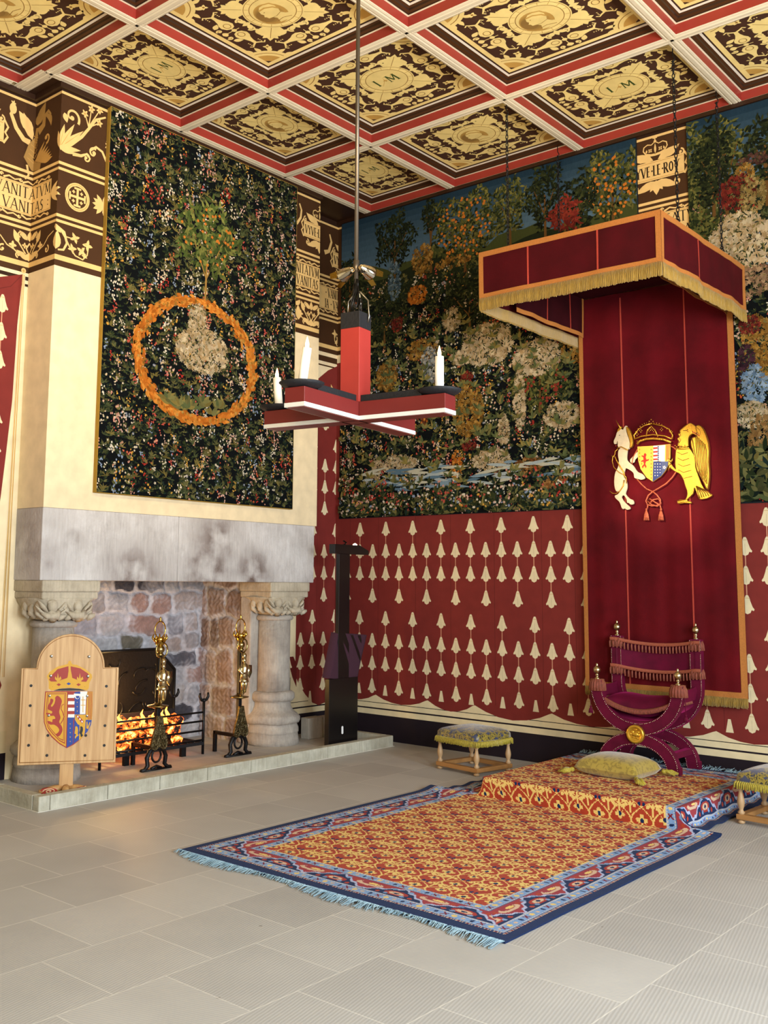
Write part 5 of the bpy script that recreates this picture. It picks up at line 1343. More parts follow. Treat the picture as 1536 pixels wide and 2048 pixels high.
# velvet arm panels with pale cords
for m in (-1, 1):
    mb = MB(); fnA = lambda u, v, w: (XC+m*(HB-.005)+w*m, u, v)
    rows = []
    for i in range(13):
        t = i/12; y = YFc+.02+(YRc-YFc-.04)*t; sag = .015*sin(PI*t)
        rows.append([(XC+m*(HB-.006), y, ZA-.03-sag), (XC+m*(HB+.002), y, ZA-.06-sag), (XC+m*(HB-.012), y, ZA-.13-sag*.4)])
    mb.grid(rows); mb.grid([[(p[0]+.004*m, p[1], p[2]) for p in r__] for r__ in rows]); ap = mb.build('arm_panel', 'velvet_magenta', throne, smooth=True)
    mb = MB(); mb.tube([(XC+m*(HB-.0)-.012, YFc+.02, ZA-.075), (XC+m*HB-.012, (YFc+YRc)/2, ZA-.065), (XC+m*HB-.012, YRc-.02, ZA-.055)], .005, 6); mb.build('cord', 'ermine_white', ap, smooth=True)
    mb = MB(); q = XC+m*(HB+.055); mb.tube([(XC+m*HB, YFc-.005, ZA+.01), (XC+m*(HB+.04), YFc-.01, ZA-.03), (q, YFc-.01, ZA-.12), (q, YFc-.01, ZA-.22)], .003, 6)
    for k in range(9): a = 2*PI*k/9; mb.tube([(q, YFc-.01, ZA-.215), (q+.010*cos(a), YFc-.01+.010*sin(a), ZA-.235), (q+.016*cos(a), YFc-.01+.016*sin(a), ZA-.262)], [.004, .005, .004], 5)
    mb.ball((q, YFc-.01, ZA-.213), .009, 6); mb.build('arm_tassel', 'velvet_magenta', throne, smooth=True)
# sling seat
mb = MB(); rows = []
for j in range(11):
    y = YFc+.0+(YRc-YFc)*j/10; row = []
    for i in range(31): t = -1+2*i/30; row.append((XC+t*(HB-.02), y, .635-.115*(1-t*t)**.8-.006*cos(PI*j/10)))
    rows.append(row)
mb.grid(rows); mb.grid([[(p[0], p[1], p[2]-.010) for p in r__] for r__ in rows]); mb.grid([rows[0], [(p[0], p[1]-.002, p[2]-.03) for p in rows[0]]])
mb.build('seat_sling', 'velvet_magenta', throne, smooth=True)
# loose cushion in the seat
def pillow(cx_, cy_, cz_, a, b, h, n=26, curve=None, ang=0, k=.55):
    top, bot = [], []
    for j in range(n+1):
        rt_, rb = [], []
        for i in range(n+1):
            s_, t = -1+2*i/n, -1+2*j/n; e = max(0, (1-abs(s_)**2.6)*(1-abs(t)**2.6))**k
            px, py = s_*a*(1-.06*(1-abs(t))**0*abs(t)**0*(1-t*t)*.8), t*b*(1-.05*(1-s_*s_))
            zz = curve(s_, t) if curve else 0
            x_, y_ = px*cos(ang)-py*sin(ang), px*sin(ang)+py*cos(ang)
            rt_.append((cx_+x_, cy_+y_, cz_+zz+h*e*.62)); rb.append((cx_+x_, cy_+y_, cz_+zz-h*e*.38))
        top.append(rt_); bot.append(rb)
    return top, bot
cvf = lambda s_, t: .045*abs(s_)**1.6
t_, b_ = pillow(XC, (YFc+YRc)/2, .590, .27, .185, .16, curve=lambda s_, t: .07*s_*s_)
mb = MB(); mb.grid(t_); mb.grid(b_); cu = mb.build('seat_cushion', 'velvet_magenta', throne, smooth=True)
mb = MB()
rr = random.Random(4)
for s0 in range(4):
    N_ = 90 if s0 < 2 else 60
    for k in range(N_):
        t = -1+2*k/(N_-1)
        if s0 < 2: x, y = XC+t*.265, (YFc+YRc)/2+(-.187 if s0 == 0 else .187); zz = .590+.07*t*t; dx, dy = 0, (-1 if s0 == 0 else 1)
        else: x, y = XC+(-.272 if s0 == 2 else .272), (YFc+YRc)/2+t*.18; zz = .66; dx, dy = (-1 if s0 == 2 else 1), 0
        if s0 == 1: continue
        l = .016
        mb.tube([(x, y, zz+.008), (x+dx*l, y+dy*l, zz+.002), (x+dx*l*1.3+rr.gauss(0, .002), y+dy*l*1.3, zz-.026)], [.005, .006, .004], 5)
mb.build('cushion_fringe', 'rose_fringe', cu, smooth=True)
# back rest: slung velvet between the rear posts, two rows of tasselled braid
bz = lambda x: -.035*(1-(x/HB)**2)
mb = MB(); rows = []
for j in range(9):
    z0_ = .885+(1.115-.885)*j/8; rows.append([(XC+x, YRc-.032+.055*(1-(x/HB)**2), z0_+bz(x)*(.9)) for x in [(-HB-.0)+2*HB*i/30 for i in range(31)]])
mb.grid(rows); mb.grid([[(p[0], p[1]+.008, p[2]) for p in r__] for r__ in rows]); mb.build('backrest', 'velvet_magenta', throne, smooth=True)
for zt in (1.118, .905):
    mb = MB(); xs_ = [(-HB-.045)+(2*HB+.09)*i/36 for i in range(37)]
    pt = lambda x, dy, dz: (XC+x, YRc-.036+.055*max(0, 1-(x/HB)**2)-dy, zt+bz(min(max(x, -HB), HB))+dz)
    mb.grid([[pt(x, .002, 0) for x in xs_], [pt(x, .010, .0) for x in xs_], [pt(x, .010, -.026) for x in xs_], [pt(x, .002, -.026) for x in xs_]])
    br = mb.build('braid', 'rose_braid', throne, smooth=True)
    mb = MB()
    for k in range(27):
        x = -HB-.042+(2*HB+.084)*k/26; c = pt(x, .010, -.026)
        mb.tube([c, (c[0], c[1]-.003, c[2]-.010), (c[0], c[1]-.004, c[2]-.022), (c[0]+rr.gauss(0, .001), c[1]-.003, c[2]-.055)], [.003, .009, .0095, .0085], 7, flat=.7)
    mb.build('tassel_row', 'rose_fringe', br, smooth=True)
for m in (-1, 1):
    for (zt) in (1.115, .90):
        mb = MB()
        for k in range(12):
            a = 2*PI*k/12; mb.tube([(XC+m*HB+.045*cos(a), YRc+.034*sin(a), zt), (XC+m*HB+.052*cos(a), YRc+.04*sin(a), zt-.03), (XC+m*HB+.056*cos(a), YRc+.044*sin(a), zt-.072)], [.008, .011, .010], 5)
        mb.build('post_fringe', 'rose_fringe', throne, smooth=True)

# ================================================================ FLOOR CUSHION
def brocade(name, c1, c2, scale, c3=None, rough=.42):
    m, t, b = nt(name); N = t.nodes.new; L = t.links.new
    tc = N('ShaderNodeTexCoord'); v = N('ShaderNodeTexNoise'); v.inputs['Scale'].default_value = scale; v.inputs['Detail'].default_value = 2; v.inputs['Distortion'].default_value = 1.6; L(tc.outputs['Object'], v.inputs['Vector'])
    cr = N('ShaderNodeValToRGB'); e = cr.color_ramp.elements; e[0].position = .43; e[0].color = lin(c1); e[1].position = .5; e[1].color = lin(c2)
    L(v.outputs['Fac'], cr.inputs[0]); src = cr.outputs[0]
    if c3:
        g = N('ShaderNodeTexNoise'); g.inputs['Scale'].default_value = scale*.45; L(tc.outputs['Object'], g.inputs['Vector'])
        q = N('ShaderNodeMapRange'); q.inputs[1].default_value = .54; q.inputs[2].default_value = .60; L(g.outputs['Fac'], q.inputs[0])
        mx = N('ShaderNodeMix'); mx.data_type = 'RGBA'; L(q.outputs[0], mx.inputs[0]); L(src, mx.inputs[6]); mx.inputs[7].default_value = lin(c3); src = mx.outputs[2]
    L(src, b.inputs['Base Color']); b.inputs['Roughness'].default_value = rough; b.inputs['Sheen Weight'].default_value = .4
    bp = N('ShaderNodeBump'); bp.inputs['Strength'].default_value = .25; bp.inputs['Distance'].default_value = .004; L(v.outputs['Fac'], bp.inputs['Height']); L(bp.outputs[0], b.inputs['Normal'])
    MATS[name] = m
brocade('gold_satin', '#8c7830', '#a8923c', 22, None, .30)
brocade('blue_gold_brocade', '#2a2a28', '#94802a', 48, '#343c58', .40)
mat('olive_fringe', '#a8962e', rough=.6, noise=.35, nscale=90, sheen=.3)
fc_ = thing('floor_cushion', 'plump gold satin cushion with corner tassels, at the foot of the throne', 'cushion', (-3.50, 7.22, TOPZ))
cxc = at(1255, 1535, 'Z', TOPZ+.03)
ccx, ccy, ang = -3.45, 7.19, -.04
t_, b_ = pillow(ccx, ccy, TOPZ+.052, .245, .20, .165, ang=ang, k=.30)
mb = MB(); mb.grid(t_); mb.grid(b_); mb.build('cover', 'gold_satin', fc_, smooth=True)
for sx in (-1, 1):
    for sy in (-1, 1):
        mb = MB(); x = ccx+sx*.24*cos(ang)-sy*.20*sin(ang); y = ccy+sx*.24*sin(ang)+sy*.20*cos(ang)
        dx, dy = sx*.75, sy*.65; mb.ball((x+dx*.02, y+dy*.02, TOPZ+.032), .018, 7)
        for k in range(26):
            a = 2*PI*k/26; q = rr.uniform(.6, 1)
            mb.tube([(x+dx*.02, y+dy*.02, TOPZ+.036), (x+dx*.055+.022*cos(a), y+dy*.055+.022*sin(a), TOPZ+.030+.010*sin(a*3)), (x+dx*.095+.034*cos(a)*q, y+dy*.095+.034*sin(a)*q, TOPZ+.008+rr.random()*.012)], [.006, .008, .005], 5)
        mb.build('tassel', 'olive_fringe', fc_, smooth=True)

# ================================================================ STOOLS
def leg_prof():
    return [(.018, 0), (.018, .004), (.024, .012), (.014, .026), (.013, .032), (.020, .052), (.024, .075), (.022, .095), (.014, .130), (.012, .150), (.018, .158), (.014, .166), (.014, .19)]
def stool(loc, rot, label):
    t = thing('upholstered_stool', label, 'stool', loc, 'brocade stools beside the throne')
    W_, D_ = .225, .215; M_ = Matrix.Rotation(rot, 4, 'Z')
    def TR(x, y, z): p = M_ @ Vector((x, y, z)); return (loc[0]+p.x, loc[1]+p.y, loc[2]+p.z)
    def xf(mb): mb.v = [TR(*p) for p in mb.v]
    for sx in (-1, 1):
        for sy in (-1, 1):
            mb = MB(); mb.lathe(leg_prof(), (sx*(W_-.022), sy*(D_-.022), .060), 16); mb.lathe([(.010, 0), (.022, .006), (.024, .016), (.012, .028)], (sx*(W_-.022), sy*(D_-.022), 0), 14); xf(mb); mb.build('leg', 'turned_wood', t, smooth=True)
    mb = MB()
    for sy in (-1, 1): mb.box(-W_-.005, W_+.005, sy*(D_-.022)-.024, sy*(D_-.022)+.024, .028, .062)
    for sx in (-1, 1): mb.box(sx*(W_-.022)-.024, sx*(W_-.022)+.024, -D_+.046, D_-.046, .028, .062)
    xf(mb); mb.build('stretcher', 'frame_wood', t, bevel=.005)
    n = 20; rows = []
    outl = lambda k: 1
    mb = MB(); zz = [(.243, 1.0), (.275, 1.03), (.310, 1.02), (.326, .97)]
    def sq(k, s_): a = 2*PI*k/48; c_, q = cos(a), sin(a); m_ = max(abs(c_), abs(q)); f_ = (1/m_)*.82+.18*1.0; return (W_*s_*c_*f_*1.0, D_*s_*q*f_)
    rows = [[(sq(k, s_)[0], sq(k, s_)[1], z) for k in range(48)] for z, s_ in zz]
    for r0, z in ((.9, .336), (.7, .350), (.45, .358), (.2, .361), (.02, .362)): rows.append([(sq(k, r0)[0], sq(k, r0)[1], z) for k in range(48)])
    mb.grid(rows, closed=True, cap=True); xf(mb); mb.build('seat_pad', 'blue_gold_brocade', t, smooth=True)
    mb = MB(); r2 = random.Random(3)
    for k in range(150):
        a = 48*k/150.; i = int(a) % 48; fr_ = a-int(a); p0, p1 = sq(i, 1.04), sq(i+1, 1.04); x, y = p0[0]+(p1[0]-p0[0])*fr_, p0[1]+(p1[1]-p0[1])*fr_
        d_ = hypot(x, y); nx, ny = x/d_, y/d_
        mb.tube([(x, y, .272), (x+nx*.012, y+ny*.012, .262), (x+nx*.016+r2.gauss(0, .002), y+ny*.016, .222+r2.random()*.008)], [.006, .0075, .005], 5)
    xf(mb); mb.build('seat_fringe', 'olive_fringe', t, smooth=True)
    return t
stool((-4.775, 7.30, 0), -.16, 'low brocade stool with gold fringe and turned legs, standing left of the platform')
s2 = stool((-2.265, 7.13, 0), -.05, 'low brocade stool right of the platform, cut off by the photo edge')
# ================================================================ HEARTH
HZ = .10; HI = .045
XH0 = -5.985
hearth = thing('stone_hearth', 'raised stone hearth with pale kerb, along the left wall under the fireplace', 'hearth', (-6.4, 5.85, 0))
HY0, HY1 = 3.93, 7.775
mb = MB(); mb.box(-7.56, XH0-.075, HY0+.075, HY1, 0, HI); mb.build('hearth_slab', 'stone_tiles', hearth)
def kerb(x0, x1, y0, y1):
    mb = MB(); mb.box(x0, x1, y0, y1, 0, HZ); mb.build('kerb_stone', 'kerb_stone', hearth, bevel=.006)
ysk = [HY0]
y = HY0+.09
while y < HY1-.1: ysk.append(y); y += .47
ysk.append(HY1)
for a, b in zip(ysk[:-1], ysk[1:]): kerb(XH0-.075, XH0, a+.0025, b-.0025)
xk = [-7.6+.45*k for k in range(4)]
for a, b in ((-6.92, -6.53), (-6.525, XH0-.08)): kerb(a, b, HY0, HY0+.075)
for a, b in ((-6.9, -6.46), (-6.455, XH0-.08)): kerb(a, b, HY1-.075, HY1)
mb = MB(); mb.box(XH0-.003, XH0+.006, HY0-.006, HY1+.006, .0005, .004, lin('#d8d4c8')); mb.box(-6.9, XH0, HY0-.008, HY0+.002, .0005, .004, lin('#d8d4c8')); mb.build('mortar_line', 'paint', hearth)

# ================================================================ FIREPLACE
fire = thing('fireplace', 'large stone fireplace with scorched lintel on two carved short pillars', 'fireplace', (-6.8, 5.74, HI))
mb = MB()
# one great lintel with faint joints: three blocks butted together
for a, b in ((BY0, 5.555), (5.557, BY1-.03)): mb.box(-6.93, XB, a, b, 1.525, 2.07)
mb.build('lintel', 'lintel_stone', fire, bevel=.008)
def rough(mb, amp, seed, sc_=6):
    from mathutils import noise
    out = []
    for p in mb.v:
        v = Vector(p); n = noise.noise_vector(v*sc_+Vector((seed, 0, 0)))*amp + noise.noise_vector(v*sc_*4)*amp*.35; out.append(tuple(v+n))
    mb.v = out
def capital(cy, ya, yb):
    mb = MB()
    mb.box(-6.95, -6.530, ya, yb, 1.44, 1.527); mb.box(-6.95, -6.542, ya+.01, yb-.01, 1.385, 1.442)
    c = mb.build('capital', 'capital_stone', fire, bevel=.012)
    mb = MB(); n = 40; rows = []
    for k in range(15):
        t = k/14; z = 1.225+.165*t; s_ = t**.55; rows.append([(-6.74+(.15+.06*s_)*cos(2*PI*i/n)*(1/max(abs(cos(2*PI*i/n)), abs(sin(2*PI*i/n))))**(s_*.8), cy+(.15+((yb-ya)/2-.15)*s_*.98)*sin(2*PI*i/n)*(1/max(abs(cos(2*PI*i/n)), abs(sin(2*PI*i/n))))**(s_*.55), z) for i in range(n)])
    mb.grid(rows, closed=True, cap=True); rough(mb, .008, 2); mb.build('carved_bell', 'capital_stone', c, smooth=True)
    mb = MB(); r = random.Random(int(cy*10))
    w = (yb-ya)/2-.03
    for u in (-.62, .35):   # cherub heads, folded arms and wings in relief
        y = cy+u*w; x = -6.545
        mb.ball((x, y, 1.335), .045, 8, sq=(.9, .9, 1.1)); mb.ball((x+.03, y+.0, 1.345), .012, 5); mb.ball((x-.01, y, 1.365), .040, 7, sq=(.9, 1.1, .6))
        mb.tube([(x, y+.05, 1.29), (x+.02, y+.02, 1.262), (x+.015, y-.05, 1.262), (x-.01, y-.08, 1.29)], [.026, .028, .024, .016], 8)
        mb.tube([(x-.01, y-.02, 1.30), (x, y, 1.262), (x-.03, y+.03, 1.235)], [.035, .04, .03], 8)
        for m in (-1, 1):
            mb.tube([(x-.01, y+m*.045, 1.29), (x+.006, y+m*.09, 1.335), (x-.01, y+m*.12, 1.378)], [.022, .024, .006], 7, flat=.5)
            mb.tube([(x-.01, y+m*.055, 1.27), (x+.004, y+m*.105, 1.30), (x-.01, y+m*.14, 1.34)], [.018, .018, .004], 7, flat=.5)
    for k in range(7):
        y = cy+(-.95+.31*k)*w*.92; mb.tube([(-6.58, y, 1.232), (-6.56, y+.02, 1.252), (-6.55, y+.05, 1.262)], [.018, .024, .012], 7)
    for sgn in (-1, 1):
        for k in range(3): mb.ball((-6.60-.09*k, cy+sgn*(w-.005), 1.33-.02*(k % 2)), .045, 7, sq=(.8, .5, 1)); mb.tube([(-6.57-.09*k, cy+sgn*(w-.03), 1.25), (-6.60-.09*k, cy+sgn*(w+.0), 1.28), (-6.63-.09*k, cy+sgn*(w-.0), 1.33)], [.02, .024, .014], 6)
    rough(mb, .006, 5, 12); mb.build('carved_figures', 'capital_stone', c, smooth=True)
def pillar(cy, ya, yb, wide=1):
    capital(cy, ya, yb)
    cx_ = -6.735
    mb = MB(); mb.lathe([(.15, 1.17), (.172, 1.175), (.184, 1.195), (.172, 1.218), (.15, 1.225)], (cx_, cy, 0), 28); mb.build('neck_ring', 'pillar_stone', fire, smooth=True)
    mb = MB(); mb.lathe([(.160, .46), (.157, .8), (.155, 1.18)], (cx_, cy, 0), 28); rough(mb, .004, 3); mb.build('shaft', 'pillar_stone', fire, smooth=True)
    mb = MB(); prof = [(.155, .525), (.188, .52), (.212, .50), (.214, .46), (.195, .435), (.178, .43), (.182, .39), (.205, .345), (.245, .315), (.268, .292), (.270, .262), (.258, .238), (.238, .23), (.250, .19), (.252, .155), (.245, .15), (.258, HI)]
    pr2 = []
    for a, b in zip(prof[:-1], prof[1:]): pr2 += [a, ((a[0]+b[0])/2, (a[1]+b[1])/2)]
    mb.lathe(pr2+[prof[-1]], (cx_-.01, cy, 0), 48); rough(mb, .010, 7, 5); mb.build('pillar_base', 'pillar_stone', fire, smooth=True)
pillar(6.90, 6.645, 7.175)
pillar(4.485, 4.24, 4.76)
# rubble lining of the firebox: stones of many colours with limewashed joints, really displaced
def masonry(name, o, du, dv, nrm, seed, cellu=.22, cellv=.13, cols=None, amp=.022, res=.011, wash=0.5):
    o, du, dv, nrm = Vector(o), Vector(du), Vector(dv), Vector(nrm)
    Lu, Lv = du.length, dv.length; nu, nv = int(Lu/res), int(Lv/res); r = np.random.default_rng(seed)
    pts, cc = [], []
    v = 0; row = 0
    while v < Lv+cellv:
        u = -r.random()*cellu
        h = cellv*r.uniform(.8, 1.3)
        while u < Lu+cellu:
            w = cellu*r.uniform(.55, 1.5); pts.append((u+w/2+r.normal(0, .02), v+h/2+r.normal(0, .015), w/2, h/2)); cc.append(cols[r.integers(len(cols))]); u += w
        v += h; row += 1
    pts = np.array(pts); U, V = np.meshgrid(np.linspace(0, Lu, nu), np.linspace(0, Lv, nv))
    jit = .006*np.sin(U*31+V*17)+.006*np.sin(V*63-U*41)+.012*np.sin(U*7.3+V*5)
    d = np.sqrt(((U[..., None]+jit[..., None]-pts[:, 0])/pts[:, 2])**4+((V[..., None]-jit[..., None]-pts[:, 1])/pts[:, 3])**4)
    k = np.argsort(d, -1)[..., :2]; d1 = np.take_along_axis(d, k[..., :1], -1)[..., 0]; d2 = np.take_along_axis(d, k[..., 1:2], -1)[..., 0]
    e = np.clip((np.sqrt(np.sqrt(d2))-np.sqrt(np.sqrt(d1)))*4.5, 0, 1)
    nz = np.sin(U*57+3*np.sin(V*31))*np.sin(V*63+2*np.sin(U*41)); n2 = np.sin(U*9+seed)*np.sin(V*11+1.3)
    hgt = amp*(e**.5)+amp*.25*nz*e
    mb = MB(); mort = np.array(lin('#b4b4ba')); 
    colr = np.array([lin(c) for c in cc])[k[..., 0]]
    w_ = np.clip((1-e)*1.6+np.clip(wash*(n2*.9+.1+.35*nz), 0, .9)*.7, 0, 1)[..., None]
    C = colr*(1-w_)+mort*w_; C = C*(1+.10*nz[..., None])
    P_ = np.array(o)[None, None]+np.array(du.normalized())*U[..., None]+np.array(dv.normalized())*V[..., None]+np.array(nrm.normalized())*hgt[..., None]
    rows = [[tuple(P_[j, i]) for i in range(nu)] for j in range(nv)]
    mb.grid(rows, col=lambda i, j: (float(min(1, max(0, C[i, j, 0]))), float(min(1, max(0, C[i, j, 1]))), float(min(1, max(0, C[i, j, 2]))), 1))
    return mb
GREY = ['#83848c', '#97979c', '#a9a8aa', '#8e8a8c', '#5c5b63', '#9c908c', '#b0acac', '#93949c']
PINK = ['#93817a', '#7f6c62', '#a0918a', '#6e5f56', '#8c7a70', '#9b8e88']
mb = masonry('b', (-7.54, 4.62, HI-.03), (0, 2.14, 0), (0, 0, 1.6), (1, 0, 0), 4, .30, .16, GREY+['#957a72', '#4a4a52', '#6c665a'], .02, wash=1.0)
mb.build('firebox_back', 'stonecol', fire, smooth=True)
mb = masonry('c', (-7.54, 6.735, HI-.03), (.60, -.02, 0), (0, 0, 1.6), (0, -1, 0), 9, .24, .26, PINK, .035, wash=.3)
mb.build('firebox_cheek', 'stonecol', fire, smooth=True)
mb = masonry('d', (-7.54, 4.66, HI-.03), (.60, .0, 0), (0, 0, 1.6), (0, 1, 0), 12, .2, .2, PINK+GREY, .03, res=.02, wash=.3)
mb.build('firebox_cheek', 'stonecol', fire, smooth=True)
mb = MB(); mb.box(-6.95, -6.80, 6.66, 6.80, HI, 1.39); rough(mb, .006, 2); mb.build('jamb_stone', 'pillar_stone', fire, bevel=.015)
mb = MB(); mb.box(-7.62, -6.94, 4.62, 6.74, 1.60, 1.70); mb.build('smoke_shelf', 'coal', fire)

# cast-iron fireback
fbk = thing('fireback', 'black cast-iron fireback with clipped corners and relief foliage, behind the flames', 'fireback', (-7.40, 5.62, HI))
XF = -7.40
r1 = at(343, 1400, 'X', XF); top = at(300, 1298, 'X', XF).z; yR = r1.y; yL = 5.05
zc_ = at(342, 1338, 'X', XF).z; yC = at(310, 1298, 'X', XF).y
outl = [(yL, HI), (yR, HI), (yR, zc_), (yC, top), (yL+(yR-yC), top), (yL, zc_)]
mb = MB(); mb.prism(outl, lambda u, v, w: (XF+w, u, v), .03); mb.build('plate', 'fireback_iron', fbk, bevel=.004)
mb = MB()
for k in range(len(outl)-1):
    a, b = outl[(k+1) % 6], outl[(k+2) % 6]; mb.tube([(XF+.033, a[0], a[1]), (XF+.033, b[0], b[1])], .013, 8)
mb.build('rim', 'iron', fbk, smooth=True)
mb = MB(); r = random.Random(6)
for k in range(26):
    y, z = r.uniform(yL+.1, yR-.15), r.uniform(.3, top-.08); a = r.uniform(0, 6); pts = [(XF+.034, y, z)]
    for q in range(6): y += .03*cos(a); z += .03*sin(a); a += r.uniform(.1, .7); pts.append((XF+.038, y, z))
    mb.tube(pts, [.009, .009, .008, .007, .006, .005, .003], 6)
mb.build('relief_foliage', 'fireback_iron', fbk, smooth=True)

# fire grate with burning coals
gr = thing('fire_grate', 'low black iron fire basket full of glowing coals, between the two andirons', 'grate', (-6.9, 5.5, HI))
GX0, GX1, GY0, GY1 = -7.12, -6.72, 4.95, 6.03
mb = MB()
for z in (.165, .245, .325, .40): mb.tube([(GX1, GY0, z), (GX1, GY1, z)], .009, 6)
mb.build('front_bars', 'iron', gr, smooth=True)
mb = MB()
for k in range(14): y = GY0+.03+(GY1-GY0-.06)*k/13; mb.box(GX0, GX1, y-.008, y+.008, .142, .158)
mb.box(GX0, GX0+.02, GY0, GY1, .13, .40); mb.box(GX0, GX1, GY0, GY0+.012, .14, .40); mb.box(GX1-.02, GX1+.012, GY0, GY1, .125, .15)
mb.build('basket', 'iron_dull', gr)
for x, y in ((GX1, GY1), (GX0, GY1), (GX1, GY0), (GX0, GY0)):
    mb = MB(); mb.tube([(x, y, HI), (x, y, .50)], .012, 8); mb.ball((x, y, .50), .018, 6)
    mb.tube([(x, y-.045, .565), (x, y-.05, .535), (x, y-.03, .505), (x, y, .495), (x, y+.03, .505), (x, y+.05, .535), (x, y+.045, .565)], [.008, .012, .013, .013, .013, .012, .008], 8); mb.build('corner_post', 'iron', gr, smooth=True)
for y in (5.2, 5.8): mb = MB(); mb.box(GX1-.04, GX1-.01, y, y+.05, HI, .14); mb.build('foot', 'iron', gr)
def ember_mat():
    m, t, b = nt('embers'); N = t.nodes.new; L = t.links.new
    tc = N('ShaderNodeNewGeometry'); n = N('ShaderNodeTexNoise'); n.inputs['Scale'].default_value = 13; n.inputs['Detail'].default_value = 5; n.inputs['Roughness'].default_value = .7; L(tc.outputs['Position'], n.inputs['Vector'])
    cr = N('ShaderNodeValToRGB'); e = cr.color_ramp.elements
    e[0].position = .46; e[0].color = (0, 0, 0, 1); e[1].position = .66; e[1].color = (1, .50, .14, 1); x = e.new(.55); x.color = (.8, .10, .01, 1)
    L(n.outputs['Fac'], cr.inputs[0]); L(cr.outputs[0], b.inputs['Emission Color']); b.inputs['Emission Strength'].default_value = 5; b.inputs['Base Color'].default_value = lin('#1a1412'); b.inputs['Roughness'].default_value = .95
    MATS['embers'] = m
ember_mat()
r = random.Random(14); proto = None
for k in range(74):
    x, y = r.uniform(GX0+.05, GX1-.035), r.uniform(GY0+.05, GY1-.12); layer = k//26; z = .185+.075*layer+r.uniform(-.01, .015); s = r.uniform(.030, .05)
    if layer == 2: y = 5.5+(y-5.5)*.8
    if k < 4:
        mb = MB(); mb.ball((0, 0, 0), 1, 5, sq=(1, 1.2, .8)); rough(mb, .35, k*3, 1.3); o = mb.build('coal', 'embers', None, smooth=False)
        if proto is None: proto = []
        proto.append(o); c = o
    else: c = proto[k % 4].copy(); COL.objects.link(c)
    c.location = (x, y, z); c.scale = (s, s, s); c.rotation_euler = (r.uniform(0, 6), r.uniform(0, 6), r.uniform(0, 6))
    tag(c, 'glowing lump of coal burning in the iron fire basket', 'coal', 'burning coals in the grate')
mb = MB()
for k in range(9):
    y = r.uniform(GY0+.1, GY1-.25); x = r.uniform(GX0+.1, GX1-.08); h = r.uniform(.05, .12); z = .34
    mb.tube([(x, y, z-.03), (x+.004, y+.012, z+h*.35), (x-.004, y-.006, z+h*.7), (x, y+.008, z+h)], [.020, .022, .011, .001], 8, flat=.6)
fl = mb.build('flames', 'fire_flame', None, smooth=True); fl['kind'] = 'stuff'; tag(fl, 'small yellow flames rising from the coals in the fire basket', 'fire')

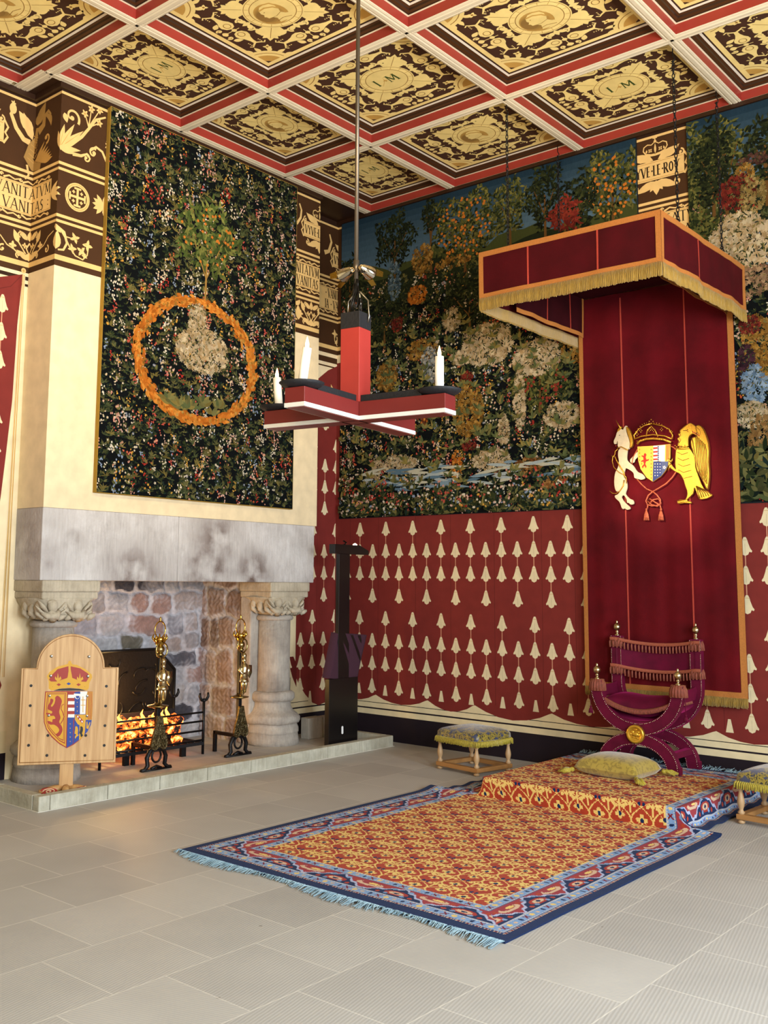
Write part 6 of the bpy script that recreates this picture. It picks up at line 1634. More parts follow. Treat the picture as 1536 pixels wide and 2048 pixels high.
# andirons
def andiron(y, x, label):
    t = thing('andiron', label, 'andiron', (x, y, HI), 'pair of andirons'); 
    def C_(dx, dy, z): return (x+dx, y+dy, z)
    mb = MB()
    for m in (-1, 1):
        mb.tube([C_(.0, m*.150, HI+.010), C_(0, m*.115, HI+.012), C_(0, m*.085, HI+.04), C_(0, m*.095, HI+.10), C_(0, m*.07, HI+.150), C_(0, m*.02, HI+.168), C_(0, 0, HI+.170)], [.013, .016, .017, .018, .018, .018, .018], 8)
    mb.tube([C_(0, .045*cos(a), HI+.11+.05*sin(a)) for a in [2*PI*i/16 for i in range(17)]], .009, 7)
    mb.tube([C_(0, -.05, HI+.012), C_(0, 0, HI+.03), C_(0, .05, HI+.012)], .013, 7); mb.box(x-.016, x+.016, y-.15, y+.15, HI, HI+.012); mb.build('scroll_feet', 'iron', t, smooth=True)
    mb = MB(); mb.box(x-.017, x+.017, y-.018, y+.018, HI+.16, HI+.90); mb.box(x-.30, x-.01, y-.014, y+.014, HI+.15, HI+.18); mb.box(x-.31, x-.28, y-.014, y+.014, HI, HI+.18); mb.build('upright', 'iron', t, bevel=.003)
    mb = MB(); mb.prism([(-.085, .20), (-.075, .17), (-.04, .155), (0, .18), (.04, .155), (.075, .17), (.085, .20), (.07, .26), (.045, .33), (.025, .42), (-.025, .42), (-.045, .33), (-.07, .26)], lambda u, v, w: C_(.018+w, u, HI+v), .02)
    for m in (-1, 1):
        for q, (yy, zz, rr_) in enumerate(((.045, .20, .026), (.03, .255, .022), (.018, .305, .017), (.012, .35, .012))): mb.tube([C_(.040, m*yy+rr_*.9*cos(a), HI+zz+rr_*sin(a)) for a in [2*PI*i/10 for i in range(11)]], .006, 5); mb.ball(C_(.040, m*yy, HI+zz), rr_*.4, 4)
    mb.build('cast_foot_plate', 'tooled_brass', t, bevel=.006)
    mb = MB(); mb.lathe([(.012, .47), (.04, .48), (.082, .492), (.085, .498), (.05, .505), (.03, .512), (.018, .53)], C_(0, 0, HI), 24); mb.build('drip_ring', 'brass_dull', t, smooth=True)
    # brass figure in armour
    mb = MB(); f = .052
    mb.tube([C_(f, -.014, HI+.535), C_(f+.006, -.016, HI+.60), C_(f, -.018, HI+.66)], [.011, .014, .018], 8); mb.tube([C_(f, .016, HI+.535), C_(f+.008, .02, HI+.60), C_(f, .018, HI+.66)], [.011, .014, .018], 8)
    mb.tube([C_(f, 0, HI+.645), C_(f, 0, HI+.69), C_(f+.004, 0, HI+.74), C_(f, 0, HI+.775), C_(f, 0, HI+.79)], [.040, .030, .038, .030, .012], 10)
    mb.tube([C_(f, 0, HI+.665), C_(f, 0, HI+.64), C_(f, 0, HI+.625)], [.034, .044, .046], 10)
    mb.ball(C_(f+.002, 0, HI+.808), .019, 8, sq=(1, 1, 1.2)); mb.tube([C_(f, 0, HI+.82), C_(f-.004, .006, HI+.86), C_(f, .014, HI+.872)], [.018, .022, .006], 8)
    mb.tube([C_(f, -.034, HI+.765), C_(f+.006, -.062, HI+.735), C_(f+.012, -.040, HI+.70), C_(f+.03, -.01, HI+.70)], [.013, .013, .011, .010], 8); mb.tube([C_(f, .034, HI+.765), C_(f, .056, HI+.72), C_(f+.008, .05, HI+.67)], [.013, .012, .009], 8)
    mb.prism([(.03, .77), (.085, .765), (.088, .70), (.06, .655), (.035, .69)], lambda u, v, w: C_(f+.004+w, u, HI+v), .008); mb.tube([C_(f+.01, -.045, HI+.52), C_(f+.01, -.04, HI+.88)], .0045, 6)
    mb.tube([C_(.01, 0, HI+.54), C_(f, 0, HI+.53)], .014, 8); mb.build('armoured_figure', 'pale_brass', t, smooth=True)
    mb = MB(); c = C_(.008, 0, HI+.94); mb.ball(c, .036, 9); mb.tube([(c[0]+.02, c[1]+.058*cos(a), c[2]-.005+.062*sin(a)) for a in [2*PI*i/20 for i in range(21)]], .007, 7, cap=False); mb.lathe([(.016, -.055), (.03, -.045), (.022, -.03)], c, 16); mb.build('ball_and_ring', 'brass_dull', t, smooth=True)
    mb = MB(); mb.lathe([(.02, .965), (.038, .98), (.036, 1.01), (.045, 1.03), (.036, 1.035)], C_(0, 0, HI), 20)
    for k in range(5): a = 2*PI*k/5; mb.tube([C_(.036*cos(a), .036*sin(a), HI+1.0), C_(.060*cos(a), .060*sin(a), HI+1.03), C_(.052*cos(a), .052*sin(a), HI+1.06)], [.010, .010, .004], 6)
    mb.tube([C_(0, .054*cos(a), HI+1.095+.066*sin(a)) for a in [2*PI*i/22 for i in range(23)]], .0055, 7, cap=False); mb.lathe([(.004, 1.16), (.012, 1.165), (.005, 1.172), (.010, 1.182), (.004, 1.195), (.001, 1.20)], C_(0, 0, HI), 12)
    mb.build('crown_finial', 'brass', t, smooth=True)
    return t
a1 = at(265, 1530, 'Z', HI); a2 = at(430, 1503, 'Z', HI)
andiron(a1.y, -6.43, 'iron and brass andiron nearest the armorial board, with a small armoured figure')
andiron(a2.y, -6.45, 'right iron and brass andiron with a small armoured figure, beside the right pillar')

# ================================================================ ARMORIAL BOARD
n_ = Vector((.827, -.562, 0)).normalized(); t_v = Vector((-n_.y, n_.x, 0))
O_ = Vector((-6.165, 4.262, 0))
sign = thing('armorial_board', 'pale oak board with arched top and painted crowned shield, standing on the hearth', 'sign', (O_.x, O_.y, HI))
W_ = .335
def SB(u, v, w): p = O_+t_v*u+n_*w; return (p.x, p.y, v)
def sp(px, py):   # photo pixel -> board plane coordinates
    d = FW*FPX+RT*(px-CX)+UP*(CY-py); o = Vector((0, 0, EYE)); k = (O_-o).dot(n_)/d.dot(n_); p = o+d*k; return ((p-O_).dot(t_v), p.z)
ZB0, ZSH, ZTP = sp(130, 1528)[1], sp(210, 1335)[1], sp(137, 1268)[1]
def fr3(x, y): return sp(20+x*240/1365., 1240+y*240/1365.)
R_a = .235; zca = ZTP-R_a
arc = []
a0_ = math.asin(min(1, max(-1, (ZSH-zca)/R_a)))
for k in range(33): a = a0_+(PI-2*a0_)*k/32; arc.append((R_a*cos(a), zca+R_a*sin(a)))
holes = [fr3(x, y) for x, y in ((240, 747), (231, 974), (220, 1199), (211, 1425), (420, 1540), (853, 1540), (1072, 1426), (1080, 1201), (1088, 978), (1097, 753), (431, 1313), (862, 1313))]
bosses = [fr3(x, y) for x, y in ((471, 412), (898, 417), (462, 636), (886, 640), (450, 862), (877, 865), (440, 1086), (877, 1092))]
outl = [(-W_, ZB0), (W_, ZB0), (W_, ZSH)]+arc+[(-W_, ZSH)]
mb = MB(); mb.prism(outl, lambda u, v, w: SB(u, v, w-.022), .022, lin('#f4f0e8'))
board = mb.build('board', 'sign_wood', sign, bevel=.004)
# moulded lip and carved edge line
mb = MB(); inn = [(x*.955, ZB0+.018+(z-ZB0)*.965) for x, z in outl]
mb.tube([SB(x, z, .001) for x, z in inn]+[SB(inn[0][0], inn[0][1], .001)], .0028, 6, lin('#c8b08c')); mb.build('edge_moulding', 'sign_wood', board, smooth=True)
# painted arms
mb = MB(); P = Paint(mb, lambda u, v, w: SB(u, v, .0006+w), .00035); P.z[0] = 0
def Q3(pts, c, sm=0): P.poly([fr3(*p) for p in (smooth(pts, 4) if sm else pts)], c)
SY_, SR_, SB_, SW_, SK_ = lin('#cf9a1e'), lin('#9c2a18'), lin('#1f3c8c'), lin('#e8e4da'), lin('#1a1614')
# crown
Q3([(480, 805), (440, 780), (440, 700), (418, 640), (450, 590), (540, 530), (640, 505), (680, 500), (760, 510), (860, 560), (930, 620), (935, 655), (905, 710), (895, 780), (870, 800), (780, 778), (680, 768), (560, 778)], SY_); P.up()
Q3([(462, 640), (540, 560), (665, 525), (665, 620), (650, 660), (480, 715), (445, 680)], SR_); Q3([(685, 525), (800, 550), (890, 610), (900, 650), (860, 715), (710, 660), (685, 620)], SR_); P.up()
Q3([(655, 660), (668, 560), (668, 500), (690, 500), (690, 560), (710, 665)], SY_); Q3([(650, 500), (665, 488), (660, 475), (680, 462), (700, 475), (695, 488), (712, 500), (695, 510), (665, 510)], SY_)
for cx_, cy_ in ((545, 650), (795, 652)):
    Q3([(cx_-12, cy_+50), (cx_-8, cy_), (cx_, cy_-50), (cx_+8, cy_), (cx_+12, cy_+50)], SY_); Q3([(cx_-35, cy_+20), (cx_-30, cy_-10), (cx_-10, cy_+15), (cx_+10, cy_+15), (cx_+30, cy_-10), (cx_+40, cy_+20), (cx_+15, cy_+40), (cx_-15, cy_+40)], SY_)
Q3([(440, 700), (560, 700), (680, 690), (800, 700), (905, 705), (900, 725), (780, 712), (680, 705), (560, 715), (440, 730)], SY_); P.up()
for x, y, c in ((555, 735, SR_), (668, 725, SB_), (780, 735, SR_)): Q3([(x-26, y), (x, y-16), (x+26, y), (x, y+16)], c)
for x, y in ((485, 760), (620, 728), (715, 728), (850, 760)): p = fr3(x, y); P.ell(p[0], p[1], .0016, .0016, SK_, 6)
Q3([(490, 805), (560, 782), (680, 774), (790, 782), (865, 803)], lin('#2a1a14')); P.up()
# shield ground
shl = [(400, 812), (660, 808), (940, 812), (940, 960), (935, 1090), (925, 1160), (880, 1270), (800, 1360), (720, 1420), (645, 1458), (560, 1410), (470, 1330), (410, 1240), (385, 1160), (383, 1060), (392, 930)]
Q3(shl, SR_); P.up()
Q3([(410, 822), (650, 820), (635, 1440), (560, 1395), (475, 1315), (418, 1235), (395, 1160), (393, 1060), (402, 930)], SY_); P.up()
for inset, c in ((14, SR_), (22, SY_), (30, SR_), (36, SY_)):
    s_ = inset
    Q3([(410+s_, 822+s_*.7), (650-s_*.9, 820+s_*.7), (637-s_*.9, 1440-s_*2.2), (560+s_*.1, 1395-s_*1.4), (475+s_*.8, 1315-s_), (418+s_, 1235-s_*.4), (395+s_, 1160), (393+s_, 1060), (402+s_, 930)], c); P.up()
Q3([(540, 860), (575, 885), (590, 920), (582, 960), (570, 1000), (560, 1050), (575, 1110), (560, 1160), (590, 1210), (596, 1260), (570, 1310), (540, 1322), (520, 1300), (545, 1280), (560, 1250), (540, 1215), (500, 1190), (460, 1190), (430, 1170), (424, 1150), (450, 1150), (480, 1160), (485, 1130), (515, 1120), (500, 1090), (470, 1090), (430, 1085), (415, 1060), (440, 1055), (470, 1065), (480, 1040), (440, 1020), (425, 1000), (440, 960), (455, 930), (462, 895), (492, 905), (485, 940), (465, 975), (480, 985), (505, 950), (515, 910), (515, 880)], SR_, 1)
P.stroke([fr3(*p) for p in ((575, 1180), (600, 1140), (615, 1100), (600, 1050), (580, 1010), (590, 970), (612, 955))], .006, SR_, .005)
# dexter bars, fleurs, cross, pales
for k in range(8): Q3([(662, 812+37*k), (735, 812+37*k), (732, 812+37*(k+1)), (658, 812+37*(k+1))], SR_ if k % 2 == 0 else SW_)
Q3([(735, 820), (800, 812), (795, 1070), (728, 1070)], SB_); Q3([(800, 812), (880, 812), (865, 905), (858, 1070), (795, 1070)], SW_); Q3([(880, 815), (940, 815), (932, 1135), (862, 1135)], SY_)
Q3([(655, 1108), (735, 1108), (720, 1135), (715, 1410), (645, 1452)], SB_); Q3([(735, 1070), (860, 1070), (850, 1310), (800, 1350), (720, 1410)], SB_); Q3([(795, 1075), (862, 1075), (858, 1230), (845, 1310), (785, 1368)], SY_); Q3([(862, 1135), (930, 1135), (920, 1190), (880, 1270), (850, 1300)], SB_); P.up()
for k in range(4): Q3([(890+13*k, 818), (896+13*k, 818), (890+12*k, 1130), (884+12*k, 1130)], SR_)
for k in range(5):
    for xx, y0_ in ((765, 935), (685, 1180)):
        y_ = y0_+50*k
        if (xx > 700 and k < 3) or xx < 700: p = fr3(xx, y_); P.flower(p[0], p[1], .0045, SY_, None, 3, .5)
Q3([(727, 835), (800, 840), (800, 860), (780, 895), (765, 900), (745, 890), (727, 862)], SW_); P.up(); Q3([(748, 862), (790, 862), (785, 885), (768, 896), (752, 885)], SB_)
Q3([(826, 870), (834, 870), (834, 1050), (826, 1050)], SY_); Q3([(805, 905), (858, 905), (858, 912), (805, 912)], SY_); Q3([(805, 965), (858, 965), (858, 972), (805, 972)], SY_)
Q3([(740, 1075), (858, 1075), (858, 1200), (820, 1205), (770, 1185), (738, 1130)], SY_); P.up()
Q3([(745, 1085), (770, 1075), (838, 1150), (820, 1178)], SR_); P.up()
for k in range(3): Q3([(762+24*k, 1090+28*k), (774+24*k, 1086+28*k), (782+24*k, 1102+28*k), (768+24*k, 1112+28*k)], SW_)
Q3([(745, 1210), (765, 1215), (775, 1250), (770, 1290), (780, 1310), (755, 1330), (745, 1350), (738, 1330), (752, 1300), (735, 1290), (740, 1250)], SY_, 1); Q3([(800, 1210), (825, 1215), (830, 1250), (820, 1290), (830, 1310), (808, 1330), (800, 1300), (790, 1280), (800, 1240)], SK_, 1)
Q3([(870, 1160), (880, 1150), (885, 1215), (905, 1160), (915, 1165), (890, 1240), (868, 1230)], SY_)
mb.build('painted_arms', 'gloss_paint', board)
mb = MB()
for u, v in holes: mb.lathe([(.0002, .0), (.0098, .0), (.0098, .0022), (.0085, .0022), (.0082, .0006), (.0002, .0006)], (0, 0, 0), 14, col=lin('#14100c')); mb.v[-84:] = [SB(u+p[0], v+p[1], .0006+p[2]) for p in mb.v[-84:]]
mb.build('peg_hole', 'gloss_paint', board)
mb = MB()
for u, v in bosses: mb.lathe([(.0101, .0002), (.0101, .0032), (.0085, .0042), (.0002, .0042)], (0, 0, 0), 14); mb.v[-56:] = [SB(u+p[0], v+p[1], p[2]) for p in mb.v[-56:]]
mb.build('steel_peg', 'steel', board, smooth=True)
mb = MB(); zz0 = HI
uL, uR = sp(118, 1560)[0], sp(146, 1560)[0]
mb.prism([(uL, zz0+.03), (uR, zz0+.03), (uR, 1.0), (uL, 1.0)], lambda u, v, w: SB(u, v, w-.052), .03, lin('#f0e8d8')); mb.build('post', 'sign_wood', sign, bevel=.003)
mb = MB()
for sx, sw in ((-1, 0), (1, 0)):
    mb.tube([SB(.0+sx*.02, HI+.032, -.04), SB(sx*.08, HI+.03, -.03), SB(sx*.14, HI+.022, -.02), SB(sx*.18, HI+.018, -.01)], [.028, .028, .02, .016], 10, lin('#e8dcc4'))
mb.tube([SB(0, HI+.035, -.04), SB(0, HI+.03, .06)], [.03, .024], 10, lin('#e8dcc4'))
ft = mb.build('scroll_foot', 'sign_wood', sign, smooth=True)
mb = MB()
for sx in (-1, 1):
    mb.tube([SB(sx*(.11+.045*(1-k/20)*cos(k*.6)), HI+.024+.020*(1-k/20)*sin(k*.6), .005) for k in range(20)], .004, 5, lin('#d8b48c'))
    mb.prism([(sx*(.115+.06*cos(a)), HI+.024+.022*sin(a)) for a in [2*PI*i/18 for i in range(18)]], lambda u, v, w: SB(u, v, w-.03), .032, lin('#a02a1c'))
mb.build('red_scroll', 'gloss_paint', ft)

# ================================================================ LECTERN
XLc = -6.12
lp = lambda px, py: (lambda p: (p.y, p.z))(at(px, py, 'X', XLc))
lect = thing('lectern', 'tall black lectern with purple cloth over its desk, at the hearth end', 'lectern', (-6.2, 7.2, HI))
mb = MB(); b0, b1 = lp(657.5, 1486)[0], lp(711, 1478)[0]
mb.box(XLc-.055, XLc, b0, b1+.030, HI, .66)
mb.build('pedestal', 'black_satin', lect, bevel=.004)
mb = MB(); c = at(684.5, 1460, 'X', XLc); mb.prism([(c.y+.012*cos(a), c.z+(.024 if sin(a) > 0 else -.024)+.012*sin(a)) for a in [2*PI*i/20 for i in range(20)]], lambda u, v, w: (XLc+w, u, v), .003); mb.build('cable_port', 'white_plastic', lect)
# sloping desk body and its cloth
q = [lp(661, 1357), lp(716, 1361), lp(735, 1270), lp(679, 1266)]
mb = MB(); mb.prism([(q[0][0]+.01, q[0][1]), (q[1][0]-.01, q[1][1]), (q[2][0]-.01, q[2][1]-.01), (q[3][0]+.01, q[3][1]-.01)], lambda u, v, w: (XLc-.10+w, u, v), .085); mb.build('desk', 'black_satin', lect)
mb = MB(); rows = []
for j in range(25):
    t = j/24; row = []
    A = Vector((q[0][0]*(1-t)+q[3][0]*t, q[0][1]*(1-t)+q[3][1]*t)); B_ = Vector((q[1][0]*(1-t)+q[2][0]*t, q[1][1]*(1-t)+q[2][1]*t))
    for i in range(25):
        s_ = i/24; p = A*(1-s_)+B_*s_; fold = .008*sin(22*(s_+t*.9))*(t**2)*sin(PI*s_)+.003*sin(9*s_+5*t)
        row.append((XLc-.012+fold, p.x, p.y))
    row = [(XLc-.10, row[0][1]-.004, row[0][2])]+row+[(XLc-.10, row[-1][1]+.006, row[-1][2])]
    rows.append(row)
rows.append([(XLc-.105, p[1], p[2]+.003) for p in rows[-1]])
mb.grid(rows); clo = mb.build('cloth_cover', 'purple_cloth', lect, smooth=True)
mb = MB(); y0_, y1_ = lp(679.5, 1180)[0], lp(701, 1180)[0]; mb.box(-6.17, -6.13, y0_, y1_, .6, lp(680, 1107)[1]+.01); mb.build('post', 'black_satin', lect, bevel=.003)
zt0, zt1 = lp(668, 1107)[1], lp(668, 1088)[1]; ya, ybb, yc2 = lp(668, 1100)[0], lp(718, 1100)[0], lp(736, 1100)[0]
mb = MB(); mb.prism([(ya, zt0), (yc2, zt0), (yc2, zt0+(zt1-zt0)*.45), (ybb, zt1), (ya, zt1)], lambda u, v, w: (-6.18+w, u, v), .07); mb.build('lamp_head', 'black_satin', lect, bevel=.003)
mb = MB(); mb.tube([(-6.15, ya+.18, zt1), (-6.15, ya+.21, zt1+.02), (-6.15, ya+.17, zt1+.035)], .008, 6); mb.build('adjuster', 'dark_metal', lect)
mb = MB(); c = at(710, 1086, 'X', -6.15); mb.lathe([(.02, 0), (.02, .010), (.012, .018), (.001, .022)], (-6.15, c.y, zt1-.004), 12); mb.build('lamp_lens', 'lamp_lens', lect, smooth=True)
# white strip behind the pedestal
mb = MB(); p0 = at(719, 1474, 'X', -6.25); mb.prism([(b1+.05, HI), (b1+.125, HI), (b1+.085, .33), (b1+.052, .30)], lambda u, v, w: (-6.30+w, u, v), .006)
o = mb.build('white_strip', 'wax'); tag(o, 'small white narrow strip leaning against the back of the lectern base', 'paper')
# stone block in the recess
c0 = at(617, 1474, 'Z', HI)
mb = MB(); bx = -6.72; y_0, y_1 = at(617, 1474, 'X', bx+.10).y, at(646, 1475, 'X', bx+.10).y
mb.box(bx, bx+.10, y_0, y_1-.003, HI, .24); mb.box(bx, bx+.10, y_1+.003, y_1+.20, HI, .235)
o = mb.build('stone_block', 'hearth_stone', bevel=.004); tag(o, 'low pale stone block against the wall, between right pillar and lectern', 'block')

# ================================================================ CHANDELIER
CHX, CHY, CROT, CL, CW, CZ = -3.087, 3.70, .1402, .510, .107, 2.310
ch = thing('cross_chandelier', 'red cross-shaped candle chandelier with square post, hung from a long rod', 'chandelier', (CHX, CHY, CZ))
MX = Matrix.Translation((CHX, CHY, 0)) @ Matrix.Rotation(CROT, 4, 'Z')
CTP = CZ+.088
H_ = CW/2
for k in range(4):
    Rk = MX @ Matrix.Rotation(k*PI/2, 4, 'Z'); mb = MB()
    mb.cur = C_CR; mb.box(H_, CL, -H_, H_, CZ+.018, CTP, lin('#6a201d'), Rk)  # arm red darkened, their weaker light put into the colour
    arm = mb.build('arm', 'gloss_paint', ch, bevel=.002)
    mb = MB(); mb.box(H_, CL+.001, -H_-.001, H_+.001, CZ, CZ+.019, lin('#d8d4cc'), Rk); mb.build('white_edge', 'gloss_paint', arm)
    mb = MB(); mb.box(H_-.012, CL-.012, -H_+.010, H_-.010, CZ-.0025, CZ+.001, lin('#6a201d'), Rk); mb.build('underside', 'gloss_paint', arm)
    mb = MB(); mb.box(H_, CL-.13, -H_+.014, H_-.014, CTP, CTP+.034, None, Rk); mb.build('wiring_box', 'iron_dull', arm, bevel=.002)
mb = MB(); mb.box(-H_, H_, -H_, H_, CZ-.0025, CTP, lin('#6a201d'), MX); mb.build('hub', 'gloss_paint', ch)
PW = .0535
mb = MB(); mb.box(-PW, PW, -PW, PW, CTP, 2.765, lin('#96302a'), MX); post = mb.build('post', 'gloss_paint', ch, bevel=.002)  # lighter copy of the arm red, stronger light on the post coloured in
mb = MB(); mb.box(-PW-.001, PW+.001, -PW-.001, PW+.001, 2.765, 2.845, None, MX); mb.build('black_collar', 'iron_dull', post, bevel=.002)
mb = MB(); mb.tube([tuple(MX @ Vector(p)) for p in ((PW+.002, .02, 2.80), (PW+.010, .02, 2.83), (PW+.004, .02, 2.91), (.02, .01, 2.955), (.0, 0, 2.96))], .004, 6)
mb.tube([tuple(MX @ Vector(p)) for p in ((-PW+.02, -.02, 2.845), (-PW+.015, -.01, 2.91), (-.01, 0, 2.95), (.02, 0, 2.945), (.02, .02, 2.845))], .004, 6); mb.build('shackle', 'steel', ch, smooth=True)
mb = MB(); r = random.Random(2)
for k in range(9):
    a, q_ = r.uniform(0, 6), r.uniform(.012, .035); mb.tube([tuple(MX @ Vector((q_*cos(a), q_*sin(a), 2.845))), tuple(MX @ Vector((q_*1.1*cos(a+.5), q_*1.1*sin(a+.5), 2.90))), tuple(MX @ Vector((.014*cos(a+1.2), .014*sin(a+1.2), 2.96))), tuple(MX @ Vector((.010*cos(a+2), .010*sin(a+2), 3.02)))], .0028, 5)
mb.build('cable', 'dark_metal', ch, smooth=True)
mb = MB(); z = 2.90
for k in range(4):
    mb.tube([(CHX+(.011*cos(2*PI*i/12) if k % 2 else 0), CHY+(0 if k % 2 else .011*cos(2*PI*i/12)), z+.022*sin(2*PI*i/12)) for i in range(13)], .004, 6, cap=False); z += .033
mb.build('chain_link', 'dark_metal', ch, smooth=True)
mb = MB(); mb.tube([(CHX, CHY, 3.0), (CHX, CHY, ZC-.02)], .0105, 12); mb.lathe([(.0105, 3.06), (.015, 3.062), (.015, 3.115), (.0105, 3.118)], (CHX, CHY, 0), 14); mb.lathe([(.04, ZC-.0), (.04, ZC-.02), (.0105, ZC-.04)], (CHX, CHY, 0), 16); mb.build('rod', 'rod_metal', ch, smooth=True)
# little spotlights clamped to the rod
def spot(dirv, off, label):
    d = Vector(dirv).normalized(); c = Vector((CHX, CHY, 3.06))+Vector(off); t = thing('spotlight', label, 'spotlight', tuple(c), 'spotlights on the chandelier rod')
    mb = MB(); a = c-d*.035; b = c+d*.03
    mb.tube([a-d*.02, a, a+d*.02, c, b], [.012, .022, .026, .030, .033], 14, cap=False); mb.tube([a-d*.02, a-d*.021], [.012, .001], 10)
    mb.build('lamp_housing', 'chrome', t, smooth=True)
    mb = MB(); mb.tube([c+d*.004, c+d*.009], [.024, .024], 14); mb.build('lamp_lens', 'lamp_lens', t)
    up_ = Vector((0, 0, 1)); s_ = d.cross(up_).normalized()
    mb = MB()
    for k in range(4):
        q_ = s_ if k % 2 == 0 else s_.cross(d); m = 1 if k < 2 else -1
        mb.face([b+q_*m*.034+s_.cross(d)*(.018 if k % 2 == 0 else 0)+s_*(0 if k % 2 == 0 else .018), b+q_*m*.034-s_.cross(d)*(.018 if k % 2 == 0 else 0)-s_*(0 if k % 2 == 0 else .018), b+q_*m*.05+d*.035-s_.cross(d)*(.014 if k % 2 == 0 else 0)-s_*(0 if k % 2 == 0 else .014), b+q_*m*.05+d*.035+s_.cross(d)*(.014 if k % 2 == 0 else 0)+s_*(0 if k % 2 == 0 else .014)])
    mb.build('barn_door', 'brass', t)
    mb = MB(); mb.tube([tuple(c), (CHX, CHY, 3.085)], .004, 6); mb.build('bracket', 'dark_metal', t)
spot((-.25, 4.1, -.6), (.045, .03, .0), 'small chrome spotlight on chandelier rod, aimed right at the back wall')
spot((-2.6, .6, -.35), (-.05, -.02, -.005), 'small chrome spotlight on chandelier rod, aimed left at the fireplace wall')
# candles in black pans
for k, (lab, hgt, lean) in enumerate((('right', .175, .0), ('rear right', .06, 0), ('far left', .17, -.02), ('near left', .175, .03))):
    Rk = MX @ Matrix.Rotation(k*PI/2, 4, 'Z'); c = Rk @ Vector((CL-.055, 0, CTP))
    full = {'right': 'on the right-hand arm of the red cross', 'rear right': 'on the far right arm, mostly hidden by the black beam', 'far left': 'on the far left arm, lower of the two left ones', 'near left': 'on the near left arm, higher of the two left ones'}[lab]
    pn = MB(); pn.lathe([(.002, .008), (.05, .008), (.085, .016), (.102, .027), (.103, .025), (.087, .011), (.05, .001), (.002, .0)], tuple(c), 28)
    o = pn.build('candle_pan', 'iron_dull', None, smooth=True); tag(o, 'shallow black metal drip pan '+full, 'candle pan', 'pans under the chandelier candles')
    t = thing('candle', 'white flickering candle standing '+full, 'candle', (c.x, c.y, c.z+.008), 'candles on the chandelier')
    L_ = Vector((lean, 0, 0)); z0_ = c.z+.008
    mb = MB(); mb.tube([(c.x, c.y, z0_), (c.x+lean*.5, c.y, z0_+hgt/2), (c.x+lean, c.y, z0_+hgt)], .0205, 16); mb.build('wax', 'wax', t, smooth=True)
    mb = MB(); mb.tube([(c.x+lean, c.y, z0_+hgt), (c.x+lean, c.y, z0_+hgt+.018), (c.x+lean, c.y, z0_+hgt+.034), (c.x+lean, c.y, z0_+hgt+.052)], [.008, .0095, .006, .0008], 10); mb.build('flame', 'flame', t, smooth=True)

# ================================================================ LIGHT
def area(name, loc, rot, sx, sy, W, col):
    l = bpy.data.lights.new(name, 'AREA'); l.shape = 'RECTANGLE'; l.size = sx; l.size_y = sy; l.energy = W; l.color = col
    o = bpy.data.objects.new(name, l); COL.objects.link(o); o.location = loc; o.rotation_euler = rot; return o
def spotl(name, loc, tgt, W, ang, col, blend=.5, rad=.03):
    l = bpy.data.lights.new(name, 'SPOT'); l.energy = W; l.spot_size = math.radians(ang); l.spot_blend = blend; l.color = col; l.shadow_soft_size = rad
    o = bpy.data.objects.new(name, l); COL.objects.link(o); o.location = loc; o.rotation_euler = (Vector(tgt)-Vector(loc)).to_track_quat('-Z', 'Y').to_euler(); return o
def point(name, loc, W, col, rad=.05):
    l = bpy.data.lights.new(name, 'POINT'); l.energy = W; l.color = col; l.shadow_soft_size = rad
    o = bpy.data.objects.new(name, l); COL.objects.link(o); o.location = loc; return o
DAY = (.84, .93, 1.0); WARM = (1.0, .70, .36); WARM2 = (1.0, .76, .46)
for i, (a, b) in enumerate(WIN):
    area('daylight', (2.42, (a+b)/2, 2.15), (0, PI/2, 0), 2.2, b-a-.05, (150, 400, 380, 60)[i], DAY)
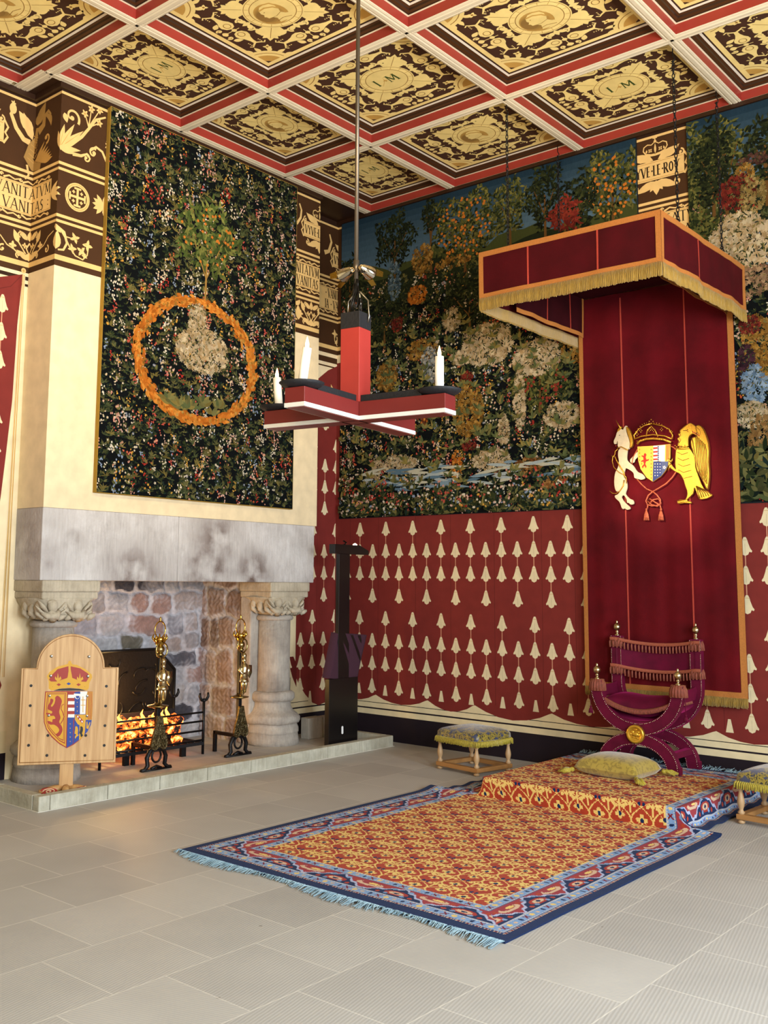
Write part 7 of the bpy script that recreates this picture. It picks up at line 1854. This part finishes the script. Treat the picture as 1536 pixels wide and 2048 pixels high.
# warm lamps of the room: up-lighters washing the painted ceiling and the frieze
for loc, W in (((-4.9, 5.9, 4.05), 0), ):
    pass
spotl('lamp_ceiling', (-1.6, 1.4, 2.6), (-4.2, 4.6, 5.41), 520, 95, WARM, .9, .25)
spotl('lamp_ceiling', (.4, 4.6, 2.8), (-2.6, 6.2, 5.41), 330, 90, WARM, .9, .25)
spotl('lamp_chimney', (-2.2, 5.3, 4.7), (-6.5, 5.0, 3.9), 260, 62, WARM2, .9, .1)
spotl('lamp_chimney', (-2.6, 1.2, 4.8), (-6.6, 4.7, 3.9), 330, 46, WARM2, .9, .1)
spotl('lamp_tapestry', (CHX-.03, CHY+.17, 3.03), (-5.05, 7.9, 2.60), 90, 44, WARM2, .9, .04)
spotl('lamp_arms', (CHX+.045, CHY+.13, 3.045), (-3.33, 7.9, 2.36), 1000, 16, (1.0, .80, .58), 1.0, .03)
spotl('lamp_back', (-3.6, 6.0, 4.75), (-4.2, 8.0, 4.7), 26, 120, WARM2, .9, .1)
point('firelight', (-6.86, 5.5, .50), 10, (1.0, .42, .12), .12)
point('firelight', (-7.20, 5.35, .56), 30, (1.0, .60, .18), .08)
w = bpy.data.worlds.new('World'); sc.world = w; w.use_nodes = True; w.node_tree.nodes['Background'].inputs[0].default_value = (.75, .85, 1, 1); w.node_tree.nodes['Background'].inputs[1].default_value = .6

# ================================================================ CAMERA
cd = bpy.data.cameras.new('camera'); cam = bpy.data.objects.new('camera', cd); COL.objects.link(cam)
cam.location = (0, 0, EYE)
cam.matrix_world = Matrix(((RT.x, UP.x, -FW.x, 0), (RT.y, UP.y, -FW.y, 0), (RT.z, UP.z, -FW.z, EYE), (0, 0, 0, 1)))
cd.sensor_fit = 'VERTICAL'; cd.sensor_height = 24; cd.lens = FPX/2048*24
cd.shift_x = (768-CX)/2048; cd.shift_y = -(1024-CY)/2048; cd.clip_start = .05
sc.camera = cam
sc.view_settings.view_transform = 'Standard'; sc.view_settings.look = 'None'; sc.view_settings.gamma = 1; sc.view_settings.exposure = 0.0
sc.view_settings.use_curve_mapping = False
sc.cycles.use_denoising = True
sc.cycles.max_bounces = 6; sc.cycles.diffuse_bounces = 4; sc.cycles.sample_clamp_indirect = 6
